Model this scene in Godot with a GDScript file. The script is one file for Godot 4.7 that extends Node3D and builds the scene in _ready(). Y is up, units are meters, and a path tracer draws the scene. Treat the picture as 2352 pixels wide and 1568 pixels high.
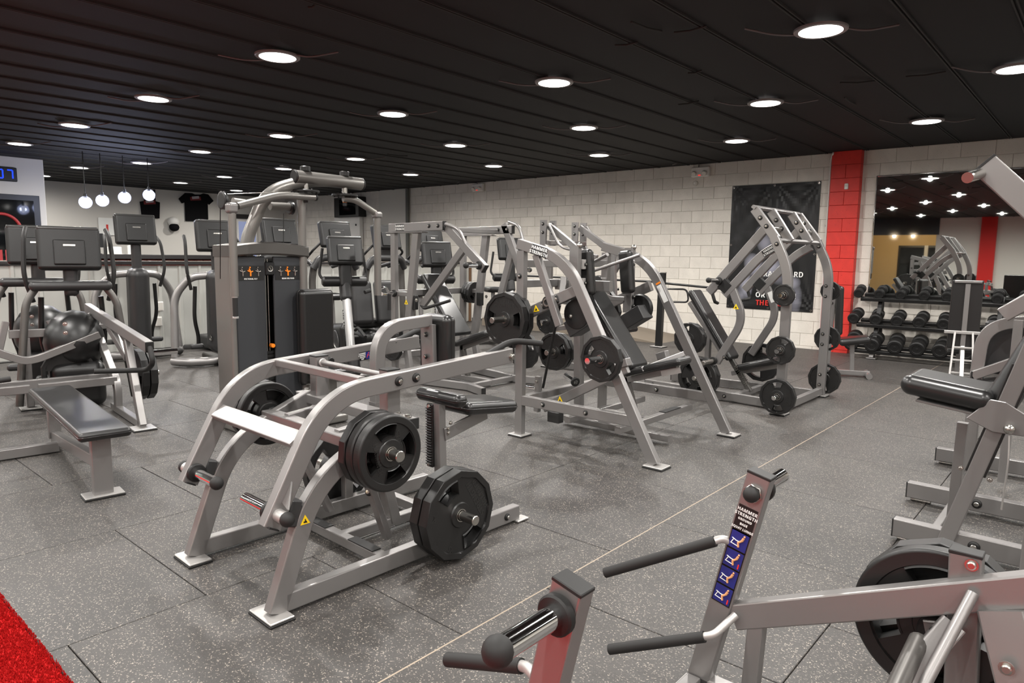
extends Node3D
# A gym hall: block wall, dark ceiling, rubber mats, plate-loaded machines.
# Scene axes: x along the block wall, y up, -z towards the block wall.

const FOCAL := 1582.0                      # pixels, for the 2352 x 1568 frame
const EYE := Vector3(0, 1.457, 0)
const CAM_RIGHT := Vector3(0.752677, 0.012782, -0.658266)
const CAM_UP := Vector3(-0.090520, 0.992326, -0.084235)
const CAM_FWD := Vector3(-0.652138, -0.122988, -0.748058)
const CEIL := 3.14
const WALL_Z := 11.75                      # depth of the block wall
const FORWARD := Basis(Vector3(1, 0, 0), Vector3(0, 1, 0), Vector3(0, 0, 1))

# ---------------------------------------------------------------- pixels to places
var fo := Vector3.ZERO                     # frame of the thing being built
var fb := Basis()
var vx := 0.0
var vy := 0.0
var vs := 1.0

func frame(x: float, z: float, deg := 0.0, y := 0.0):
	fo = Vector3(x, y, -z); fb = Basis(Vector3.UP, deg_to_rad(deg))

func view(x: float, y: float, s: float):
	vx = x; vy = y; vs = s

func ray(a: float, b: float) -> Vector3:
	var px := vx + a / vs
	var py := vy + b / vs
	return CAM_FWD + CAM_RIGHT * ((px - 1176.0) / FOCAL) - CAM_UP * ((py - 784.0) / FOCAL)

func hit(a: float, b: float, axis: int, val: float) -> Vector3:
	var inv := fb.inverse()
	var d := inv * ray(a, b)
	var o := inv * (EYE - fo)
	return o + d * ((val - o[axis]) / d[axis])

func U(a: float, b: float, v := 0.0) -> Vector3: return hit(a, b, 0, v)      # on the plane local x = v
func Y(a: float, b: float, v := 0.0) -> Vector3: return hit(a, b, 1, v)      # on the plane local y = v
func D(a: float, b: float, v := 0.0) -> Vector3: return hit(a, b, 2, v)      # on the plane local z = v

# ---------------------------------------------------------------- mesh building
class MB:
	var v := PackedVector3Array()
	var n := PackedVector3Array()
	var uv := PackedVector2Array()
	var has_uv := false
	func tri(a: Vector3, b: Vector3, c: Vector3, na: Vector3, nb: Vector3, nc: Vector3):
		if (b - a).cross(c - a).dot(na + nb + nc) > 0.0:      # front faces run clockwise
			v.append(a); v.append(c); v.append(b); n.append(na); n.append(nc); n.append(nb)
		else:
			v.append(a); v.append(b); v.append(c); n.append(na); n.append(nb); n.append(nc)
	func quad(a: Vector3, b: Vector3, c: Vector3, d: Vector3, na: Vector3, nb: Vector3, nc: Vector3, nd: Vector3):
		tri(a, b, c, na, nb, nc); tri(a, c, d, na, nc, nd)
	func fquad(a: Vector3, b: Vector3, c: Vector3, d: Vector3, away: Vector3):
		var m := (b - a).cross(c - a)
		if m.length() < 1e-12: m = (c - a).cross(d - a)
		m = m.normalized()
		if m.dot(away) < 0.0: m = -m
		quad(a, b, c, d, m, m, m, m)
	func ftri(a: Vector3, b: Vector3, c: Vector3, away: Vector3):
		var m := (b - a).cross(c - a).normalized()
		if m.dot(away) < 0.0: m = -m
		tri(a, b, c, m, m, m)
	func poly(pts: PackedVector3Array, nn: Vector3):      # convex
		for i in range(1, pts.size() - 1): tri(pts[0], pts[i], pts[i + 1], nn, nn, nn)
	# box with chamfered edges
	func box(c: Vector3, s: Vector3, b := Basis(), ch := 0.003):
		var h := s * 0.5
		ch = minf(ch, minf(h.x, minf(h.y, h.z)) * 0.9)
		var sg := [-1.0, 1.0]
		var nc := b * Vector3(0, 0, 0)
		for ax in 3:
			var a1 := (ax + 1) % 3
			var a2 := (ax + 2) % 3
			for sa in sg:
				var pts := PackedVector3Array()
				for k in [[-1, -1], [1, -1], [1, 1], [-1, 1]]:
					var p := Vector3.ZERO
					p[ax] = sa * h[ax]; p[a1] = k[0] * (h[a1] - ch); p[a2] = k[1] * (h[a2] - ch)
					pts.append(c + b * p)
				var nn := Vector3.ZERO
				nn[ax] = sa
				nn = b * nn
				quad(pts[0], pts[1], pts[2], pts[3], nn, nn, nn, nn)
		if ch <= 0.0: return
		for ax in 3:                                   # edges along ax
			var a1 := (ax + 1) % 3
			var a2 := (ax + 2) % 3
			for s1 in sg:
				for s2 in sg:
					var p := [Vector3.ZERO, Vector3.ZERO, Vector3.ZERO, Vector3.ZERO]
					for k in 4:
						var q := Vector3.ZERO
						q[ax] = (h[ax] - ch) * (-1.0 if k < 2 else 1.0)
						var first: bool = k == 0 or k == 3
						q[a1] = s1 * (h[a1] if first else h[a1] - ch)
						q[a2] = s2 * (h[a2] - ch if first else h[a2])
						p[k] = c + b * q
					var nn := Vector3.ZERO
					nn[a1] = s1; nn[a2] = s2
					nn = (b * nn).normalized()
					quad(p[0], p[1], p[2], p[3], nn, nn, nn, nn)
		for sx in sg:
			for sy in sg:
				for sz in sg:
					var nn := (b * Vector3(sx, sy, sz)).normalized()
					tri(c + b * Vector3(sx * h.x, sy * (h.y - ch), sz * (h.z - ch)), c + b * Vector3(sx * (h.x - ch), sy * h.y, sz * (h.z - ch)), c + b * Vector3(sx * (h.x - ch), sy * (h.y - ch), sz * h.z), nn, nn, nn)
	# box with rounded edges: upholstery, housings
	func rbox(c: Vector3, s: Vector3, b: Basis, r: float, seg := 3):
		var h := s * 0.5
		r = minf(r, minf(h.x, minf(h.y, h.z)))
		var m := seg * 2 + 2
		for ax in 3:
			var a1 := (ax + 1) % 3
			var a2 := (ax + 2) % 3
			for sa in [-1.0, 1.0]:
				var P := []
				var N := []
				for i in m:
					var rp := []
					var rn := []
					for j in m:
						var q := Vector3.ZERO
						q[ax] = sa
						q[a1] = _co(i, seg); q[a2] = _co(j, seg)
						var core := Vector3.ZERO
						core[ax] = sa * (h[ax] - r)
						core[a1] = (h[a1] - r) * (-1.0 if i <= seg else 1.0)
						core[a2] = (h[a2] - r) * (-1.0 if j <= seg else 1.0)
						var dn := q.normalized()
						rp.append(c + b * (core + dn * r)); rn.append(b * dn)
					P.append(rp); N.append(rn)
				for i in m - 1:
					for j in m - 1:
						quad(P[i][j], P[i + 1][j], P[i + 1][j + 1], P[i][j + 1], N[i][j], N[i + 1][j], N[i + 1][j + 1], N[i][j + 1])
	func _co(i: int, seg: int) -> float:
		if i <= seg: return tan(PI / 4 * (float(i) / seg - 1.0))
		return tan(PI / 4 * (float(i - seg - 1) / seg))
	# profile swept along a path; the profile's x runs sideways, its y along "up"
	func sweep(path: PackedVector3Array, prof: PackedVector2Array, up: Vector3, smooth := false, cap := true):
		var k := path.size()
		var m := prof.size()
		var rings := []
		var sides := []
		var ups := []
		for i in k:
			var t0 := (path[i] - path[maxi(i - 1, 0)])
			var t1 := (path[mini(i + 1, k - 1)] - path[i])
			if i == 0: t0 = t1
			if i == k - 1: t1 = t0
			t0 = t0.normalized(); t1 = t1.normalized()
			var t := (t0 + t1).normalized()
			var sd := t.cross(up).normalized()
			var uu := sd.cross(t).normalized()
			# mitre: stretch along the bend direction
			var cosh_ := maxf(t.dot(t1), 0.35)
			var bend := (t1 - t0)
			var ring := PackedVector3Array()
			for p in prof:
				var o := sd * p.x + uu * p.y
				if bend.length() > 1e-4:
					var bd := bend.normalized()
					o += bd * (o.dot(bd) * (1.0 / cosh_ - 1.0))
				ring.append(path[i] + o)
			rings.append(ring); sides.append(sd); ups.append(uu)
		var pn := []                                    # profile normals
		var cw := 0.0
		for j in m: cw += prof[j].cross(prof[(j + 1) % m])
		for j in m:
			var e := prof[(j + 1) % m] - prof[j]
			var nn := Vector2(e.y, -e.x).normalized()
			pn.append(nn if cw > 0 else -nn)
		for i in k - 1:
			for j in m:
				var j2 := (j + 1) % m
				var n0: Vector2 = pn[j]
				var n1: Vector2 = pn[j]
				if smooth:
					n0 = (pn[j] + pn[(j + m - 1) % m]).normalized(); n1 = (pn[j] + pn[j2]).normalized()
				quad(rings[i][j], rings[i][j2], rings[i + 1][j2], rings[i + 1][j],
					sides[i] * n0.x + ups[i] * n0.y, sides[i] * n1.x + ups[i] * n1.y, sides[i + 1] * n1.x + ups[i + 1] * n1.y, sides[i + 1] * n0.x + ups[i + 1] * n0.y)
		if cap:
			poly(rings[0], (path[0] - path[1]).normalized())
			poly(rings[k - 1], (path[k - 1] - path[k - 2]).normalized())
	func bar(path: PackedVector3Array, w: float, h: float, up: Vector3, ch := 0.005):
		var a := w / 2
		var b := h / 2
		ch = minf(ch, minf(a, b) * 0.8)
		var c2 := ch * 0.3
		sweep(path, PackedVector2Array([Vector2(-a, -b + ch), Vector2(-a + c2, -b + c2), Vector2(-a + ch, -b), Vector2(a - ch, -b), Vector2(a - c2, -b + c2), Vector2(a, -b + ch), Vector2(a, b - ch), Vector2(a - c2, b - c2), Vector2(a - ch, b), Vector2(-a + ch, b), Vector2(-a + c2, b - c2), Vector2(-a, b - ch)]), up)
	func tube(path: PackedVector3Array, r: float, k := 12, up := Vector3(0.123, 0.97, 0.21), flat := 1.0):
		var prof := PackedVector2Array()
		for j in k: prof.append(Vector2(cos(TAU * j / k), sin(TAU * j / k) * flat) * r)
		sweep(path, prof, up, true)
	# profile points: (distance along the axis, radius)
	func lathe(o: Vector3, axis: Vector3, prof: PackedVector2Array, k := 24, soft := false):
		axis = axis.normalized()
		var e1 := axis.cross(Vector3(0.31, 0.9, 0.2) if absf(axis.y) < 0.9 else Vector3(1, 0, 0)).normalized()
		var e2 := axis.cross(e1)
		var m := prof.size()
		for i in m - 1:
			var p := prof[i]
			var q := prof[i + 1]
			var e := q - p
			if e.length() < 1e-7: continue
			var nn := Vector2(-e.y, e.x).normalized()         # (axial, radial)
			var na := nn
			var nb := nn
			if soft:
				if i > 0: na = (nn + Vector2(-(p - prof[i - 1]).y, (p - prof[i - 1]).x).normalized()).normalized()
				if i < m - 2: nb = (nn + Vector2(-(prof[i + 2] - q).y, (prof[i + 2] - q).x).normalized()).normalized()
			for j in k:
				var d0 := e1 * cos(TAU * j / k) + e2 * sin(TAU * j / k)
				var d1 := e1 * cos(TAU * (j + 1) / k) + e2 * sin(TAU * (j + 1) / k)
				var A := o + axis * p.x + d0 * p.y
				var B := o + axis * p.x + d1 * p.y
				var C := o + axis * q.x + d1 * q.y
				var E := o + axis * q.x + d0 * q.y
				var n1 := axis * na.x + d0 * na.y
				var n2 := axis * na.x + d1 * na.y
				var n3 := axis * nb.x + d1 * nb.y
				var n4 := axis * nb.x + d0 * nb.y
				if p.y < 1e-6: tri(A, C, E, axis * nn.x, n3, n4)
				elif q.y < 1e-6: tri(A, B, C, n1, n2, axis * nn.x)
				else: quad(A, B, C, E, n1, n2, n3, n4)
	func cyl(a: Vector3, b: Vector3, r: float, k := 20, ch := 0.003):
		var L := (b - a).length()
		ch = minf(ch, minf(r, L) * 0.45)
		lathe(a, b - a, PackedVector2Array([Vector2(0, 0), Vector2(0, r - ch), Vector2(ch, r), Vector2(L - ch, r), Vector2(L, r - ch), Vector2(L, 0)]), k)
	func ball(c: Vector3, r: float, k := 16, sq := Vector3.ONE):
		for i in 8:
			for j in k:
				var p := []
				for e in [[i, j], [i + 1, j], [i + 1, j + 1], [i, j + 1]]:
					var th: float = PI * e[0] / 8
					var ph: float = TAU * e[1] / k
					p.append(Vector3(sin(th) * cos(ph), cos(th), sin(th) * sin(ph)))
				quad(c + p[0] * r * sq, c + p[1] * r * sq, c + p[2] * r * sq, c + p[3] * r * sq, p[0], p[1], p[2], p[3])
	# flat outline in a plane (e1, e2) given thickness along e1 x e2
	func slab(o: Vector3, e1: Vector3, e2: Vector3, pts: PackedVector2Array, th: float, ch := 0.0):
		var nn := e1.cross(e2).normalized()
		var idx := Geometry2D.triangulate_polygon(pts)
		var ins := pts
		if ch > 0.0:
			var off := Geometry2D.offset_polygon(pts, -ch, Geometry2D.JOIN_MITER)
			if off.size() == 1 and off[0].size() == pts.size():
				# match start point
				var best := 0
				var bd := 1e9
				for i in off[0].size():
					var dd := off[0][i].distance_to(pts[0])
					if dd < bd: bd = dd; best = i
				var rr := PackedVector2Array()
				for i in pts.size(): rr.append(off[0][(best + i) % pts.size()])
				if rr[1].distance_to(pts[1]) < 4.0 * ch: ins = rr
				else: ch = 0.0
			else: ch = 0.0
		for s in [1.0, -1.0]:
			var z: Vector3 = o + nn * (s * th / 2)
			for i in range(0, idx.size(), 3):
				tri(z + e1 * ins[idx[i]].x + e2 * ins[idx[i]].y, z + e1 * ins[idx[i + 1]].x + e2 * ins[idx[i + 1]].y, z + e1 * ins[idx[i + 2]].x + e2 * ins[idx[i + 2]].y, nn * s, nn * s, nn * s)
		var m := pts.size()
		var area := 0.0
		for i in m: area += pts[i].cross(pts[(i + 1) % m])
		for i in m:
			var p := pts[i]
			var q := pts[(i + 1) % m]
			var e := q - p
			var on := Vector2(e.y, -e.x).normalized() * (1.0 if area > 0 else -1.0)
			var o3 := e1 * on.x + e2 * on.y
			var A := o + e1 * p.x + e2 * p.y
			var B := o + e1 * q.x + e2 * q.y
			var hz := nn * (th / 2 - ch)
			fquad(A + hz, B + hz, B - hz, A - hz, o3)
			if ch > 0.0:
				var p2 := ins[i]
				var q2 := ins[(i + 1) % m]
				for s in [1.0, -1.0]:
					fquad(A + hz * s, B + hz * s, o + e1 * q2.x + e2 * q2.y + nn * (s * th / 2), o + e1 * p2.x + e2 * p2.y + nn * (s * th / 2), o3 + nn * s)
	func merge(o: MB, t := Transform3D()):
		for i in o.v.size(): v.append(t * o.v[i]); n.append((t.basis * o.n[i]).normalized())
	func add_to(m: ArrayMesh, mat: Material):
		var arr := []
		arr.resize(Mesh.ARRAY_MAX)
		arr[Mesh.ARRAY_VERTEX] = v; arr[Mesh.ARRAY_NORMAL] = n
		if has_uv: arr[Mesh.ARRAY_TEX_UV] = uv
		m.add_surface_from_arrays(Mesh.PRIMITIVE_TRIANGLES, arr)
		m.surface_set_material(m.get_surface_count() - 1, mat)
	func mesh(mat: Material) -> ArrayMesh:
		var m := ArrayMesh.new()
		add_to(m, mat)
		return m

# polyline with its corners rounded, each corner cut back by r
func fil(pts: Array, r: float, k := 6) -> PackedVector3Array:
	var out := PackedVector3Array([pts[0]])
	for i in range(1, pts.size() - 1):
		var a: Vector3 = pts[i - 1]
		var b: Vector3 = pts[i]
		var c: Vector3 = pts[i + 1]
		var d1 := (a - b).normalized()
		var d2 := (c - b).normalized()
		var cut := minf(r, minf((a - b).length(), (c - b).length()) * 0.48)
		for j in k + 1:
			var t := float(j) / k
			var p := b + d1 * cut
			var q := b + d2 * cut
			out.append(p.lerp(b, t).lerp(b.lerp(q, t), t))
	out.append(pts[pts.size() - 1])
	return out

func seg(a: Vector3, b: Vector3) -> PackedVector3Array: return PackedVector3Array([a, b])

func look(dir: Vector3, up := Vector3.UP) -> Basis:          # y along dir, z nearest to up
	var y := dir.normalized()
	var x := y.cross(up).normalized()
	return Basis(x, y, x.cross(y))

# ---------------------------------------------------------------- things and parts
var taken := {}
func numbered(called: String) -> String:
	var k: int = taken.get(called, 0)
	taken[called] = k + 1
	return called if k == 0 else "%s_%03d" % [called, k]

func tag(o: Node, label := "", category := "", group := "", kind := ""):
	if label: o.set_meta("label", label)
	if category: o.set_meta("category", category)
	if group: o.set_meta("group", group)
	if kind: o.set_meta("kind", kind)

func thing(called: String, label: String, category: String, group := "") -> Node3D:
	var o := Node3D.new()
	o.name = numbered(called)
	add_child(o)
	o.transform = Transform3D(fb, fo)
	tag(o, label, category, group)
	return o

func part(parent: Node, called: String, mb: MB, mat: Material, label := "") -> MeshInstance3D:
	return put(parent, called, mb.mesh(mat), label)

func put(parent: Node, called: String, mesh: Mesh, label := "", at := Transform3D()) -> MeshInstance3D:
	var o := MeshInstance3D.new()
	o.name = called
	o.mesh = mesh
	o.transform = at
	parent.add_child(o, true)
	if label: o.set_meta("label", label)
	return o

func setting(called: String, mb: MB, mat: Material, label := "") -> MeshInstance3D:
	var o := part(self, called, mb, mat, label)
	o.set_meta("kind", "structure")
	return o

func copy(src: Node3D, at: Transform3D, label := "", group := "") -> Node3D:
	var base := String(src.name)
	var c := src.duplicate()
	var rx := base
	if rx.length() > 4 and rx[rx.length() - 4] == "_" and rx.right(3).is_valid_int(): rx = rx.left(rx.length() - 4)
	c.name = numbered(rx)
	add_child(c)
	c.transform = at
	if label: c.set_meta("label", label)
	if group: c.set_meta("group", group)
	return c

# ---------------------------------------------------------------- materials
var M := {}
func mat(key: String, col: Color, rough := 0.5, metal := 0.0, spec := 0.5) -> StandardMaterial3D:
	var m := StandardMaterial3D.new()
	m.albedo_color = col
	m.roughness = rough
	m.metallic = metal
	m.metallic_specular = spec
	M[key] = m
	return m

func glow(key: String, col: Color, power: float) -> StandardMaterial3D:
	var m := mat(key, Color(0.02, 0.02, 0.02), 0.5)
	m.emission_enabled = true
	m.emission = col
	m.emission_energy_multiplier = power
	return m

func speckle(size: int, base: Color, amp: float, flecks: int, fleck: Color, rng_seed: int, blotch := 0.0, lengths := 2) -> ImageTexture:
	var rng := RandomNumberGenerator.new()
	rng.seed = rng_seed
	var im := Image.create(size, size, false, Image.FORMAT_RGB8)
	var nz := FastNoiseLite.new()
	nz.seed = rng_seed
	nz.frequency = 6.0 / size
	var small := 64
	var field := []
	for y in small:
		for x in small:                      # wraps round: sampled on a torus
			var a := TAU * x / small
			var b := TAU * y / small
			field.append(nz.get_noise_3d(cos(a) * 60 + sin(b) * 33, sin(a) * 60, cos(b) * 60))
	for y in size:
		for x in size:
			var fx := float(x) / size * small
			var fy := float(y) / size * small
			var x0 := int(fx) % small
			var y0 := int(fy) % small
			var x1 := (x0 + 1) % small
			var y1 := (y0 + 1) % small
			var tx := fx - int(fx)
			var ty := fy - int(fy)
			var f: float = lerpf(lerpf(field[y0 * small + x0], field[y0 * small + x1], tx), lerpf(field[y1 * small + x0], field[y1 * small + x1], tx), ty)
			var k := 1.0 + amp * (rng.randf() - 0.5) * 2.0 + blotch * f
			im.set_pixel(x, y, Color(base.r * k, base.g * k, base.b * k))
	for i in flecks:
		var x := rng.randi() % size
		var y := rng.randi() % size
		var k := rng.randf_range(0.45, 1.0)
		var c := base.lerp(fleck, k)
		var dx := rng.randi_range(-1, 1)
		var dy := rng.randi_range(-1, 1)
		for j in rng.randi_range(1, lengths):
			im.set_pixel(posmod(x + dx * j, size), posmod(y + dy * j, size), c)
			if k > 0.6: im.set_pixel(posmod(x + dx * j + 1, size), posmod(y + dy * j, size), c)
	im.generate_mipmaps()
	return ImageTexture.create_from_image(im)

func world_tex(m: StandardMaterial3D, t: Texture2D, metres: float, off := Vector3.ZERO):
	m.albedo_texture = t
	m.uv1_triplanar = true
	m.uv1_world_triplanar = true
	m.uv1_scale = Vector3.ONE / metres
	m.uv1_offset = off

# ---------------------------------------------------------------- the scene
func _ready():
	var cam := Camera3D.new()
	cam.name = "camera"
	add_child(cam)
	cam.transform = Transform3D(Basis(CAM_RIGHT, CAM_UP, -CAM_FWD).orthonormalized(), EYE)
	cam.fov = rad_to_deg(2.0 * atan(784.0 / FOCAL))
	cam.near = 0.05
	cam.far = 80.0
	cam.current = true
	var env := Environment.new()
	env.background_mode = Environment.BG_COLOR
	env.background_color = Color(0, 0, 0)
	env.tonemap_mode = Environment.TONE_MAPPER_LINEAR
	env.tonemap_exposure = 1.0
	env.sdfgi_enabled = true
	env.ssao_enabled = true
	env.ssil_enabled = true
	var we := WorldEnvironment.new()
	we.name = "environment"
	we.environment = env
	add_child(we)
	materials()
	build_floor()
	build_walls()
	build_ceiling()
	build_ceiling_lights()
	build_wall_things()
	build_reception()
	build_mirror_and_dumbbells()
	build_plate_kinds()
	build_dip_machine()
	build_squat_machine()
	build_incline_press()
	build_pulldowns()
	build_fly_machine()
	build_bench_press()
	build_lunge_machine()
	build_right_side()
	build_cardio()

const LAMP_POWER := 5.7
const LENS_GLOW := 6.0

func materials():
	mat("silver", Color(0.54, 0.53, 0.525), 0.36, 0.65)
	mat("silver_dark", Color(0.50, 0.49, 0.485), 0.38, 0.6)
	mat("champagne", Color(0.50, 0.49, 0.475), 0.34, 0.6)
	mat("gunmetal", Color(0.36, 0.35, 0.34), 0.35, 0.55)
	mat("chrome", Color(0.93, 0.93, 0.93), 0.07, 1.0)
	mat("steel", Color(0.72, 0.71, 0.69), 0.25, 1.0)
	mat("weld_plate", Color(0.70, 0.69, 0.68), 0.38, 0.6)
	mat("vinyl", Color(0.105, 0.103, 0.103), 0.30, 0.0, 0.55)
	mat("rubber", Color(0.075, 0.073, 0.072), 0.55, 0.0, 0.45)
	mat("grip", Color(0.13, 0.127, 0.125), 0.6, 0.0, 0.4)
	mat("plate", Color(0.085, 0.083, 0.082), 0.42, 0.0, 0.5)
	mat("plate_text", Color(0.12, 0.118, 0.115), 0.4, 0.0, 0.5)
	mat("plastic", Color(0.075, 0.074, 0.075), 0.38, 0.0, 0.5)
	mat("plastic_grey", Color(0.165, 0.163, 0.165), 0.42, 0.0, 0.5)
	mat("shroud", Color(0.20, 0.205, 0.215), 0.5, 0.0, 0.4)
	mat("end_cap", Color(0.11, 0.108, 0.107), 0.5, 0.0, 0.45)
	mat("black_paint", Color(0.09, 0.088, 0.087), 0.4, 0.1, 0.5)
	mat("white_paint", Color(0.86, 0.85, 0.83), 0.5)
	mat("yellow", Color(0.93, 0.78, 0.06), 0.5)
	mat("orange", Color(0.95, 0.52, 0.07), 0.5)
	mat("blue_print", Color(0.10, 0.13, 0.42), 0.45)
	mat("black_print", Color(0.05, 0.045, 0.045), 0.45)
	mat("white_print", Color(0.90, 0.90, 0.89), 0.5)
	mat("red_print", Color(0.80, 0.16, 0.13), 0.5)
	mat("skin_print", Color(0.82, 0.60, 0.42), 0.5)
	mat("wall_paint", Color(0.845, 0.825, 0.79), 0.62, 0.0, 0.35)
	mat("wall_joint", Color(0.79, 0.765, 0.73), 0.7, 0.0, 0.3)
	mat("plaster", Color(0.80, 0.785, 0.755), 0.65, 0.0, 0.35)
	mat("red_paint", Color(0.76, 0.13, 0.11), 0.5, 0.0, 0.4)
	mat("ceiling_black", Color(0.165, 0.164, 0.168), 0.75, 0.0, 0.3)
	mat("ceiling_rib", Color(0.225, 0.222, 0.22), 0.7, 0.0, 0.3)
	mat("conduit", Color(0.45, 0.43, 0.42), 0.5, 0.2)
	mat("beige", Color(0.80, 0.69, 0.51), 0.7)
	mat("glass_dark", Color(0.05, 0.055, 0.06), 0.05, 0.0, 0.6)
	mat("counter_dark", Color(0.16, 0.15, 0.15), 0.4)
	mat("brick_red", Color(0.46, 0.16, 0.11), 0.75)
	mat("wood", Color(0.42, 0.31, 0.22), 0.6)
	mat("metal_clad", Color(0.72, 0.72, 0.70), 0.45, 0.15)
	mat("mirror", Color(0.86, 0.87, 0.86), 0.015, 1.0)
	mat("shirt", Color(0.075, 0.073, 0.08), 0.85, 0.0, 0.2)
	mat("paper", Color(0.90, 0.90, 0.88), 0.6)
	glow("lens", Color(1.0, 0.985, 0.96), LENS_GLOW)
	glow("bulb", Color(0.86, 0.89, 1.0), 7.0)
	glow("digits", Color(0.05, 0.22, 1.0), 2.2)

# ---------------------------------------------------------------- floor
const MAT_W := 1.035
func build_floor():
	var base := MB.new()
	base.box(Vector3(-7.3, -0.07, -2.0), Vector3(27.4, 0.11, 28.4), FORWARD, 0.0)
	var under := mat("under_mat", Color(0.16, 0.15, 0.145), 0.8)
	var fl := setting("floor", base, under, "speckled dark grey rubber mat floor")
	var tones := [Color(0.222, 0.212, 0.205), Color(0.216, 0.206, 0.20), Color(0.228, 0.217, 0.209), Color(0.219, 0.21, 0.203)]
	var ms := []
	for i in 4:
		var m := mat("mat_%d" % i, Color.WHITE, 0.56, 0.0, 0.5)
		world_tex(m, speckle(1024, tones[i], 0.20, 26000, Color(0.66, 0.62, 0.57), 11 + i, 0.16, 3), 1.9, Vector3(0.13 * i, 0, 0.29 * i))
		ms.append(m)
	var rng := RandomNumberGenerator.new()
	rng.seed = 5
	for k in range(-6, 9):
		var x1 := -1.78 - MAT_W * k
		var x0 := x1 - MAT_W
		var z := 1.775 + (0.52 if posmod(k, 2) == 1 else 0.0) - 3 * 1.04
		while z < 11.7:
			var za := maxf(z, 0.664)
			var zb := minf(z + 1.04, 11.72)
			var xa := maxf(x0, -10.72)
			if zb - za > 0.03 and x1 - xa > 0.03:
				var g := 0.0022
				var lift := rng.randf_range(-0.0012, 0.0)
				var mb := MB.new()
				mb.box(Vector3((xa + x1) / 2, -0.0075 + lift, -(za + zb) / 2), Vector3(x1 - xa - g * 2, 0.015, zb - za - g * 2), Basis(Vector3.UP, rng.randf_range(-0.0012, 0.0012)), 0.002)
				part(fl, "mat", mb, ms[rng.randi() % 4])
			z += 1.04
	var seam := MB.new()
	seam.box(Vector3(-1.78, -0.006, -6.2), Vector3(0.007, 0.010, 11.0), FORWARD, 0.0)
	part(fl, "seam_filler", seam, mat("seam", Color(0.56, 0.51, 0.45), 0.8), "pale dusty filler along the long seam")
	# red turf lane with its pile
	var tb := MB.new()
	tb.box(Vector3(-2.45, -0.006, 0.42), Vector3(16.4, 0.012, 2.16), FORWARD, 0.0)
	var turf := mat("turf", Color.WHITE, 0.9, 0.0, 0.2)
	world_tex(turf, speckle(512, Color(0.62, 0.085, 0.09), 0.28, 6000, Color(0.80, 0.20, 0.19), 41, 0.2, 3), 0.6)
	var t := part(self, "turf_lane", tb, turf)
	tag(t, "bright red short-pile turf lane along the rubber floor", "turf", "", "stuff")
	var blade := MB.new()
	blade.ftri(Vector3(-0.0022, 0, 0), Vector3(0.0022, 0, 0), Vector3(0.001, 0.009, 0.002), Vector3(0, 0, 1))
	blade.ftri(Vector3(0, 0, -0.0022), Vector3(0, 0, 0.0022), Vector3(0.002, 0.008, 0.001), Vector3(1, 0, 0))
	var mm := MultiMesh.new()
	mm.transform_format = MultiMesh.TRANSFORM_3D
	mm.mesh = blade.mesh(mat("turf_blade", Color(0.66, 0.10, 0.10), 0.9, 0.0, 0.2))
	mm.instance_count = 60000
	for i in mm.instance_count:
		var p := Vector3(rng.randf_range(-4.6, -2.2), 0.0, -rng.randf_range(0.1, 0.672))
		mm.set_instance_transform(i, Transform3D(Basis(Vector3.UP, rng.randf() * TAU).scaled(Vector3.ONE * rng.randf_range(0.7, 1.3)), p))
	var mi := MultiMeshInstance3D.new()
	mi.name = "pile"
	mi.multimesh = mm
	t.add_child(mi)
	mi.set_meta("kind", "stuff")

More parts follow.
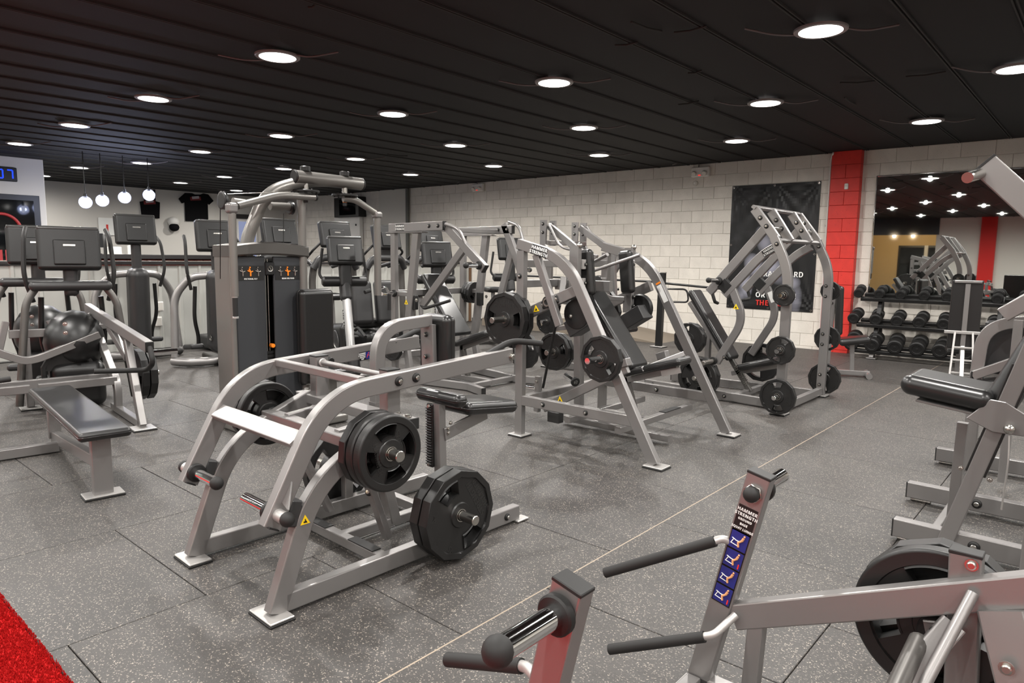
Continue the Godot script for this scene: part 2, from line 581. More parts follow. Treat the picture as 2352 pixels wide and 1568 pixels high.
# ---------------------------------------------------------------- walls
const COURSE := 0.2065
const BLOCK := 0.411
func build_walls():
	var rng := RandomNumberGenerator.new()
	rng.seed = 9
	var wall_mats := []
	for i in 3:
		var m := mat("block_%d" % i, Color.WHITE, 0.6, 0.0, 0.35)
		var k: float = [1.0, 0.985, 0.972][i]
		world_tex(m, speckle(512, Color(0.835 * k, 0.812 * k, 0.775 * k), 0.035, 420, Color(0.60, 0.575, 0.54), 60 + i, 0.05, 3), 1.2)
		wall_mats.append(m)
	# back wall of painted blocks
	var wb := MB.new()
	wb.box(Vector3(-7.0, CEIL / 2, -(WALL_Z + 0.113)), Vector3(27.6, CEIL + 0.1, 0.2), FORWARD, 0.0)
	var wall := setting("wall_back", wb, M.wall_joint, "long off-white painted concrete block wall")
	var shared := []
	for w in [BLOCK, BLOCK / 2]:
		var row := []
		for m in wall_mats:
			var b := MB.new()
			b.box(Vector3.ZERO, Vector3(w - 0.0035, COURSE - 0.0035, 0.024), FORWARD, 0.003)
			row.append(b.mesh(m))
		shared.append(row)
	var cut := MB.new()
	var spots := []
	for c in range(0, 16):
		var y := 0.04 + COURSE * (c - 0.5)
		var off := -6.553 if c % 2 == 0 else -6.346
		for k in range(-30, 24):
			var x := off + BLOCK * (k + 0.5)
			if x < -19.4 or x > 5.5: continue
			if x > -14.95 and x < -13.85: continue                         # flat panel
			if x > -5.0 and x < -3.9 and y > 0.75 and y < 2.6: continue     # behind the banner
			if x > -2.75 and y > 1.0 and y < 2.6: continue                  # behind the mirror
			if x > -3.45 and x < -3.15: continue                            # behind the pilaster
			spots.append([Vector3(x, y, -(WALL_Z + 0.012)), c])
	spots.sort_custom(func(a, b): return a[0].distance_to(EYE) < b[0].distance_to(EYE))
	var rest := MB.new()
	var placed := 0
	for s in spots:
		var p: Vector3 = s[0]
		p.z += rng.randf_range(-0.0012, 0.0012)
		if p.x < -0.9 and placed < 300 and p.y > 0.0:
			placed += 1
			put(wall, "block", shared[0][rng.randi() % 3], "", Transform3D(Basis(), p))
		else:
			rest.box(p, Vector3(BLOCK - 0.0035, COURSE - 0.0035, 0.024), FORWARD, 0.003)
	var o := part(wall, "far_blocks", rest, wall_mats[0])
	o.set_meta("kind", "stuff")
	var flat := MB.new()
	flat.box(Vector3(-14.4, CEIL / 2, -(WALL_Z + 0.01)), Vector3(1.25, CEIL, 0.05), FORWARD, 0.004)
	part(wall, "flat_panel", flat, M.plaster, "smooth plastered stretch beside the block work")
	# red pilaster
	var pb := MB.new()
	pb.box(Vector3(-3.31, CEIL / 2, -(WALL_Z - 0.06)), Vector3(0.42, CEIL, 0.12), FORWARD, 0.0)
	var pil := setting("trim_1", pb, mat("red_joint", Color(0.66, 0.15, 0.13), 0.6), "red painted block pilaster beside the mirror")
	var red_mats := []
	for i in 2:
		var m := mat("red_block_%d" % i, Color.WHITE, 0.48, 0.0, 0.4)
		world_tex(m, speckle(256, Color(0.80 - 0.03 * i, 0.21, 0.18), 0.03, 60, Color(0.50, 0.09, 0.08), 80 + i, 0.05, 3), 0.9)
		red_mats.append(m)
	for c in 16:
		var y := 0.04 + COURSE * (c - 0.5)
		var parts := [[-3.4175, 0.215], [-3.2025, 0.215]] if c % 2 == 0 else [[-3.31, 0.43]]
		for q in parts:
			var b := MB.new()
			b.box(Vector3(q[0], minf(y, CEIL - 0.1), -(WALL_Z - 0.065)), Vector3(q[1] - 0.004, COURSE - 0.005, 0.14), FORWARD, 0.003)
			part(pil, "block", b, red_mats[(c + parts.size()) % 2])
	# the corner pipe
	frame(-13.79, WALL_Z - 0.06)
	var th := thing("wall_pipe", "grey vertical pipe running up the wall beside block work", "pipe")
	var b2 := MB.new()
	b2.cyl(Vector3(0, 0.0, 0), Vector3(0, CEIL - 0.02, 0), 0.05, 16)
	part(th, "pipe", b2, mat("pipe_grey", Color(0.33, 0.33, 0.31), 0.5))
	for y in [0.8, 2.0]:
		var c := MB.new()
		c.box(Vector3(0, y, -0.03), Vector3(0.16, 0.04, 0.06), FORWARD, 0.003)
		part(th, "pipe_strap", c, M.steel)
	# left wall with clock, far wall of the reception, wall behind the camera, right wall
	var wl := MB.new()
	wl.box(Vector3(-15.5, CEIL / 2, 1.92), Vector3(0.2, CEIL, 12.18), FORWARD, 0.004)
	setting("wall_left", wl, M.plaster, "plain warm grey plaster wall with a digital clock")
	var wf := MB.new()
	wf.box(Vector3(-19.8, CEIL / 2, -2.0), Vector3(0.2, CEIL, 28.0), FORWARD, 0.0)
	setting("wall_far", wf, M.plaster, "pale reception wall with shirts pinned up")
	var wr := MB.new()
	wr.box(Vector3(6.1, CEIL / 2, -2.0), Vector3(0.2, CEIL, 28.0), FORWARD, 0.0)
	setting("wall_right", wr, M.plaster)
	# front wall (seen in the mirror): plaster, a wide opening to a beige room, a red pilaster
	var fz := 8.0
	var wq := MB.new()
	wq.box(Vector3((-5.45 + 6.0) / 2, CEIL / 2, fz + 0.1), Vector3(11.45, CEIL, 0.2), FORWARD, 0.0)
	wq.box(Vector3((-15.4 - 8.6) / 2, CEIL / 2, fz + 0.1), Vector3(6.8, CEIL, 0.2), FORWARD, 0.0)
	wq.box(Vector3(-7.02, (CEIL + 2.5) / 2, fz + 0.1), Vector3(3.16, CEIL - 2.5, 0.2), FORWARD, 0.0)
	setting("wall_front", wq, M.plaster, "grey wall with a wide opening, seen in the mirror")
	var hd := MB.new()
	hd.box(Vector3(-7.02, (CEIL + 2.5) / 2, fz - 0.02), Vector3(3.3, CEIL - 2.5, 0.04), FORWARD, 0.0)
	setting("trim_2", hd, M.black_paint, "black header over the opening")
	var rp := MB.new()
	rp.box(Vector3(-3.75, CEIL / 2, fz - 0.06), Vector3(0.5, CEIL, 0.12), FORWARD, 0.0)
	setting("trim_3", rp, M.red_paint, "red pilaster seen in the mirror")
	var br := MB.new()
	br.box(Vector3(-7.0, CEIL / 2, fz + 3.7), Vector3(6.0, CEIL, 0.2), FORWARD, 0.0)
	br.box(Vector3(-9.9, CEIL / 2, fz + 1.9), Vector3(0.2, CEIL, 3.4), FORWARD, 0.0)
	br.box(Vector3(-4.1, CEIL / 2, fz + 1.9), Vector3(0.2, CEIL, 3.4), FORWARD, 0.0)
	setting("wall_lobby", br, M.beige, "beige lobby wall beyond the opening")
	var wn := MB.new()
	wn.box(Vector3(-6.4, 1.45, fz + 3.56), Vector3(2.2, 1.4, 0.06), FORWARD, 0.0)
	var win := setting("window_1", wn, M.black_paint, "dark lobby window with pale mullion")
	for x in [-6.95, -5.85]:
		var g := MB.new()
		g.box(Vector3(x, 1.45, fz + 3.525), Vector3(0.94, 1.22, 0.02), FORWARD, 0.0)
		part(win, "pane", g, M.glass_dark)
	var mu := MB.new()
	mu.box(Vector3(-6.4, 1.45, fz + 3.51), Vector3(0.14, 1.4, 0.06), FORWARD, 0.0)
	part(win, "mullion", mu, M.white_paint)
	for x in [-7.2, -6.5]:
		frame(x, -(fz + 1.2))
		var lamp := thing("lobby_lamp", "small round white lamp hanging in the beige lobby", "lamp", "lobby lamps")
		var lb := MB.new()
		lb.ball(Vector3(0, 2.5, 0), 0.07, 14)
		part(lamp, "globe", lb, M.lens)
		var st := MB.new()
		st.cyl(Vector3(0, 2.56, 0), Vector3(0, CEIL, 0), 0.01, 8)
		part(lamp, "cord", st, M.black_paint)
		var li := OmniLight3D.new()
		li.light_energy = 1.6
		li.light_color = Color(1.0, 0.9, 0.74)
		li.light_size = 0.06
		li.omni_range = 20.0
		li.omni_attenuation = 2.0
		li.shadow_enabled = true
		li.position = Vector3(0, 2.5, 0)
		lamp.add_child(li)

# ---------------------------------------------------------------- ceiling
func build_ceiling():
	var cb := MB.new()
	cb.box(Vector3(-6.8, CEIL + 0.14, -2.0), Vector3(27.0, 0.2, 28.6), FORWARD, 0.0)
	var ce := setting("ceiling", cb, M.ceiling_black, "matte black ceiling of long planks and ribs")
	var x := -1.25 + 0.595 * 12
	var rng := RandomNumberGenerator.new()
	rng.seed = 3
	for i in 44:
		var xr := x - 0.595 * i
		if xr < -19.7: break
		var pl := MB.new()
		pl.box(Vector3(xr - 0.2975, CEIL + 0.025, -2.0), Vector3(0.575, 0.05, 27.8), FORWARD, 0.006)
		part(ce, "plank", pl, M.ceiling_black)
		var rb := MB.new()
		rb.bar(seg(Vector3(xr - 0.013, CEIL - 0.005, 11.8), Vector3(xr - 0.013, CEIL - 0.005, -11.7)), 0.012, 0.022, Vector3.UP, 0.003)
		rb.bar(seg(Vector3(xr + 0.013, CEIL - 0.005, 11.8), Vector3(xr + 0.013, CEIL - 0.005, -11.7)), 0.012, 0.022, Vector3.UP, 0.003)
		rb.box(Vector3(xr, CEIL + 0.012, 0.05), Vector3(0.06, 0.02, 23.5), FORWARD, 0.0)
		part(ce, "rib", rb, M.ceiling_rib)
	# loose conduit ends painted with the ceiling
	for p in [[1450, 50, 1520, 72, 0.0], [1548, 75, 1623, 60, 0.0], [1412, 104, 1465, 97, 0.0], [1930, 190, 2010, 186, 0], [2080, 176, 2172, 165, 0], [1558, 240, 1605, 232, 0], [1580, 168, 1612, 162, 0], [708, 17, 726, 10, 0], [1940, 224, 1965, 240, 0], [890, 354, 935, 358, 0]]:
		frame(0, 0)
		view(0, 0, 1)
		var a := Y(p[0], p[1], CEIL - 0.03)
		var b := Y(p[2], p[3], CEIL - 0.012)
		var mb := MB.new()
		mb.tube(PackedVector3Array([a, a.lerp(b, 0.5) + Vector3(0, -0.01, 0), b]), 0.008, 8)
		part(ce, "conduit_stub", mb, M.ceiling_rib)

func build_ceiling_lights():
	var rows := [[3.25, [4.6, 2.05, -0.55, -3.1, -5.5, -8.04, -10.57, -13.11]], [5.38, [3.1, 0.66, -1.77, -4.2, -6.6, -9.07, -11.56, -13.97]],
		[7.45, [3.9, 1.55, -0.8, -2.97, -5.32, -7.68, -10.16, -12.5, -14.92, -17.11]], [9.55, [2.8, 0.47, -1.86, -4.19, -6.5, -8.83, -11.16]],
		[1.15, [3.1, 0.66, -1.77, -4.2, -6.6, -9.07, -11.56, -13.97]], [-0.95, [4.6, 2.05, -0.55, -3.1, -5.5, -8.04, -10.57, -13.11]],
		[-3.05, [3.1, 0.66, -1.77, -4.2, -6.6, -9.07, -11.56, -13.97]], [-5.15, [4.6, 2.05, -0.55, -3.1, -5.5, -8.04, -10.57]],
		[4.9, [-15.8, -18.22]], [9.25, [-17.89]]]
	var ring := MB.new()
	ring.lathe(Vector3(0, -0.012, 0), Vector3.UP, PackedVector2Array([Vector2(0.0, 0.148), Vector2(-0.004, 0.150), Vector2(-0.005, 0.176), Vector2(0.0, 0.183), Vector2(0.012, 0.185), Vector2(0.014, 0.0)]), 40)
	var lens := MB.new()
	lens.lathe(Vector3(0, -0.016, 0), Vector3.DOWN, PackedVector2Array([Vector2(-0.004, 0.1495), Vector2(0.001, 0.1495), Vector2(0.003, 0.12), Vector2(0.004, 0.0)]), 40)
	var trim := mat("lamp_trim", Color(0.52, 0.50, 0.50), 0.45, 0.2)
	var whip := mat("whip", Color(0.40, 0.37, 0.37), 0.55, 0.1)
	var rng := RandomNumberGenerator.new()
	rng.seed = 21
	var src: Node3D = null
	for row in rows:
		for x in row[1]:
			frame(x, row[0])
			fo.y = CEIL - 0.03
			var t: Node3D
			if src == null:
				t = thing("ceiling_light", "round white disc light on black ceiling, lit, with cable whips", "light", "round ceiling lights")
				put(t, "trim_ring", ring.mesh(trim))
				put(t, "lens", lens.mesh(M.lens))
				for s in [1.0, -1.0]:
					var cb := MB.new()
					var a := Vector3(0.13 * s, 0.004, -0.06)
					var b := Vector3(0.44 * s, 0.018, -0.30 * s)
					cb.tube(fil([a, Vector3(0.26 * s, -0.028, -0.14 * s), b], 0.3, 8), 0.0075, 8)
					part(t, "cable", cb, whip)
				var li := SpotLight3D.new()
				li.light_energy = LAMP_POWER
				li.light_color = Color(1.0, 0.985, 0.965)
				li.light_size = 0.05
				li.spot_angle = 89.0
				li.spot_angle_attenuation = 0.85
				li.spot_range = 40.0
				li.spot_attenuation = 2.0
				li.shadow_enabled = true
				li.rotation_degrees = Vector3(-90, 0, 0)
				li.position = Vector3(0, -0.018, 0)
				t.add_child(li)
				src = t
			else:
				t = copy(src, Transform3D(fb, fo))

# ---------------------------------------------------------------- shared fittings
var font_bold: SystemFont
func words(text: String, height: float, depth := 0.0015) -> TextMesh:
	if font_bold == null:
		font_bold = SystemFont.new()
		font_bold.font_names = PackedStringArray(["Droid Sans"])
		font_bold.font_weight = 700
	var t := TextMesh.new()
	t.text = text
	t.font = font_bold
	t.font_size = 24
	t.pixel_size = height / 17.0
	t.depth = depth
	t.curve_step = 2.0
	return t

# a basis whose z is the outward normal and whose y is nearest to up
func face_basis(nrm: Vector3, up := Vector3.UP) -> Basis:
	var z := nrm.normalized()
	var x := up.cross(z).normalized()
	return Basis(x, z.cross(x), z)

func print_text(parent: Node, called: String, text: String, height: float, m: Material, at: Vector3, nrm: Vector3, up := Vector3.UP, depth := 0.0012) -> MeshInstance3D:
	var t := words(text, height, depth)
	t.material = m
	return put(parent, called, t, "", Transform3D(face_basis(nrm, up), at))

func sticker(parent: Node, called: String, at: Vector3, nrm: Vector3, up: Vector3, w: float, h: float, m: Material, label := "") -> MeshInstance3D:
	var mb := MB.new()
	mb.box(at, Vector3(w, h, 0.0016), face_basis(nrm, up), 0.0)
	return part(parent, called, mb, m, label)

func hazard(parent: Node, at: Vector3, nrm: Vector3, up: Vector3, s: float):
	var b := face_basis(nrm, up)
	var mb := MB.new()
	mb.slab(at, b.x, b.y, PackedVector2Array([Vector2(-s * 0.55, -s * 0.42), Vector2(s * 0.55, -s * 0.42), Vector2(0, s * 0.55)]), 0.0016)
	var o := part(parent, "warning_sticker", mb, M.yellow, "yellow triangular pinch warning sticker")
	var k := MB.new()
	var a := at + b.z * 0.0009
	k.slab(a, b.x, b.y, PackedVector2Array([Vector2(-s * 0.20, -s * 0.26), Vector2(s * 0.24, -s * 0.30), Vector2(s * 0.10, -s * 0.06), Vector2(s * 0.02, s * 0.14), Vector2(-s * 0.06, s * 0.14), Vector2(-s * 0.05, -s * 0.08), Vector2(-s * 0.22, -s * 0.12)]), 0.001)
	part(o, "pictogram", k, M.black_print)

var bolt_mesh: ArrayMesh
func bolt(parent: Node, at: Vector3, nrm: Vector3, s := 1.0, called := "bolt"):
	if bolt_mesh == null:
		bolt_mesh = ArrayMesh.new()
		var w := MB.new()
		w.lathe(Vector3.ZERO, Vector3.UP, PackedVector2Array([Vector2(0, 0.0205), Vector2(0.004, 0.0195), Vector2(0.0075, 0.015), Vector2(0.0085, 0.0)]), 20)
		w.add_to(bolt_mesh, M.rubber)
		var h := MB.new()
		h.lathe(Vector3(0, 0.008, 0), Vector3.UP, PackedVector2Array([Vector2(0, 0.0115), Vector2(0.006, 0.0115), Vector2(0.0085, 0.009), Vector2(0.0095, 0.0)]), 6)
		h.add_to(bolt_mesh, M.steel)
	put(parent, called, bolt_mesh, "", Transform3D(look(nrm, Vector3(0.3, 0.5, 0.8)).scaled(Vector3.ONE * s), at))

var stud_mesh: ArrayMesh
func stud(parent: Node, at: Vector3, nrm: Vector3, s := 1.0):        # bare hex bolt head
	if stud_mesh == null:
		var h := MB.new()
		h.lathe(Vector3.ZERO, Vector3.UP, PackedVector2Array([Vector2(0, 0.016), Vector2(0.003, 0.016), Vector2(0.003, 0.011), Vector2(0.010, 0.011), Vector2(0.012, 0.008), Vector2(0.012, 0.0)]), 12)
		stud_mesh = h.mesh(M.steel)
	put(parent, "bolt", stud_mesh, "", Transform3D(look(nrm, Vector3(0.3, 0.5, 0.8)).scaled(Vector3.ONE * s), at))

func foot(parent: Node, at: Vector3, sx: float, sz: float, b := Basis()):
	var mb := MB.new()
	mb.box(at + Vector3(0, 0.014, 0), Vector3(sx, 0.010, sz), b, 0.003)
	var o := part(parent, "foot_plate", mb, M.weld_plate)
	var r := MB.new()
	r.box(at + Vector3(0, 0.0045, 0), Vector3(sx + 0.006, 0.009, sz + 0.006), b, 0.002)
	part(o, "rubber_pad", r, M.rubber)

func beam(parent: Node, called: String, path: PackedVector3Array, w: float, h: float, up: Vector3, m: Material = null, ch := 0.005) -> MeshInstance3D:
	var mb := MB.new()
	mb.bar(path, w, h, up, ch)
	return part(parent, called, mb, m if m else M.silver)

func rod(parent: Node, called: String, path: PackedVector3Array, r: float, m: Material, k := 14) -> MeshInstance3D:
	var mb := MB.new()
	mb.tube(path, r, k)
	return part(parent, called, mb, m)

func cap(parent: Node, at: Vector3, size: Vector3, b := Basis()):
	var mb := MB.new()
	mb.box(at, size, b, 0.002)
	part(parent, "end_cap", mb, M.end_cap)

func cushion(parent: Node, called: String, c: Vector3, s: Vector3, b: Basis, r: float, m: Material = null, piping := true) -> MeshInstance3D:
	var mb := MB.new()
	mb.rbox(c, s, b, r, 4)
	var o := part(parent, called, mb, m if m else M.vinyl)
	if piping and minf(s.x, minf(s.y, s.z)) > 0.03:
		# a seam round the widest outline
		var ax := 0
		if s.y < s.x and s.y < s.z: ax = 1
		elif s.z < s.x: ax = 2
		var a1 := (ax + 1) % 3
		var a2 := (ax + 2) % 3
		var path := []
		for k in [[-1, -1], [1, -1], [1, 1], [-1, 1], [-1, -1]]:
			var p := Vector3.ZERO
			p[a1] = k[0] * s[a1] / 2; p[a2] = k[1] * s[a2] / 2
			path.append(c + b * p)
		var nn := Vector3.ZERO
		nn[ax] = 1.0
		var sm := MB.new()
		sm.tube(fil(path, r), 0.003, 6, b * nn)
		part(o, "piping", sm, m if m else M.vinyl)
	return o

# chrome plate horn with a rubber collar; a black ball at its end when asked for
func horn(parent: Node, a: Vector3, b: Vector3, r := 0.024, ball := false, m: Material = null) -> MeshInstance3D:
	var d := (b - a).normalized()
	var mb := MB.new()
	mb.cyl(a, b, r, 24, 0.003)
	var o := part(parent, "plate_horn", mb, m if m else M.chrome)
	var c := MB.new()
	c.cyl(a, a + d * 0.022, r * 1.75, 24, 0.004)
	part(o, "collar", c, M.rubber)
	if ball:
		var bb := MB.new()
		bb.ball(b, r * 1.25, 16)
		part(o, "end_knob", bb, M.grip)
	return o

# ---------------------------------------------------------------- weight plates
var plates := {}
func plate_body(r: float, th: float, sides: int, slots: Array, half: float, s_in: float, s_out: float, rim: float) -> MB:
	var mb := MB.new()
	var N := 96
	var hub := 0.058 if r > 0.15 else 0.045
	var radii := [0.0265, hub, hub + 0.004, s_in * r, s_out * r, rim * r - 0.004, rim * r, 1.0]
	var H := th / 2
	var hh := [H * 0.96, H * 0.96, H * 0.72, H * 0.72, H * 0.72, H * 0.72, H, H]
	var R := func(a: float) -> float:
		if sides == 0: return r
		var w := TAU / sides
		var f := fposmod(a, w) - w / 2
		return r * cos(w / 2) / cos(f) * 1.012
	var dir := func(a: float) -> Vector3: return Vector3(0, cos(a), sin(a))
	var in_slot := func(a: float) -> bool:
		for s in slots:
			if absf(wrapf(a - s, -PI, PI)) < half: return true
		return false
	var bev := 0.004 if sides > 0 else th * 0.22
	for i in N:
		var a0 := TAU * i / N
		var a1 := TAU * (i + 1) / N
		var am := (a0 + a1) / 2
		var cut: bool = in_slot.call(am)
		for s in [1.0, -1.0]:
			var sx := Vector3(s, 0, 0)
			for k in 7:
				if k == 3 and cut: continue
				var q0: float = radii[k]
				var q1: float = radii[k + 1]
				var h0: float = hh[k]
				var h1: float = hh[k + 1]
				var ra0 := q0
				var ra1 := q0
				var rb0 := q1
				var rb1 := q1
				if sides > 0 and k >= 5:                       # rim follows the many-sided outline
					if k == 6 or k == 5:
						if k == 6: ra0 = q0 / r * R.call(a0); ra1 = q0 / r * R.call(a1)
						else: rb0 = q1 / r * R.call(a0); rb1 = q1 / r * R.call(a1)
				if k == 6: rb0 = R.call(a0) - bev; rb1 = R.call(a1) - bev
				var A: Vector3 = dir.call(a0) * ra0 + sx * h0
				var B: Vector3 = dir.call(a1) * ra1 + sx * h0
				var C: Vector3 = dir.call(a1) * rb1 + sx * h1
				var E: Vector3 = dir.call(a0) * rb0 + sx * h1
				mb.fquad(A, B, C, E, sx)
			var e0: Vector3 = dir.call(a0)
			var e1: Vector3 = dir.call(a1)
			var b0: float = R.call(a0)
			var b1: float = R.call(a1)
			# bevelled or rounded shoulder
			var steps := 1 if sides > 0 else 3
			for j in steps:
				var t0 := PI / 2 * j / steps
				var t1 := PI / 2 * (j + 1) / steps
				mb.quad(e0 * (b0 - bev + bev * sin(t0)) + sx * (H - bev + bev * cos(t0)), e1 * (b1 - bev + bev * sin(t0)) + sx * (H - bev + bev * cos(t0)),
					e1 * (b1 - bev + bev * sin(t1)) + sx * (H - bev + bev * cos(t1)), e0 * (b0 - bev + bev * sin(t1)) + sx * (H - bev + bev * cos(t1)),
					e0 * sin(t0) + sx * cos(t0), e1 * sin(t0) + sx * cos(t0), e1 * sin(t1) + sx * cos(t1), e0 * sin(t1) + sx * cos(t1))
		var o0: Vector3 = dir.call(a0) * R.call(a0)
		var o1: Vector3 = dir.call(a1) * R.call(a1)
		var wz := Vector3(H - bev, 0, 0)
		mb.fquad(o0 + wz, o1 + wz, o1 - wz, o0 - wz, o0 + o1)
		var i0: Vector3 = dir.call(a0) * 0.0265
		var i1: Vector3 = dir.call(a1) * 0.0265
		mb.fquad(i0 + Vector3(H, 0, 0), i1 + Vector3(H, 0, 0), i1 - Vector3(H, 0, 0), i0 - Vector3(H, 0, 0), -(i0 + i1))
		if cut:
			var hw := Vector3(H * 0.95, 0, 0)
			var wi0: Vector3 = dir.call(a0) * s_in * r
			var wi1: Vector3 = dir.call(a1) * s_in * r
			var wo0: Vector3 = dir.call(a0) * s_out * r
			var wo1: Vector3 = dir.call(a1) * s_out * r
			mb.fquad(wi0 + hw, wi1 + hw, wi1 - hw, wi0 - hw, wi0)
			mb.fquad(wo0 + hw, wo1 + hw, wo1 - hw, wo0 - hw, -wo0)
			for s in [1.0, -1.0]:                              # raised lip round the grip
				var sx2 := Vector3(s * H * 0.23, 0, 0)
				var lo: Vector3 = hw * s
				mb.fquad(wi0 * 0.95 + lo - sx2 * 0.6, wi1 * 0.95 + lo - sx2 * 0.6, wi1 + lo, wi0 + lo, Vector3(s, 0, 0))
				mb.fquad(wo0 + lo, wo1 + lo, wo1 * 1.04 + lo - sx2 * 0.6, wo0 * 1.04 + lo - sx2 * 0.6, Vector3(s, 0, 0))
			if not in_slot.call(am - TAU / N) or not in_slot.call(am + TAU / N):
				var ae := a0 if not in_slot.call(am - TAU / N) else a1
				var e: Vector3 = dir.call(ae)
				var away: Vector3 = dir.call(am) - e
				mb.fquad(e * s_in * r + hw, e * s_out * r + hw, e * s_out * r - hw, e * s_in * r - hw, away)
	return mb

func plate_kind(key: String, r: float, th: float, sides: int, slots: Array, half: float, lettering: Array, called := "weight_plate"):
	var rim := 0.86 if sides > 0 else 0.80
	var body := plate_body(r, th, sides, slots, half, 0.50 if sides > 0 else 0.46, 0.80 if sides > 0 else 0.76, rim).mesh(M.plate)
	var hub := MB.new()
	var H := th / 2
	hub.lathe(Vector3(-H - 0.001, 0, 0), Vector3.RIGHT, PackedVector2Array([Vector2(0, 0.0268), Vector2(0, 0.031), Vector2(th + 0.002, 0.031), Vector2(th + 0.002, 0.0268), Vector2(0, 0.0268)]), 28)
	plates[key] = {"r": r, "th": th, "body": body, "hub": hub.mesh(M.steel), "text": lettering}

func build_plate_kinds():
	plate_kind("d45", 0.216, 0.058, 12, [PI / 2, -PI / 2], 0.40, [["HAMMER", 0.030, 0.0, -0.150], ["STRENGTH", 0.030, 0.0, -0.112], ["45", 0.030, -0.105, 0.135], ["45", 0.030, 0.105, 0.135]])
	plate_kind("d25", 0.168, 0.046, 12, [PI / 2, -PI / 2], 0.42, [["HAMMER", 0.022, 0.0, -0.118], ["STRENGTH", 0.022, 0.0, -0.090], ["25", 0.026, -0.085, 0.098], ["25", 0.026, 0.085, 0.098]])
	plate_kind("d10", 0.101, 0.036, 12, [], 0.3, [])
	plate_kind("d25s", 0.133, 0.040, 12, [PI / 2, -PI / 2], 0.42, [["25", 0.022, -0.066, 0.078], ["25", 0.022, 0.066, 0.078]])
	plate_kind("r45", 0.216, 0.050, 0, [0.0, PI / 2, PI, -PI / 2], 0.42, [["STRENGTH", 0.026, 0.0, -0.08]])
	plate_kind("r35", 0.165, 0.046, 0, [0.0, PI / 2, PI, -PI / 2], 0.46, [["STRENGTH", 0.024, 0.0, 0.052], ["HAMMER", 0.024, 0.0, -0.066]])

# one plate on a horn: c = centre, axis = its face direction, spin in degrees
func plate(key: String, c: Vector3, axis: Vector3, spin: float, label: String, group := "") -> Node3D:
	var k: Dictionary = plates[key]
	var b := Basis(axis.normalized(), (Vector3.UP - axis.normalized() * axis.normalized().y).normalized(), Vector3.ZERO)
	b.z = b.x.cross(b.y)
	b = b * Basis(Vector3.RIGHT, deg_to_rad(spin))
	var keep_o := fo
	var keep_b := fb
	var t := Transform3D(fb, fo) * Transform3D(b, c)
	fo = t.origin; fb = t.basis
	var o := thing("weight_plate", label, "weight plate", group)
	fo = keep_o; fb = keep_b
	var body := put(o, "body", k.body)
	put(o, "hub_ring", k.hub)
	for w in k.text:
		var tm := words(w[0], w[1], 0.0016)
		tm.material = M.plate_text
		put(body, "lettering", tm, "", Transform3D(Basis(Vector3(0, 0, -1), Vector3(0, 1, 0), Vector3(1, 0, 0)), Vector3(k.th / 2 * 0.74, w[3], -w[2])))
	return o

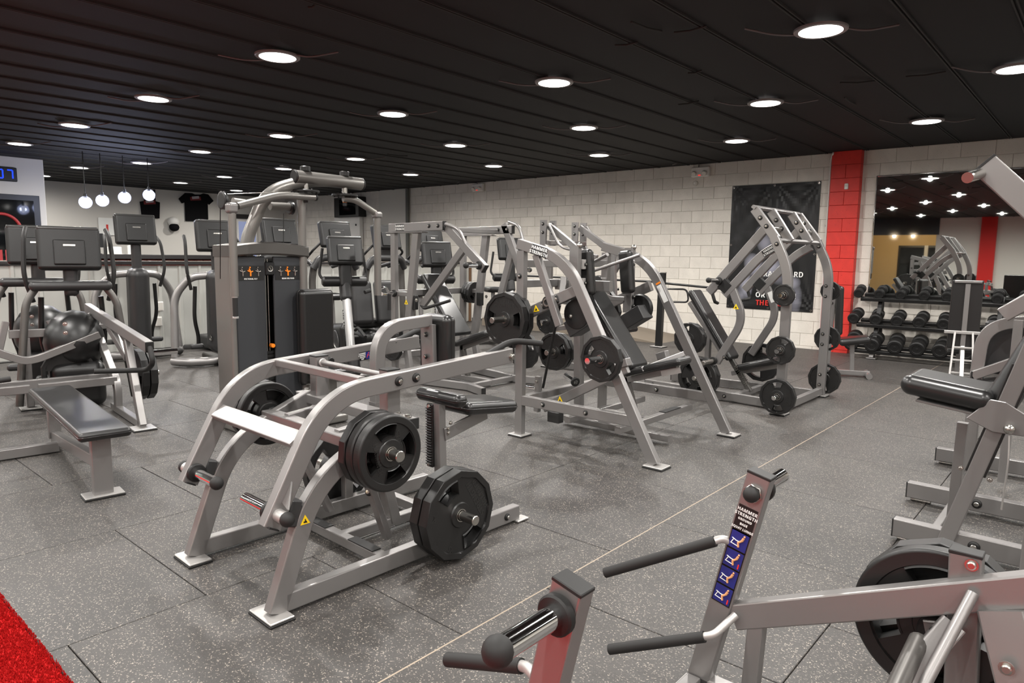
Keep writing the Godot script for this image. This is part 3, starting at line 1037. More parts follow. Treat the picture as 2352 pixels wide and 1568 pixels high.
# ---------------------------------------------------------------- seated dip machine
func build_dip_machine():
	frame(-2.82, 1.31, -1.5)
	var t := thing("dip_machine", "silver seated dip machine with curved arms in mid floor", "gym machine")
	var X := Vector3.RIGHT
	for s in [-1.0, 1.0]:
		view(0, 0, 1)
		var m := func(p: Vector3, u: float) -> Vector3: return Vector3(u * s, p.y, p.z)
		# fixed arched leg
		var p0: Vector3 = m.call(U(640, 1424, 0.41), 0.385)
		p0.y = 0.02
		var p1: Vector3 = m.call(U(728, 1107, 0.41), 0.385)
		var p2 := Vector3(0.385 * s, 0.70, -0.70)
		beam(t, "leg", fil([p0, p1, p2], 0.20, 10), 0.08, 0.052, X)
		foot(t, Vector3(0.375 * s, 0, p0.z + 0.01), 0.175, 0.105)
		beam(t, "base_rail", seg(Vector3(0.385 * s, 0.052, p0.z - 0.04), Vector3(0.385 * s, 0.052, -1.50)), 0.052, 0.078, Vector3.UP)
		bolt(t, Vector3(0.411 * s, 0.052, -1.40), X * s)
		var tab := MB.new()
		tab.box(Vector3(0.40 * s, 0.008, -1.515), Vector3(0.06, 0.012, 0.09), FORWARD, 0.004)
		tab.cyl(Vector3(0.40 * s, 0.002, -1.53), Vector3(0.40 * s, 0.0145, -1.53), 0.03, 18)
		part(t, "floor_tab", tab, M.weld_plate)
		# moving arm
		var a0: Vector3 = m.call(U(626, 1214, 0.41), 0.385)
		var a1: Vector3 = m.call(U(754, 913, 0.41), 0.385)
		var a2: Vector3 = m.call(U(1178, 816, 0.41), 0.385)
		var arm := beam(t, "arm", fil([a0, a1, a2], 0.21, 12), 0.08, 0.052, X)
		for q in [[916, 875.5], [955.5, 867]]:
			var bp: Vector3 = m.call(U(q[0], q[1], 0.411), 0.411)
			bolt(t, bp, X * s, 1.1)
		stud(t, m.call(U(1175, 819, 0.411), 0.411), X * s, 1.3)
		# handle: bent grip set on the rear end of the arm
		var g0 := a2 + Vector3(0, 0.035, 0.14)
		var g1 := a2 + Vector3(-0.005 * s, 0.075, -0.02)
		var g2: Vector3 = m.call(U(1245, 789, 0.46), 0.46)
		rod(t, "handle", fil([a2 + Vector3(-0.01 * s, 0.01, 0.18), g1, g2], 0.06), 0.0165, M.grip)
		# lower end: stub with a black knob outside, chrome horn inside
		var le := a0.lerp(a1, 0.10)
		var stub := MB.new()
		stub.cyl(le + X * s * 0.02, le + X * s * 0.085, 0.026, 20)
		part(t, "stub", stub, M.weld_plate)
		var kn := MB.new()
		kn.ball(le + X * s * 0.093, 0.030)
		part(t, "end_knob", kn, M.grip)
		var gus := MB.new()
		gus.slab(le + X * s * 0.045 + Vector3(0, 0.045, -0.02), X * s, (a1 - a0).normalized(), PackedVector2Array([Vector2(-0.02, 0.0), Vector2(0.035, -0.015), Vector2(-0.02, 0.09)]), 0.008)
		part(t, "gusset", gus, M.silver)
		horn(t, le - X * s * 0.026, le - X * s * 0.25, 0.0245, s < 0)
		var lb := (a1 - a0).normalized()
		cap(t, a0, Vector3(0.05, 0.006, 0.08), look(lb, X))
		# bumper on the front of the leg
		var bm := MB.new()
		bm.box(m.call(U(683, 1178, 0.41), 0.385) + Vector3(0, 0.0, 0.012), Vector3(0.056, 0.11, 0.05), Basis(X, -0.28), 0.006)
		part(t, "bumper", bm, M.plastic_grey)
		# pivot post on the beam
		beam(t, "pivot_post", seg(Vector3(0.30 * s, 0.722, -0.705), Vector3(0.30 * s, 0.925, -0.705)), 0.075, 0.065, X)
		cap(t, Vector3(0.30 * s, 0.929, -0.705), Vector3(0.066, 0.008, 0.076))
		var pv := MB.new()
		pv.cyl(Vector3(0.33 * s, 0.885, -0.70), Vector3(0.362 * s, 0.885, -0.70), 0.026, 20)
		pv.cyl(Vector3(0.33 * s, 0.885, -0.80), Vector3(0.362 * s, 0.885, -0.80), 0.020, 20)
		part(t, "bearing", pv, M.black_paint)
		for du in [0.365, 0.43]:
			stud(t, Vector3(du * s, 0.724, -0.705), Vector3.UP, 1.1)
		cap(t, Vector3(0.466 * s, 0.697, -0.70), Vector3(0.008, 0.052, 0.082))
		# lever carrying the plate horn
		beam(t, "lever", fil([Vector3(0.22 * s, 0.66, -0.68), Vector3(0.22 * s, 0.64, -0.47)], 0.05), 0.06, 0.04, X)
		horn(t, Vector3(0.41 * s, 0.625, -0.50), Vector3(0.64 * s, 0.625, -0.50), 0.0245, false, M.steel)
		horn(t, Vector3(0.411 * s, 0.235, -0.92), Vector3(0.66 * s, 0.235, -0.92), 0.0235, false, M.steel)
		beam(t, "horn_post", seg(Vector3(0.385 * s, 0.085, -0.92), Vector3(0.385 * s, 0.27, -0.92)), 0.05, 0.05, X)
	hazard(t, Vector3(0.4125, U(701, 1194, 0.412).y, U(701, 1194, 0.412).z), X, Vector3.UP, 0.04)
	# cross pieces
	beam(t, "cross_beam", seg(Vector3(-0.462, 0.697, -0.70), Vector3(0.462, 0.697, -0.70)), 0.08, 0.05, Vector3.UP)
	beam(t, "plate_bar", seg(Vector3(-0.41, 0.635, -0.47), Vector3(0.41, 0.635, -0.47)), 0.07, 0.05, Vector3.UP)
	beam(t, "arm_brace", seg(Vector3(-0.36, 0.905, -0.51), Vector3(0.36, 0.905, -0.51)), 0.038, 0.038, Vector3.UP)
	beam(t, "wide_brace", seg(Vector3(-0.36, 0.70, -0.195), Vector3(0.36, 0.70, -0.195)), 0.078, 0.03, Vector3(0, 0.82, 0.57))
	rod(t, "link_rod", seg(Vector3(-0.29, 0.897, -0.70), Vector3(0.29, 0.897, -0.70)), 0.014, M.silver)
	for s in [-1.0, 1.0]:
		var c := MB.new()
		c.cyl(Vector3(0.263 * s, 0.897, -0.70), Vector3(0.25 * s, 0.897, -0.70), 0.022)
		part(t, "rod_collar", c, M.weld_plate)
	# seat column, pad frame and pads
	beam(t, "back_post", fil([Vector3(0, 0.70, -0.855), Vector3(0, 1.085, -0.858), Vector3(0, 1.105, -1.20)], 0.16, 10), 0.062, 0.055, X)
	beam(t, "pad_bracket", seg(Vector3(0, 1.085, -1.195), Vector3(0, 0.83, -1.205)), 0.10, 0.03, Vector3(0, 0, 1))
	bolt(t, Vector3(0.0, 1.03, -1.178), Vector3(0, 0, 1), 0.7)
	bolt(t, Vector3(0.0, 0.91, -1.178), Vector3(0, 0, 1), 0.7)
	cushion(t, "back_pad", Vector3(0, 0.975, -1.262), Vector3(0.235, 0.32, 0.085), FORWARD, 0.035)
	beam(t, "spine", seg(Vector3(0, 0.62, -0.86), Vector3(0, 0.69, -0.70)), 0.05, 0.06, X)
	beam(t, "back_stay", fil([Vector3(0, 0.71, -0.85), Vector3(0, 0.40, -0.86), Vector3(0, 0.05, -0.95)], 0.1), 0.06, 0.06, X)
	# seat post with its height rack
	beam(t, "seat_post", seg(Vector3(0.03, 0.06, -1.265), Vector3(0.03, 0.645, -1.245)), 0.05, 0.055, X)
	var rack := MB.new()
	rack.box(Vector3(-0.012, 0.46, -1.222), Vector3(0.05, 0.36, 0.02), FORWARD, 0.004)
	for k in 22: rack.box(Vector3(-0.012, 0.30 + 0.015 * k, -1.209), Vector3(0.046, 0.007, 0.014), FORWARD, 0.002)
	part(t, "height_rack", rack, M.black_paint)
	stud(t, Vector3(-0.012, 0.625, -1.21), Vector3(0, 0, 1), 0.8)
	stud(t, Vector3(-0.012, 0.295, -1.21), Vector3(0, 0, 1), 0.8)
	var seat_b := Basis(X, -0.11)
	cushion(t, "seat_pad", Vector3(0.0, 0.585, -1.57), Vector3(0.30, 0.075, 0.42), seat_b, 0.034)
	beam(t, "seat_arm", seg(Vector3(0.06, 0.47, -1.26), Vector3(0.03, 0.53, -1.62)), 0.012, 0.075, Vector3.UP)
	for q in [[-1.285, 0.50], [-1.285, 0.475], [-1.30, 0.53]]:
		stud(t, Vector3(0.066, q[1], q[0]), X, 0.8)
	cushion(t, "thigh_pad", Vector3(0.02, 0.675, -1.27), Vector3(0.36, 0.075, 0.095), Basis(X, -0.1), 0.036)
	# floor cross members and foot grips
	beam(t, "floor_brace", seg(Vector3(-0.36, 0.05, -0.62), Vector3(0.36, 0.05, -0.62)), 0.05, 0.05, Vector3.UP)
	beam(t, "floor_brace", seg(Vector3(-0.36, 0.05, -1.16), Vector3(0.36, 0.05, -1.16)), 0.05, 0.05, Vector3.UP)
	beam(t, "floor_spine", seg(Vector3(0.0, 0.05, -0.64), Vector3(0.0, 0.05, -1.30)), 0.05, 0.05, Vector3.UP)
	for x in [-0.2, 0.2]:
		var gp := MB.new()
		gp.box(Vector3(x, 0.0775, -0.62), Vector3(0.20, 0.006, 0.052), FORWARD, 0.001)
		part(t, "tread_strip", gp, M.rubber)
	beam(t, "rear_brace", seg(Vector3(0.25, 0.10, -0.72), Vector3(0.30, 0.58, -0.52)), 0.035, 0.05, X)
	beam(t, "rear_brace", seg(Vector3(-0.25, 0.10, -0.72), Vector3(-0.30, 0.58, -0.52)), 0.035, 0.05, X)
	bolt(t, Vector3(0.275, 0.36, -0.6), Vector3(0.3, 0.3, 0.9))
	# instruction strip on the left arm
	var d := (U(898, 808, -0.36) - U(806, 828, -0.36)).normalized()
	var upn := d.cross(X)
	var o := U(852, 814, -0.355)
	sticker(t, "instruction_strip", o, X, -d.cross(X), 0.155, 0.048, M.black_print, "black and blue instruction strip")
	var b := face_basis(X, -d.cross(X))
	for k in 3:
		var bs := sticker(t, "instruction_panel", o + b.x * (-0.02 + 0.037 * k) + b.z * 0.001, X, b.y, 0.033, 0.040, M.blue_print)
		var fig := MB.new()
		fig.tube(PackedVector3Array([Vector3(-0.010, -0.012, 0), Vector3(-0.004, 0.002, 0), Vector3(0.002, 0.010, 0)]), 0.0022, 6, Vector3(0, 0, 1))
		fig.tube(PackedVector3Array([Vector3(-0.004, 0.002, 0), Vector3(0.008, 0.0, 0), Vector3(0.010, -0.010, 0)]), 0.0018, 6, Vector3(0, 0, 1))
		fig.ball(Vector3(0.004, 0.014, 0), 0.003, 8)
		put(bs, "figure", fig.mesh([M.red_print, M.orange, M.white_print][k]), "", Transform3D(b, o + b.x * (-0.02 + 0.037 * k) + b.z * 0.001))
	for k in 4:
		print_text(t, "instruction_text", ["HAMMER", "STRENGTH", "SEATED", "DIP"][k], 0.0078, M.white_print, o + b.x * (-0.058) + b.y * (0.016 - 0.0105 * k) + b.z * 0.0012, X, b.y, 0.0006)
	# plates
	plate("d45", Vector3(0.468, 0.235, -0.92), X, 120, "dodecagonal black plate on the dip machine floor horn, inner one", "dip machine plates")
	plate("d45", Vector3(0.533, 0.235, -0.92), X, 120, "dodecagonal black 45 plate on the dip machine floor horn, outer one", "dip machine plates")
	plate("d25", Vector3(0.452, 0.625, -0.50), X, 40, "dodecagonal black plate innermost on the dip machine lever horn", "dip machine plates")
	plate("r35", Vector3(0.503, 0.625, -0.50), X, -75, "round black plate between two others on dip machine lever horn", "dip machine plates")
	plate("r35", Vector3(0.555, 0.625, -0.50), X, -78, "round four-window black plate outermost on dip machine lever horn", "dip machine plates")
	plate("r35", Vector3(-0.47, 0.625, -0.50), -X, 20, "round black plate on the dip machine's far lever horn", "dip machine plates")
	plate("d25", Vector3(-0.52, 0.625, -0.50), -X, 40, "dodecagonal plate on the dip machine's far lever horn", "dip machine plates")
	plate("d45", Vector3(-0.47, 0.235, -0.92), -X, 30, "dodecagonal black plate on the dip machine's far floor horn", "dip machine plates")

# ---------------------------------------------------------------- A-frame machine with reclined back pad
func build_squat_machine():
	frame(-2.95, 4.8, 0.0)
	var t := thing("plate_loaded_machine", "silver A-frame plate-loaded machine with long reclined back pad", "gym machine")
	var Z := Vector3(0, 0, 1)
	view(0, 0, 1)
	for s in [1.0, -1.0]:
		var zz: float = 0.60 * s
		# vertical rear post, bent top bar running down into the front leg
		beam(t, "rear_post", seg(Vector3(-0.615, 0.02, zz), Vector3(-0.615, 1.50, zz)), 0.072, 0.055, Z)
		var a0 := Vector3(-0.65, 1.555, zz)
		var a1 := Vector3(-0.175, 1.438, zz)
		var a2 := Vector3(0.63, 0.02, zz)
		beam(t, "front_leg", fil([a0, a1, a2], 0.26, 12), 0.08, 0.055, Z)
		beam(t, "side_brace", seg(Vector3(-0.47, 1.47, zz), Vector3(-0.245, 0.93, zz - 0.02 * s)), 0.06, 0.045, Z)
		beam(t, "base_rail", seg(Vector3(-0.59, 0.30, zz), Vector3(0.475, 0.30, zz)), 0.08, 0.05, Z)
		foot(t, Vector3(-0.615, 0, zz), 0.14, 0.13)
		foot(t, Vector3(0.645, 0, zz), 0.15, 0.13)
		for x in [-0.36, 0.05]:
			bolt(t, Vector3(x, 0.30, zz + 0.026 * s), Z * s)
		bolt(t, Vector3(-0.615, 1.30, zz + 0.028 * s), Z * s)
		bolt(t, Vector3(-0.03, 0.30, zz - 0.026 * s), -Z * s)
		# bracket and cam that carry the lever
		beam(t, "lever", seg(Vector3(-0.76, 0.93, 0.53 * s), Vector3(-0.10, 1.215, 0.53 * s)), 0.085, 0.05, Z)
		var bc := MB.new()
		bc.cyl(Vector3(-0.36, 1.105, 0.555 * s), Vector3(-0.36, 1.105, 0.60 * s), 0.048, 24)
		bc.box(Vector3(-0.36, 1.105, 0.562 * s), Vector3(0.17, 0.062, 0.014), Basis(Z, 0.4), 0.01)
		part(t, "bearing", bc, M.black_paint)
		var br := MB.new()
		br.lathe(Vector3(-0.36, 1.105, 0.585 * s), Z * s, PackedVector2Array([Vector2(0, 0.034), Vector2(0.02, 0.034), Vector2(0.02, 0.022), Vector2(0.004, 0.020), Vector2(0.004, 0.0)]), 24)
		part(t, "bearing_ring", br, M.steel)
		for dx in [-0.065, 0.065]:
			stud(t, Vector3(-0.36 + dx, 1.105 + dx * 0.42, 0.570 * s), Z * s, 0.9)
		var cam := MB.new()
		cam.cyl(Vector3(-0.16, 1.02, 0.44 * s), Vector3(-0.16, 1.02, 0.485 * s), 0.125, 32, 0.012)
		part(t, "cam_disc", cam, M.plastic)
		stud(t, Vector3(-0.21, 1.0, 0.486 * s), Z * s)
		horn(t, Vector3(-0.70, 0.955, 0.56 * s), Vector3(-0.70, 0.955, 0.86 * s), 0.0245, false, M.steel)
		# shoulder upright with two bolted brackets and a pad
		beam(t, "pad_upright", seg(Vector3(-0.24, 0.98, 0.40 * s), Vector3(-0.24, 1.54, 0.40 * s)), 0.085, 0.05, Z)
		var kb := MB.new()
		kb.ball(Vector3(-0.205, 1.545, 0.40 * s), 0.024)
		part(t, "end_knob", kb, M.steel)
		for y in [1.40, 1.255]:
			var p := MB.new()
			p.box(Vector3(-0.225, y, 0.36 * s), Vector3(0.10, 0.075, 0.03), FORWARD, 0.003)
			part(t, "pad_plate", p, M.weld_plate)
			bolt(t, Vector3(-0.172, y, 0.36 * s), Vector3.RIGHT, 0.7)
		cushion(t, "shoulder_pad", Vector3(-0.20, 1.335, 0.295 * s), Vector3(0.12, 0.36, 0.085), Basis(Z, 0.12), 0.03)
		for y in [1.16, 1.08]:
			bolt(t, Vector3(-0.19, y - 0.04, 0.40 * s), Vector3.RIGHT, 0.9)
		beam(t, "yoke_bar", fil([Vector3(-0.27, 1.10, 0.385 * s), Vector3(-0.42, 1.10, 0.33 * s), Vector3(-0.50, 1.28, 0.20 * s)], 0.10), 0.05, 0.04, Vector3.UP)
		cushion(t, "grip_block", Vector3(-0.16, 0.945, 0.40 * s), Vector3(0.22, 0.13, 0.16), Basis(Z, 0.55), 0.008, M.plastic_grey, false)
	# label on the near bar
	var dl := (Vector3(-0.175, 1.438, 0) - Vector3(-0.65, 1.555, 0)).normalized()
	var lc := Vector3(-0.65, 1.555, 0.629) + dl * 0.235
	sticker(t, "name_plate", lc, Z, Vector3(-dl.y, dl.x, 0), 0.16, 0.078, M.black_print, "black maker's name plate")
	print_text(t, "name_text", "HAMMER", 0.026, M.white_print, lc + Vector3(-dl.y, dl.x, 0) * 0.018 + Z * 0.0012, Z, Vector3(-dl.y, dl.x, 0), 0.0008)
	print_text(t, "name_text", "STRENGTH", 0.026, M.white_print, lc - Vector3(-dl.y, dl.x, 0) * 0.018 + Z * 0.0012, Z, Vector3(-dl.y, dl.x, 0), 0.0008)
	var wl := D(1521, 674, -0.568)
	sticker(t, "warning_strip", Vector3(wl.x + 0.0, wl.y, -0.571), Z, Vector3(-0.49, 0.87, 0), 0.045, 0.16, M.white_print, "white warning strip with orange head")
	sticker(t, "warning_head", Vector3(wl.x - 0.046, wl.y + 0.087, -0.571), Z, Vector3(-0.49, 0.87, 0), 0.045, 0.016, M.orange)
	hazard(t, Vector3(-0.50, 1.045, 0.557), Z, Vector3(-0.2, 0.95, 0), 0.055)
	# beams joining the two sides
	for q in [Vector3(-0.615, 1.24, 0), Vector3(-0.615, 0.30, 0), Vector3(-0.615, 1.40, 0)]:
		beam(t, "cross_beam", seg(q + Vector3(0, 0, 0.59), q - Vector3(0, 0, 0.59)), 0.06, 0.06, Vector3.UP)
	beam(t, "top_beam", seg(Vector3(-0.62, 1.225, 0.14), Vector3(-0.10, 1.225, 0.10)), 0.05, 0.085, Vector3.UP)
	beam(t, "spine_post", seg(Vector3(-0.45, 0.05, 0), Vector3(-0.50, 1.45, 0)), 0.07, 0.06, Z)
	beam(t, "floor_spine", seg(Vector3(-0.60, 0.05, 0), Vector3(0.42, 0.05, 0)), 0.05, 0.05, Vector3.UP)
	beam(t, "floor_brace", seg(Vector3(0.30, 0.20, 0.57), Vector3(0.30, 0.20, -0.57)), 0.05, 0.05, Vector3.UP)
	beam(t, "floor_brace", seg(Vector3(-0.16, 0.20, 0.57), Vector3(-0.16, 0.20, -0.57)), 0.05, 0.05, Vector3.UP)
	beam(t, "floor_link", seg(Vector3(-0.16, 0.20, 0.10), Vector3(0.30, 0.20, 0.10)), 0.045, 0.045, Vector3.UP)
	var tr := MB.new()
	tr.box(Vector3(0.30, 0.229, -0.22), Vector3(0.06, 0.006, 0.26), FORWARD, 0.001)
	part(t, "tread_strip", tr, M.rubber)
	# long back pad and head pad
	view(0, 0, 1)
	var top := Vector3(-0.33, 1.16, 0.0)
	var bot := Vector3(0.10, 0.60, 0.0)
	var ax := (top - bot).normalized()
	cushion(t, "back_pad", (top + bot) / 2, Vector3(0.075, (top - bot).length() + 0.06, 0.26), Basis(Z.cross(ax) * -1.0, ax, Z), 0.03, M.vinyl)
	beam(t, "pad_spine", seg(bot + Vector3(-0.07, -0.02, 0), top + Vector3(-0.07, -0.04, 0)), 0.05, 0.05, Z)
	cushion(t, "head_pad", Vector3(-0.335, 1.235, 0.02), Vector3(0.13, 0.135, 0.20), Basis(Z, 0.1), 0.06, M.vinyl, false)
	# seat with its rail, lower lever and link
	var s0 := Vector3(0.04, 0.515, 0.0)
	var s1 := Vector3(0.53, 0.665, 0.0)
	var sd := (s1 - s0).normalized()
	cushion(t, "seat_pad", (s0 + s1) / 2 + Vector3(0, 0.02, 0), Vector3((s1 - s0).length(), 0.06, 0.22), Basis(sd, Z.cross(sd), Z), 0.026)
	beam(t, "seat_rail", seg(s0 + Vector3(-0.06, -0.06, 0), s1 + Vector3(-0.06, -0.055, 0)), 0.05, 0.05, Z)
	sticker(t, "seat_bracket", Vector3(0.44, 0.59, 0.06), Z, Vector3(-sd.y, sd.x, 0), 0.17, 0.045, M.weld_plate)
	beam(t, "seat_post", seg(Vector3(0.10, 0.20, 0.0), Vector3(-0.02, 0.56, 0.0)), 0.055, 0.05, Z, M.gunmetal)
	var rk := MB.new()
	for k in 14: rk.box(Vector3(0.075, 0.28, 0.03) + Vector3(-0.333, 1, 0).normalized() * (0.018 * k), Vector3(0.02, 0.008, 0.03), Basis(Z, 0.32), 0.002)
	part(t, "height_rack", rk, M.steel)
	beam(t, "swing_lever", seg(Vector3(-0.60, 0.185, 0.30), Vector3(0.20, 0.62, 0.30)), 0.075, 0.04, Z)
	hazard(t, Vector3(-0.42, 0.285, 0.322), Z, Vector3(-0.1, 1, 0), 0.055)
	bolt(t, Vector3(0.12, 0.58, 0.322), Z, 0.9)
	beam(t, "drop_link", seg(Vector3(-0.63, 0.16, 0.36), Vector3(-0.62, 0.46, 0.36)), 0.05, 0.04, Z)
	stud(t, Vector3(-0.625, 0.42, 0.382), Z)
	horn(t, Vector3(-0.62, 0.35, 0.34), Vector3(-0.78, 0.35, 0.36), 0.022, false)
	horn(t, Vector3(-0.30, 0.44, 0.27), Vector3(-0.46, 0.47, 0.20), 0.022, false)
	var bk := MB.new()
	bk.box(Vector3(-0.45, 0.14, 0.34), Vector3(0.12, 0.09, 0.07), FORWARD, 0.004)
	part(t, "rubber_stop", bk, M.plastic_grey)
	rod(t, "link_rod", seg(D(1286, 700, 0.50), D(1247, 890, 0.385)), 0.011, M.black_paint)
	beam(t, "footrest_bar", seg(D(1475, 848, 0.10), D(1572, 812, -0.05)), 0.04, 0.03, Z)
	for s in [1.0, -1.0]:
		var hb := MB.new()
		hb.box(Vector3(0.17, 0.655, 0.30 * s), Vector3(0.09, 0.06, 0.07), Basis(Z, 0.35), 0.004)
		part(t, "pivot_block", hb, M.silver_dark)
		rod(t, "side_rod", seg(Vector3(-0.45, 1.33, 0.10 * s), Vector3(-0.05, 1.48, 0.24 * s)), 0.014, M.silver)
	# plate horn on the near front leg
	horn(t, Vector3(0.235, 0.735, 0.63), Vector3(0.215, 0.735, 0.86), 0.024, false)
	plate("d25", Vector3(0.228, 0.735, 0.70), Z, 150, "dodecagonal 25 plate with two grips on A-frame's front leg", "A-frame machine plates")
	plate("d45", Vector3(-0.70, 0.955, 0.69), Z, 180, "dodecagonal 45 plate outermost on the A-frame machine lever", "A-frame machine plates")
	plate("d45", Vector3(-0.70, 0.955, 0.625), Z, 165, "dodecagonal black plate innermost on the A-frame machine lever", "A-frame machine plates")
	plate("d45", Vector3(-0.70, 0.955, -0.66), -Z, 180, "dodecagonal black plate on the A-frame machine's far lever", "A-frame machine plates")
	horn(t, Vector3(-0.75, 0.62, -0.20), Vector3(-0.75, 0.62, 0.10), 0.024, false, M.steel)
	beam(t, "horn_bar", seg(Vector3(-0.45, 0.62, -0.16), Vector3(-0.78, 0.62, -0.16)), 0.05, 0.05, Vector3.UP)
	plate("d25", Vector3(-0.75, 0.62, -0.02), Z, 15, "dodecagonal plate nearest the black link rod behind A-frame", "A-frame machine plates")
	plate("d25", Vector3(-0.75, 0.62, -0.075), Z, 40, "dodecagonal plate behind another beside the black link rod", "A-frame machine plates")

# ---------------------------------------------------------------- incline press in front of the banner
func build_incline_press():
	frame(-2.9, 7.1, 0.0)
	var t := thing("incline_press_machine", "tall silver incline press machine standing before the black banner", "gym machine")
	var Z := Vector3(0, 0, 1)
	for s in [1.0, -1.0]:
		var zz: float = 0.60 * s
		beam(t, "column", fil([Vector3(0.61, 0.02, zz), Vector3(0.615, 1.36, zz), Vector3(0.465, 1.66, zz)], 0.22, 10), 0.085, 0.055, Z)
		foot(t, Vector3(0.61, 0, zz), 0.14, 0.14)
		# top frame rungs
		for r in [[zz, 0.262, 1.93, 0.483, 1.645], [0.28 * s, 0.30, 1.925, 0.50, 1.63]]:
			beam(t, "top_rung", seg(Vector3(r[1], r[2], r[0]), Vector3(r[3], r[4], r[0])), 0.085, 0.04, Z)
		for q in [0.30, 0.58]:
			bolt(t, Vector3(lerpf(0.262, 0.483, q), lerpf(1.93, 1.645, q), zz + 0.021), Z, 1.1)
			bolt(t, Vector3(lerpf(0.30, 0.50, q), lerpf(1.925, 1.63, q), 0.28 * s + 0.021), Z, 1.1)
		bolt(t, Vector3(0.50, 1.60, zz + 0.03), Z, 1.0)
		var pv := MB.new()
		pv.cyl(Vector3(0.40, 1.745, 0.31 * s), Vector3(0.40, 1.745, 0.57 * s), 0.024, 20)
		part(t, "pivot_shaft", pv, M.steel)
		# pressing arm, stop tube and curved lower lever
		beam(t, "press_arm", seg(Vector3(0.36, 1.80, 0.45 * s), Vector3(-0.225, 1.115, 0.45 * s)), 0.085, 0.05, Z)
		beam(t, "guide_arm", fil([Vector3(0.46, 1.595, 0.45 * s), Vector3(0.30, 1.50, 0.45 * s), Vector3(-0.06, 1.095, 0.45 * s)], 0.12), 0.08, 0.05, Z)
		beam(t, "lower_lever", fil([Vector3(0.02, 1.16, 0.45 * s), Vector3(0.155, 0.86, 0.45 * s), Vector3(-0.11, 0.40, 0.45 * s)], 0.24, 10), 0.075, 0.045, Z)
		var st := MB.new()
		st.box(Vector3(-0.055, 1.185, 0.45 * s), Vector3(0.12, 0.11, 0.056), Basis(Z, 0.86), 0.006)
		part(t, "stop_block", st, M.rubber)
		horn(t, Vector3(-0.115, 1.235, 0.475 * s), Vector3(-0.135, 1.245, 0.67 * s), 0.022, true)
		rod(t, "handle", fil([Vector3(-0.19, 1.10, 0.45 * s), Vector3(-0.16, 1.02, 0.45 * s), Vector3(-0.20, 1.0, 0.30 * s)], 0.03), 0.017, M.grip)
		if s > 0: hazard(t, Vector3(0.075, 0.985, 0.474), Z, Vector3.UP, 0.055)
		else: sticker(t, "warning_strip", Vector3(0.085, 1.05, -0.426), Z, Vector3(-0.4, 0.9, 0), 0.05, 0.12, M.white_print)
		# base
		beam(t, "base_rail", seg(Vector3(0.58, 0.055, 0.42 * s), Vector3(-1.0, 0.055, 0.30 * s)), 0.055, 0.085, Vector3.UP)
		bolt(t, Vector3(-0.03, 0.055, 0.40 * s + 0.005), Z, 1.0)
		bolt(t, Vector3(-0.90, 0.055, 0.335 * s), Z, 1.0)
		cap(t, Vector3(-1.004, 0.055, 0.30 * s), Vector3(0.008, 0.085, 0.055))
		bolt(t, Vector3(-0.02, 0.47, 0.474 * s), Z * s, 0.9)
		# plate horns on the column
		var hk := [["d10", 1.132, 20.0], ["d25s", 0.622, 70.0], ["d25", 0.185, 95.0]]
		for h in hk:
			horn(t, Vector3(0.615, h[1], zz + 0.029 * s), Vector3(0.615, h[1], zz + 0.19 * s), 0.022, false)
			bolt(t, Vector3(0.60, h[1] + 0.055, zz - 0.03 * s), -Z * s, 0.9)
			bolt(t, Vector3(0.60, h[1] - 0.055, zz - 0.03 * s), -Z * s, 0.9)
			var what: String = {"d10": "small ten-pound plate on top horn", "d25s": "mid-size plate on middle horn", "d25": "large plate on bottom horn"}[h[0]]
			plate(h[0], Vector3(0.615, h[1], zz + 0.085 * s), Z * s, h[2], "%s of incline press %s column" % [what, "nearer the A-frame" if s > 0 else "beside the dumbbell rack"], "incline press plates")
		# loaded plates on the lower lever
		horn(t, Vector3(-0.13, 0.42, 0.475 * s), Vector3(-0.13, 0.42, 0.72 * s), 0.0235, false, M.steel)
	plate("r45", Vector3(-0.30, 0.225, 0.475), Z, 30, "round black 45 plate leaning low beside the incline press rail", "incline press plates")
	plate("d45", Vector3(-0.30, 0.225, 0.415), Z, 10, "dodecagonal plate behind the round one by incline press rail", "incline press plates")
	plate("d25", Vector3(-0.44, 0.615, 0.42), Z, 110, "dodecagonal plate stack front one on incline press side horn", "incline press plates")
	plate("d25", Vector3(-0.44, 0.615, 0.37), Z, 100, "dodecagonal plate stack back one on incline press side horn", "incline press plates")
	plate("d45", Vector3(-0.02, 0.31, -0.52), -Z, 110, "dodecagonal plate on incline press lever under the seat", "incline press plates")
	horn(t, Vector3(-0.30, 0.225, 0.36), Vector3(-0.30, 0.225, 0.56), 0.0235, false, M.steel)
	horn(t, Vector3(-0.44, 0.615, 0.30), Vector3(-0.44, 0.615, 0.50), 0.0235, false, M.steel)
	beam(t, "horn_post", seg(Vector3(-0.44, 0.10, 0.29), Vector3(-0.44, 0.66, 0.29)), 0.05, 0.05, Z)
	# upper and lower cross members
	beam(t, "top_beam", seg(Vector3(0.262, 1.945, 0.63), Vector3(0.262, 1.945, -0.63)), 0.04, 0.03, Vector3(0.6, 0.8, 0))
	beam(t, "low_beam", seg(Vector3(0.49, 1.635, 0.62), Vector3(0.49, 1.635, -0.62)), 0.04, 0.03, Vector3(0.6, 0.8, 0))
	beam(t, "rear_brace", seg(Vector3(0.61, 0.06, 0.57), Vector3(0.61, 0.06, -0.57)), 0.055, 0.075, Vector3.UP)
	beam(t, "floor_brace", seg(Vector3(-0.55, 0.055, 0.32), Vector3(-0.55, 0.055, -0.32)), 0.055, 0.055, Vector3.UP)
	beam(t, "floor_brace", seg(Vector3(0.05, 0.055, 0.36), Vector3(0.05, 0.055, -0.36)), 0.055, 0.055, Vector3.UP)
	# name plate on the near guide arm
	var d := (Vector3(0.30, 1.50, 0) - Vector3(0.46, 1.595, 0)).normalized()
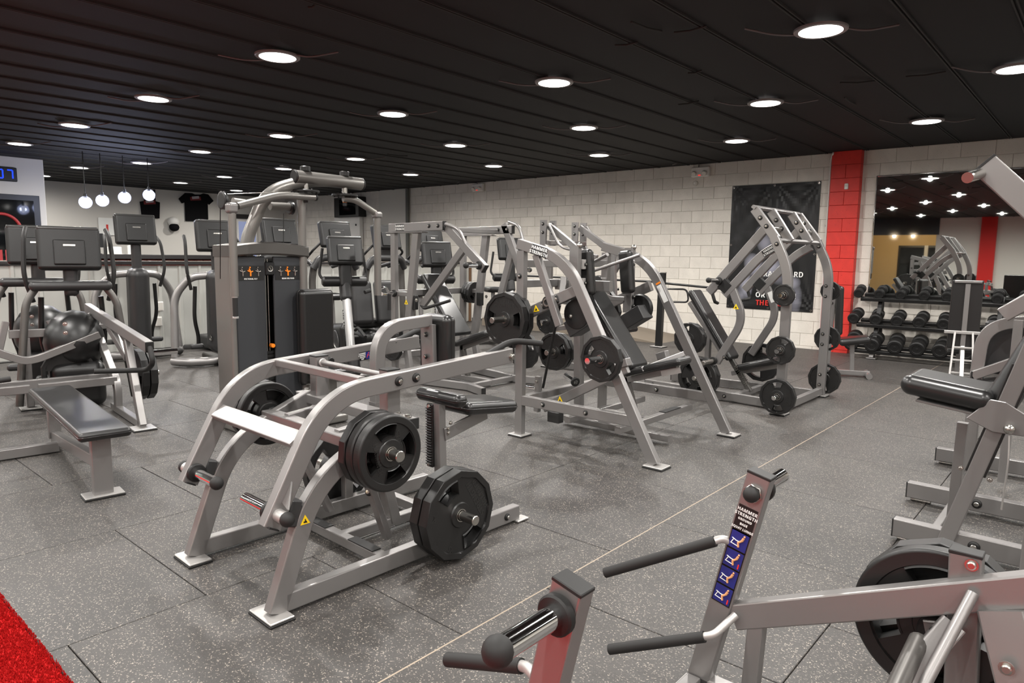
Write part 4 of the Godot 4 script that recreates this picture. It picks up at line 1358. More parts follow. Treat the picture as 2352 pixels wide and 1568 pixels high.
	sticker(t, "name_plate", Vector3(0.385, 1.545, 0.4765), Z, Vector3(d.y, -d.x, 0), 0.16, 0.065, M.black_print, "black maker's name plate")
	print_text(t, "name_text", "HAMMER", 0.022, M.white_print, Vector3(0.378, 1.561, 0.4775), Z, Vector3(d.y, -d.x, 0), 0.0008)
	print_text(t, "name_text", "STRENGTH", 0.022, M.white_print, Vector3(0.393, 1.533, 0.4775), Z, Vector3(d.y, -d.x, 0), 0.0008)
	# back pad, seat and seat post
	var a := Vector3(-0.60, 1.07, 0)
	var b := Vector3(-0.15, 0.42, 0)
	var ax := (a - b).normalized()
	cushion(t, "back_pad", (a + b) / 2, Vector3(0.075, (a - b).length() + 0.08, 0.24), Basis(-Z.cross(ax), ax, Z), 0.03, M.vinyl)
	beam(t, "pad_spine", seg(a + Vector3(-0.06, -0.10, 0), b + Vector3(-0.06, -0.03, 0)), 0.05, 0.05, Z)
	beam(t, "pad_post", seg(Vector3(-0.42, 0.09, 0), Vector3(-0.42, 0.74, 0)), 0.055, 0.055, Z)
	var p := Vector3(-0.03, 0.285, 0)
	var q := Vector3(0.36, 0.405, 0)
	var sd := (q - p).normalized()
	cushion(t, "seat_pad", (p + q) / 2 + Vector3(0, 0.03, 0), Vector3((q - p).length(), 0.065, 0.26), Basis(sd, Z.cross(sd), Z), 0.028)
	beam(t, "seat_rail", seg(p + Vector3(-0.10, -0.05, 0), q + Vector3(0.02, -0.03, 0)), 0.05, 0.05, Z, M.silver_dark)
	beam(t, "seat_post", seg(Vector3(0.08, 0.06, 0), Vector3(-0.16, 0.40, 0)), 0.05, 0.05, Z, M.gunmetal)
	var rk := MB.new()
	for k in 12: rk.box(Vector3(0.05, 0.14, 0.02) + Vector3(-0.577, 0.817, 0) * (0.02 * k), Vector3(0.06, 0.008, 0.02), Basis(Z, 0.61), 0.002)
	part(t, "height_rack", rk, M.steel)

# ---------------------------------------------------------------- two plate-loaded pulling machines behind
func build_pulldowns():
	frame(-5.2, 5.6, 0.0)
	var Z := Vector3(0, 0, 1)
	var t := thing("row_machine", "silver row machine with square top beams behind dip machine", "gym machine")
	for s in [1.0, -1.0]:
		var zz: float = 0.55 * s
		beam(t, "top_beam", seg(Vector3(-1.06, 1.755, zz), Vector3(-0.17, 1.765, zz)), 0.05, 0.095, Vector3.UP)
		cap(t, Vector3(-0.166, 1.765, zz), Vector3(0.01, 0.096, 0.052))
		for x in [-0.38, -0.24]: bolt(t, Vector3(x, 1.765, zz + 0.026), Z, 1.1)
		var pl := MB.new()
		pl.box(Vector3(-0.78, 1.702, zz), Vector3(0.62, 0.012, 0.09), FORWARD, 0.003)
		part(t, "mount_plate", pl, M.silver)
		beam(t, "rear_upright", seg(Vector3(-0.99, 0.02, zz), Vector3(-0.99, 1.70, zz)), 0.075, 0.055, Z)
		beam(t, "front_upright", fil([Vector3(-0.80, 0.45, zz), Vector3(-0.76, 0.60, zz), Vector3(-0.60, 1.70, zz)], 0.08), 0.095, 0.055, Z)
		beam(t, "lower_upright", seg(Vector3(-0.80, 0.47, zz), Vector3(-0.70, 0.05, zz)), 0.08, 0.055, Z)
		foot(t, Vector3(-0.99, 0, zz), 0.13, 0.13)
		beam(t, "base_rail", seg(Vector3(-1.02, 0.05, zz), Vector3(0.02, 0.05, zz * 0.66)), 0.055, 0.08, Vector3.UP)
		beam(t, "base_rail", seg(Vector3(0.02, 0.05, zz * 0.66), Vector3(0.34, 0.05, zz * 0.85)), 0.055, 0.08, Vector3.UP)
		cap(t, Vector3(0.345, 0.05, zz * 0.85), Vector3(0.01, 0.08, 0.055))
		# swinging arm, pull lever and grip
		var a0 := Vector3(-0.15, 1.75, zz - 0.03 * s)
		var a1 := Vector3(0.40, 1.325, zz - 0.03 * s) if s > 0 else Vector3(-0.02, 1.25, zz)
		if s < 0: a0 = Vector3(-0.30, 1.83, zz)
		beam(t, "swing_arm", seg(a0, a1), 0.09, 0.05, Z)
		cap(t, a1, Vector3(0.012, 0.095, 0.055), look((a1 - a0).normalized(), Z) * Basis(Vector3(0, 0, 1), PI / 2))
		horn(t, a1.lerp(a0, 0.08) + Vector3(-0.02, 0, 0.02 * s), a1.lerp(a0, 0.08) + Vector3(-0.03, 0, 0.20 * s), 0.024, true)
		var l0 := a0.lerp(a1, 0.48)
		var l1 := Vector3(-0.58, 0.90, zz - 0.06 * s) if s > 0 else Vector3(-0.42, 0.78, zz)
		beam(t, "pull_lever", seg(l0, l1), 0.08, 0.045, Z)
		rod(t, "handle", fil([l1 + Vector3(-0.02, 0.0, 0), l1 + Vector3(0.06, -0.03, 0.03 * s), l1 + Vector3(0.36, 0.07, -0.08 * s)], 0.03), 0.017, M.grip)
		var sp := MB.new()
		sp.box(Vector3(-0.675, 0.93, zz - 0.02 * s), Vector3(0.075, 0.16, 0.06), FORWARD, 0.006)
		part(t, "stop_block", sp, M.rubber)
		stud(t, Vector3(-0.60, 0.96, zz + 0.01 * s), Z * s, 1.3)
		rod(t, "cross_handle", fil([a0 + Vector3(0.02, 0.03, 0.05 * s), a0 + Vector3(0.20, -0.02, 0.03 * s), a0 + Vector3(0.30, -0.22, 0)], 0.08), 0.018, M.silver)
		beam(t, "side_brace", seg(Vector3(-0.96, 1.02, zz), Vector3(-0.72, 1.02, zz)), 0.05, 0.05, Vector3.UP)
	hazard(t, Vector3(-0.755, 0.93, 0.579), Z, Vector3.UP, 0.055)
	sticker(t, "name_plate", Vector3(-0.86, 1.757, 0.5765), Z, Vector3.UP, 0.14, 0.075, M.black_print, "dark maker's name plate")
	print_text(t, "name_text", "HAMMER", 0.024, M.white_print, Vector3(-0.86, 1.773, 0.5775), Z, Vector3.UP, 0.0008)
	print_text(t, "name_text", "STRENGTH", 0.022, M.white_print, Vector3(-0.86, 1.74, 0.5775), Z, Vector3.UP, 0.0008)
	for y in [1.02, 0.30]:
		beam(t, "cross_beam", seg(Vector3(-0.99, y, 0.53), Vector3(-0.99, y, -0.53)), 0.055, 0.07, Vector3.UP)
	beam(t, "top_cross", seg(Vector3(-0.40, 1.74, 0.53), Vector3(-0.40, 1.74, -0.53)), 0.05, 0.05, Vector3.UP)
	view(860, 490, 3.421)
	var pa := D(435, 480, 0)
	view(860, 660, 3.421)
	var pb := D(690, 372, 0)
	var ax := (pa - pb).normalized()
	cushion(t, "back_pad", (pa + pb) / 2, Vector3(0.07, (pa - pb).length(), 0.30), Basis(-Z.cross(ax), ax, Z), 0.03, M.vinyl)
	beam(t, "pad_spine", seg(pa + Vector3(-0.07, -0.15, 0), pb + Vector3(-0.07, 0.05, 0)), 0.05, 0.05, Z)
	beam(t, "pad_stay", seg(pa.lerp(pb, 0.5) + Vector3(-0.07, 0, 0), Vector3(-0.96, 0.30, 0)), 0.05, 0.05, Z)
	var q0 := D(680, 440, 0)
	var q1 := D(930, 350, 0)
	var sd := (q1 - q0).normalized()
	cushion(t, "seat_pad", (q0 + q1) / 2, Vector3((q1 - q0).length(), 0.07, 0.26), Basis(sd, Z.cross(sd), Z), 0.03)
	beam(t, "seat_post", seg(Vector3(q0.x + 0.12, 0.05, 0), Vector3(q0.x + 0.02, q0.y, 0)), 0.055, 0.05, Z, M.gunmetal)
	beam(t, "seat_rail", seg(q0 + Vector3(0, -0.06, 0), q1 + Vector3(-0.03, -0.06, 0)), 0.05, 0.05, Z, M.silver_dark)
	beam(t, "floor_spine", seg(Vector3(-0.96, 0.05, 0), Vector3(0.05, 0.05, 0)), 0.055, 0.055, Vector3.UP)
	beam(t, "floor_brace", seg(Vector3(0.02, 0.05, 0.34), Vector3(0.02, 0.05, -0.34)), 0.055, 0.055, Vector3.UP)
	# stored plates
	for s in [1.0, -1.0]:
		horn(t, Vector3(-0.955, 1.02, 0.58 * s), Vector3(-0.955, 1.02, 0.76 * s), 0.023, false)
	view(860, 490, 3.421)
	horn(t, Vector3(-0.98, 1.0, -0.58), Vector3(-0.78, 1.0, -0.58), 0.023, false)
	for k in 3:
		plate("d25s", Vector3(-0.91 + 0.045 * k, 1.0, -0.58), Vector3.RIGHT, 30.0 + 7 * k, ["dodecagonal plate against the row machine's far upright, innermost", "dodecagonal plate on row machine's far upright, middle of three", "dodecagonal plate on row machine's far upright, outermost of three"][k], "row machine plates")
	plate("d25", Vector3(-0.955, 0.42, 0.62), Z, 0, "dodecagonal plate low on the row machine's rear upright", "row machine plates")
	plate("d45", Vector3(0.05, 0.36, -0.52), Z, 30, "dodecagonal plate low beside the row machine seat", "row machine plates")
	horn(t, Vector3(-0.955, 0.42, 0.58), Vector3(-0.955, 0.42, 0.72), 0.023, false)
	horn(t, Vector3(0.05, 0.36, -0.42), Vector3(0.05, 0.36, -0.60), 0.023, false)
	beam(t, "horn_post", seg(Vector3(0.05, 0.08, -0.40), Vector3(0.05, 0.40, -0.40)), 0.05, 0.05, Z)
	# the far one, by the block wall
	frame(-4.4, 7.6, 0.0)
	var u := thing("pulldown_machine", "silver pulldown machine with two bolted top brackets by block wall", "gym machine")
	for s in [1.0, -1.0]:
		var zz: float = 0.45 * s
		for dz in [0.0, -0.20]:
			beam(u, "pivot_plate", seg(Vector3(-1.31, 1.60, zz + dz * s), Vector3(-1.31, 1.93, zz + dz * s)), 0.10, 0.03, Z)
			for y in [1.88, 1.77]: bolt(u, Vector3(-1.31, y, zz + dz * s + 0.016), Z, 1.1)
		var sh := MB.new()
		sh.cyl(Vector3(-1.31, 1.85, zz), Vector3(-1.31, 1.85, zz - 0.20 * s), 0.016, 14)
		part(u, "pivot_shaft", sh, M.steel)
		beam(u, "rear_upright", fil([Vector3(-1.20, 0.02, zz), Vector3(-1.20, 1.40, zz), Vector3(-1.30, 1.60, zz)], 0.1), 0.085, 0.055, Z)
		beam(u, "swing_arm", fil([Vector3(-1.30, 1.86, zz - 0.10 * s), Vector3(-0.72, 1.50, zz - 0.06 * s), Vector3(-0.50, 1.44, zz - 0.06 * s)], 0.1), 0.085, 0.05, Z)
		rod(u, "handle", fil([Vector3(-1.24, 1.88, zz - 0.02 * s), Vector3(-1.02, 1.58, zz + 0.02 * s), Vector3(-0.66, 1.52, zz + 0.06 * s)], 0.12), 0.018, M.silver)
		beam(u, "front_upright", seg(Vector3(-0.62, 0.40, zz * 0.6), Vector3(-0.70, 1.52, zz * 0.6)), 0.085, 0.055, Z)
		beam(u, "side_brace", seg(Vector3(-1.18, 1.10, zz), Vector3(-0.66, 1.10, zz * 0.6)), 0.05, 0.075, Vector3.UP)
		beam(u, "base_rail", seg(Vector3(-1.22, 0.05, zz), Vector3(-0.10, 0.05, zz * 0.7)), 0.055, 0.08, Vector3.UP)
		foot(u, Vector3(-1.20, 0, zz), 0.13, 0.13)
		beam(u, "lever", seg(Vector3(-0.62, 1.50, zz), Vector3(-0.98, 0.95, zz)), 0.07, 0.045, Z)
		rod(u, "grip", seg(Vector3(-0.98, 0.98, zz), Vector3(-0.78, 1.02, zz + 0.14 * s)), 0.017, M.grip)
		horn(u, Vector3(-1.16, 0.62, zz + 0.03 * s), Vector3(-1.16, 0.62, zz + 0.20 * s), 0.023, false)
		plate("d25", Vector3(-1.16, 0.62, zz + 0.075 * s), Z * s, 20, "dodecagonal plate on pulldown machine's %s upright" % ("front" if s > 0 else "wall-side"), "pulldown machine plates")
	beam(u, "cross_beam", seg(Vector3(-1.28, 1.64, 0.45), Vector3(-1.28, 1.64, -0.45)), 0.05, 0.06, Vector3.UP)
	beam(u, "cross_beam", seg(Vector3(-1.20, 0.50, 0.42), Vector3(-1.20, 0.50, -0.42)), 0.05, 0.06, Vector3.UP)
	beam(u, "floor_spine", seg(Vector3(-1.18, 0.05, 0), Vector3(-0.1, 0.05, 0)), 0.055, 0.06, Vector3.UP)
	beam(u, "floor_brace", seg(Vector3(-0.12, 0.05, 0.31), Vector3(-0.12, 0.05, -0.31)), 0.055, 0.06, Vector3.UP)
	beam(u, "seat_post", seg(Vector3(-0.42, 0.06, 0), Vector3(-0.45, 0.50, 0)), 0.06, 0.055, Z, M.gunmetal)
	cushion(u, "seat_pad", Vector3(-0.36, 0.53, 0), Vector3(0.36, 0.07, 0.28), Basis(Z, 0.1), 0.03)
	cushion(u, "chest_pad", Vector3(-0.70, 1.02, 0), Vector3(0.08, 0.40, 0.26), Basis(Z, -0.1), 0.03)
	beam(u, "chest_post", seg(Vector3(-0.86, 0.08, 0), Vector3(-0.78, 1.10, 0)), 0.06, 0.055, Z)
	sticker(u, "warning_strip", Vector3(-0.665, 1.15, 0.299), Z, Vector3.UP, 0.05, 0.16, M.white_print)

# ---------------------------------------------------------------- pectoral fly machine with its weight tower
func build_fly_machine():
	frame(-5.3, 2.9, 0.0)
	var t := thing("fly_machine", "tall pectoral fly machine with charcoal weight tower and swinging arms", "gym machine")
	var Z := Vector3(0, 0, 1)
	var X := Vector3.RIGHT
	view(0, 0, 1)
	var zl := U(541, 700, 0.0).z          # tower front edges on the plane x = 0
	var zr := U(700, 700, 0.0).z
	var zm := (zl + zr) / 2
	var wd := absf(zl - zr)
	var top := U(620, 575, 0.0).y
	var H := top - 0.02
	# side columns
	for q in [[zl, 1.0], [zr, -1.0]]:
		var mb := MB.new()
		mb.rbox(Vector3(-0.13, H / 2, q[0] + 0.015 * q[1]), Vector3(0.27, H - 0.01, 0.05), FORWARD, 0.02)
		part(t, "side_column", mb, M.champagne)
	# arched top cap
	var arch := MB.new()
	var pts := PackedVector2Array()
	for k in 13:
		var f := float(k) / 12.0
		pts.append(Vector2(lerpf(-wd / 2 - 0.045, wd / 2 + 0.045, f), 0.045 + 0.035 * sin(PI * f)))
	for k in 13:
		var f := 1.0 - float(k) / 12.0
		pts.append(Vector2(lerpf(-wd / 2 - 0.045, wd / 2 + 0.045, f), -0.045 + 0.02 * sin(PI * f)))
	arch.slab(Vector3(-0.125, H + 0.01, zm), Z, Vector3.UP, pts, 0.30, 0.012)
	part(t, "top_cap", arch, M.gunmetal)
	# shroud panels, slot and weight stack behind it
	var pw := (wd - 0.10) / 2
	for s in [1.0, -1.0]:
		var c: float = zm + s * (wd / 4 + 0.012)
		var mb := MB.new()
		mb.box(Vector3(-0.03, H / 2 - 0.01, c), Vector3(0.025, H - 0.04, pw), FORWARD, 0.006)
		part(t, "shroud_panel", mb, M.shroud)
		var ip := MB.new()
		ip.box(Vector3(-0.0165, H - 0.165, c), Vector3(0.003, 0.12, pw - 0.03), FORWARD, 0.0)
		var board := part(t, "instruction_board", ip, M.black_print)
		for k in 3:
			var fig := MB.new()
			var cx: float = c + (pw - 0.06) * (0.33 - 0.33 * k)
			fig.tube(PackedVector3Array([Vector3(-0.0135, H - 0.19, cx), Vector3(-0.0135, H - 0.155, cx), Vector3(-0.0135, H - 0.13, cx + 0.012)]), 0.006, 8)
			fig.tube(PackedVector3Array([Vector3(-0.0135, H - 0.15, cx - 0.02), Vector3(-0.0135, H - 0.158, cx), Vector3(-0.0135, H - 0.145, cx + 0.025)]), 0.005, 8)
			fig.ball(Vector3(-0.0135, H - 0.12, cx + 0.004), 0.007, 8)
			part(board, "figure", fig, M.orange if (k == 1) else M.steel)
		print_text(board, "caption", "PECTORAL FLY" if s > 0 else "REAR DELTOID", 0.012, M.white_print, Vector3(-0.014, H - 0.213, c), X, Vector3.UP, 0.0008)
	var bk := MB.new()
	bk.box(Vector3(-0.20, H / 2 - 0.02, zm), Vector3(0.02, H - 0.10, wd - 0.03), FORWARD, 0.0)
	part(t, "back_panel", bk, M.plastic)
	var slotw := wd - 2 * pw - 0.10
	var stack := MB.new()
	for k in 16: stack.box(Vector3(-0.11, 0.14 + 0.032 * k, zm), Vector3(0.12, 0.028, wd * 0.5), FORWARD, 0.003)
	part(t, "weight_stack", stack, M.black_paint)
	for dz in [0.012, -0.012]:
		rod(t, "guide_rod", seg(Vector3(-0.07, 0.1, zm + dz), Vector3(-0.07, H - 0.05, zm + dz)), 0.006, M.steel)
	var pin := MB.new()
	pin.cyl(Vector3(-0.05, U(620, 794, -0.02).y, zm - 0.01), Vector3(-0.005, U(620, 794, -0.02).y, zm - 0.01), 0.018, 20)
	part(t, "stack_pin", pin, M.orange, "yellow selector pin knob")
	var lg := MB.new()
	lg.box(Vector3(-0.02, H - 0.13, zm), Vector3(0.03, 0.11, 0.085), FORWARD, 0.008)
	part(t, "badge_block", lg, M.plastic)
	var ring := MB.new()
	ring.lathe(Vector3(-0.004, H - 0.13, zm), X, PackedVector2Array([Vector2(0, 0.018), Vector2(0.003, 0.019), Vector2(0.004, 0.024), Vector2(0.0, 0.026)]), 24)
	ring.box(Vector3(-0.002, H - 0.13, zm), Vector3(0.003, 0.034, 0.008), Basis(X, 0.5), 0.0)
	part(t, "badge", ring, M.steel, "round silver badge")
	var bs := MB.new()
	bs.rbox(Vector3(-0.10, 0.05, zm), Vector3(0.40, 0.10, wd + 0.10), FORWARD, 0.02)
	part(t, "tower_base", bs, M.champagne)
	# neck and head
	var n0 := U(567, 600, -0.12)
	rod(t, "neck", fil([Vector3(-0.12, H - 0.10, n0.z), Vector3(-0.12, H + 0.10, n0.z), U(612, 440, -0.06), U(700, 415, 0.0), U(760, 415, 0.0)], 0.16, 8), 0.052, M.champagne, 20)
	var h0 := U(678, 405, 0.02)
	var h1 := U(829, 423, 0.02)
	var hb := MB.new()
	hb.cyl(h0, h1, 0.055, 24, 0.004)
	part(t, "head_tube", hb, M.champagne)
	for e in [[h0, h1], [h1, h0]]:
		var c := MB.new()
		var d: Vector3 = (e[0] - e[1]).normalized()
		c.cyl(e[0] - d * 0.004, e[0] + d * 0.018, 0.057, 24, 0.008)
		part(t, "end_cap", c, M.end_cap)
	for px in [[701, 388, 1.0], [791, 399, -1.0]]:
		var kc := U(px[0], px[1], 0.02)
		var ky := lerpf(h0.y, h1.y, (kc.z - h0.z) / (h1.z - h0.z))
		var kp := Vector3(0.02, ky, kc.z)
		var k1 := MB.new()
		k1.cyl(kp + Vector3(0, 0.05, 0), kp + Vector3(0, 0.095, 0), 0.042, 24, 0.006)
		part(t, "pivot_cap", k1, M.black_paint)
		var k2 := MB.new()
		k2.cyl(kp + Vector3(0, -0.11, 0), kp + Vector3(0, -0.045, 0), 0.024, 20)
		part(t, "pivot_shaft", k2, M.steel)
		var cm := MB.new()
		cm.cyl(kp + Vector3(0, -0.125, 0), kp + Vector3(0, -0.105, 0), 0.115, 30, 0.004)
		for j in 10: cm.cyl(kp + Vector3(cos(TAU * j / 10) * 0.095, -0.132, sin(TAU * j / 10) * 0.095), kp + Vector3(cos(TAU * j / 10) * 0.095, -0.10, sin(TAU * j / 10) * 0.095), 0.008, 8)
		part(t, "cam", cm, M.black_paint)
		var yk := MB.new()
		yk.cyl(kp + Vector3(0, -0.21, 0), kp + Vector3(0, -0.13, 0), 0.018, 16)
		part(t, "pull_knob", yk, M.plastic)
		var yr := MB.new()
		yr.cyl(kp + Vector3(0, -0.18, 0), kp + Vector3(0, -0.165, 0), 0.020, 16)
		part(t, "knob_band", yr, M.orange, "orange band")
	# left arm, right arm: bent tube, hanging tube, grip
	rod(t, "arm", fil([U(722, 453, 0.06), U(640, 448, 0.12), U(545, 473, 0.20)], 0.10), 0.029, M.champagne)
	var cj := MB.new()
	cj.cyl(U(722, 453, 0.06), U(727, 453, 0.06), 0.031, 18)
	part(t, "end_cap", cj, M.end_cap)
	var j1 := U(532, 478, 0.20)
	var jm := MB.new()
	jm.rbox(j1, Vector3(0.075, 0.085, 0.085), FORWARD, 0.025)
	part(t, "arm_joint", jm, M.silver_dark)
	var j2 := U(544, 680, 0.20)
	rod(t, "hanging_tube", seg(j1, Vector3(j1.x, j2.y, j1.z)), 0.030, M.champagne)
	rod(t, "grip", seg(Vector3(j1.x, j2.y - 0.01, j1.z), Vector3(j1.x, j2.y - 0.16, j1.z)), 0.019, M.grip)
	for y in [j2.y - 0.005, j2.y - 0.165]:
		var g := MB.new()
		g.cyl(Vector3(j1.x, y + 0.008, j1.z), Vector3(j1.x, y - 0.008, j1.z), 0.024, 18)
		part(t, "grip_collar", g, M.weld_plate)
	rod(t, "arm", fil([U(788, 456, 0.04), U(815, 458, 0.06), U(862, 489, 0.12)], 0.08), 0.029, M.champagne)
	var j3 := U(866, 494, 0.12)
	var jm2 := MB.new()
	jm2.rbox(j3, Vector3(0.08, 0.06, 0.08), FORWARD, 0.02)
	part(t, "arm_joint", jm2, M.silver_dark)
	var j4 := U(869, 678, 0.12)
	rod(t, "hanging_tube", seg(j3, Vector3(j3.x, j4.y, j3.z)), 0.033, M.champagne)
	rod(t, "handle_bow", fil([Vector3(j3.x, j4.y + 0.05, j3.z), U(886, 658, 0.12), U(894, 675, 0.12)], 0.03), 0.012, M.chrome)
	rod(t, "grip", seg(U(894, 675, 0.12), U(894, 712, 0.12)), 0.018, M.grip)
	rod(t, "grip", seg(U(850, 667, 0.12), U(838, 671, 0.12)), 0.018, M.grip)
	# upper pulley arm, cable and pulley
	var pu0 := U(665, 475, -0.12)
	rod(t, "pulley_bar", seg(U(620, 473, -0.12), pu0), 0.034, M.champagne)
	rod(t, "pulley_bar", seg(U(535, 463, -0.12), U(562, 467, -0.12)), 0.034, M.champagne)
	for q in [[512, 460, 0.070, 0.10], [668, 478, 0.055, -0.12]]:
		var c := U(q[0], q[1], q[3])
		var p := MB.new()
		p.lathe(c - Z * 0.016, Z, PackedVector2Array([Vector2(0, 0.0), Vector2(0, q[2] * 0.8), Vector2(0.004, q[2]), Vector2(0.013, q[2] * 0.92), Vector2(0.019, q[2] * 0.92), Vector2(0.028, q[2]), Vector2(0.032, q[2] * 0.8), Vector2(0.032, 0.0)]), 28)
		part(t, "pulley", p, M.plastic)
	rod(t, "cable", seg(U(516, 446, 0.10), U(668, 440, 0.04)), 0.0035, M.steel, 6)
	rod(t, "cable", seg(U(506, 478, 0.10), U(506, 640, 0.02)), 0.0035, M.black_paint, 6)
	rod(t, "cable", seg(U(651, 490, -0.12), U(651, 570, -0.12)), 0.0035, M.black_paint, 6)
	# seat post and pads
	var c0 := U(692, 455, -0.02)
	var c1 := U(696, 665, -0.02)
	rod(t, "frame_post", seg(Vector3(-0.02, 0.05, (c0.z + c1.z) / 2), Vector3(-0.02, c0.y + 0.03, (c0.z + c1.z) / 2)), 0.036, M.champagne, 18)
	view(0, 0, 1)
	var p0 := U(735, 664, 0.10)
	var p1 := U(735, 860, 0.10)
	var pwid := absf(U(757, 760, 0.10).z - U(703, 760, 0.10).z)
	cushion(t, "back_pad", Vector3(0.06, (p0.y + p1.y) / 2 - 0.04, (p0.z + p1.z) / 2 + 0.02), Vector3(0.12, p0.y - p1.y + 0.08, pwid + 0.10), FORWARD, 0.045)
	cushion(t, "seat_pad", Vector3(0.30, 0.46, (p0.z + p1.z) / 2), Vector3(0.40, 0.08, pwid + 0.08), FORWARD, 0.035)
	var sp := MB.new()
	sp.rbox(Vector3(0.22, 0.22, (p0.z + p1.z) / 2), Vector3(0.12, 0.42, 0.10), FORWARD, 0.02)
	part(t, "seat_post", sp, M.champagne)
	var fb2 := MB.new()
	fb2.rbox(Vector3(0.1, 0.04, (p0.z + zm) / 2), Vector3(0.5, 0.07, absf(p0.z - zm) + 0.2), FORWARD, 0.02)
	part(t, "floor_frame", fb2, M.champagne)

# ---------------------------------------------------------------- flat bench press machine
func build_bench_press():
	frame(-4.46, 1.40, -6.3)
	var t := thing("bench_press_machine", "silver flat bench press machine with long grey bench pad", "gym machine")
	var Z := Vector3(0, 0, 1)
	cushion(t, "bench_pad", Vector3(-0.70, 0.405, 0.0), Vector3(1.74, 0.055, 0.275), FORWARD, 0.024, M.vinyl)
	beam(t, "front_leg", seg(Vector3(0, 0.02, 0), Vector3(0, 0.375, 0)), 0.06, 0.105, Z)
	foot(t, Vector3(0, 0, 0.0), 0.13, 0.21)
	beam(t, "rear_leg", seg(Vector3(-1.50, 0.05, 0), Vector3(-1.50, 0.375, 0)), 0.06, 0.08, Z)
	beam(t, "bench_rail", seg(Vector3(-0.03, 0.20, 0), Vector3(-1.50, 0.06, 0)), 0.055, 0.075, Vector3.UP)
	beam(t, "pad_rail", seg(Vector3(0.05, 0.36, 0), Vector3(-1.50, 0.36, 0)), 0.05, 0.035, Vector3.UP)
	view(0, 680, 3.421)
	# cross beam at the head end with two bolts
	var zc := -0.62
	var c1 := D(850, 640, zc)
	var xb := c1.x
	beam(t, "head_beam", seg(Vector3(xb, c1.y, zc), Vector3(xb, c1.y, 0.75)), 0.055, 0.095, Vector3.UP)
	for a in [[520, 688], [650, 680]]:
		bolt(t, U(a[0], a[1], xb + 0.03), Vector3.RIGHT, 1.2)
	for s in [-1.0, 1.0]:
		var zz: float = 0.62 * s
		var m := func(p: Vector3) -> Vector3: return Vector3(p.x, p.y, zz if s < 0 else absf(p.z) * 1.0)
		view(0, 680, 3.421)
		var p0: Vector3 = m.call(D(790, 350, zc))
		var p1: Vector3 = m.call(D(925, 700, zc))
		view(0, 880, 3.421)
		var p2: Vector3 = m.call(D(935, 300, zc))
		p2.y = maxf(p2.y, 0.03)
		beam(t, "inner_post", fil([p0, p1, p2], 0.1), 0.085, 0.055, Z)
		view(0, 680, 3.421)
		var q0: Vector3 = m.call(D(1000, 350, zc))
		var q1: Vector3 = m.call(D(1040, 620, zc))
		view(0, 880, 3.421)
		var q2: Vector3 = m.call(D(1125, 400, zc))
		q2.y = 0.03
		beam(t, "outer_post", seg(q0, q2), 0.08, 0.055, Z)
		foot(t, Vector3(q2.x, 0, zz), 0.17, 0.17)
		beam(t, "foot_rail", seg(Vector3(q2.x, 0.04, zz), Vector3(p2.x - 0.15, 0.04, zz)), 0.055, 0.06, Vector3.UP)
		beam(t, "side_rail", seg(Vector3(p2.x, 0.30, zz), Vector3(p2.x, 0.30, 0.03 * s)), 0.05, 0.07, Vector3.UP)
		# press arm with its dark bent handle
		view(0, 680, 3.421)
		var a0: Vector3 = m.call(D(690, 90, zc))
		var a1: Vector3 = m.call(D(1175, 400, zc))
		beam(t, "press_arm", seg(a0, a1), 0.085, 0.06, Z)
		cap(t, a1, Vector3(0.08, 0.012, 0.062), look((a1 - a0).normalized(), Z))
		var h1: Vector3 = m.call(D(1205, 520, zc))
		var h2: Vector3 = m.call(D(1160, 580, zc))
		rod(t, "handle", fil([a1 + Vector3(0, 0, 0), h1, h2, h2 + Vector3(-0.05, 0.02, -0.36 * s)], 0.07), 0.020, M.grip)
		horn(t, m.call(D(1150, 448, zc)) + Vector3(0, 0, 0.02 * s), m.call(D(1150, 448, zc)) + Vector3(0.02, 0, 0.24 * s), 0.023, true)
		beam(t, "lever", seg(m.call(D(860, 240, zc)), m.call(D(1000, 480, zc))), 0.07, 0.045, Z)
		# plates on the outer side
		var ph: Vector3 = m.call(D(1010, 620, zc))
		horn(t, Vector3(ph.x, ph.y, zz + 0.03 * s), Vector3(ph.x, ph.y, zz + 0.24 * s), 0.024, false, M.steel)
		for k in 2:
			plate("d45", Vector3(ph.x, ph.y, zz + (0.085 + 0.065 * k) * s), Z * s, 20.0 + 25 * k, "dodecagonal plate on bench press %s horn, %s" % ["outer post" if s < 0 else "near post", "inner one" if k == 0 else "outer one"], "bench press plates")
	# bent yoke bars over the bench head
	view(0, 680, 3.421)
	var xq := xb - 0.10
	beam(t, "yoke", fil([U(-60, 430, xq), U(190, 510, xq), U(300, 490, xq), U(780, 300, xq)], 0.12), 0.06, 0.065, Vector3.UP)
	beam(t, "guard_bar", fil([U(500, 200, xq - 0.2), U(600, 260, xq - 0.2), U(860, 230, xq - 0.2)], 0.1), 0.045, 0.05, Vector3.UP)
	rod(t, "guard_rod", seg(U(530, 210, xq - 0.2), U(710, 140, xq - 0.3)), 0.014, M.silver)
	beam(t, "rear_post", seg(U(385, 190, xq - 0.3), U(500, 430, xq - 0.3)), 0.07, 0.05, Vector3.UP)
	beam(t, "rear_post", seg(U(45, 200, xq - 0.3), U(-10, 450, xq - 0.3)), 0.07, 0.05, Vector3.UP)
	beam(t, "rear_beam", seg(U(70, 300, xq - 0.3), U(380, 285, xq - 0.3)), 0.05, 0.075, Vector3.UP)
	var rp := U(200, 330, xq - 0.25)
	beam(t, "centre_post", seg(Vector3(rp.x, 0.03, rp.z), rp), 0.075, 0.06, Z)
	foot(t, Vector3(rp.x, 0, rp.z), 0.16, 0.16)
	var bp := U(540, 590, xq - 0.05)
	plate("d45", bp, Vector3.RIGHT, 15, "dodecagonal black plate behind the bench press head beam", "bench press plates")
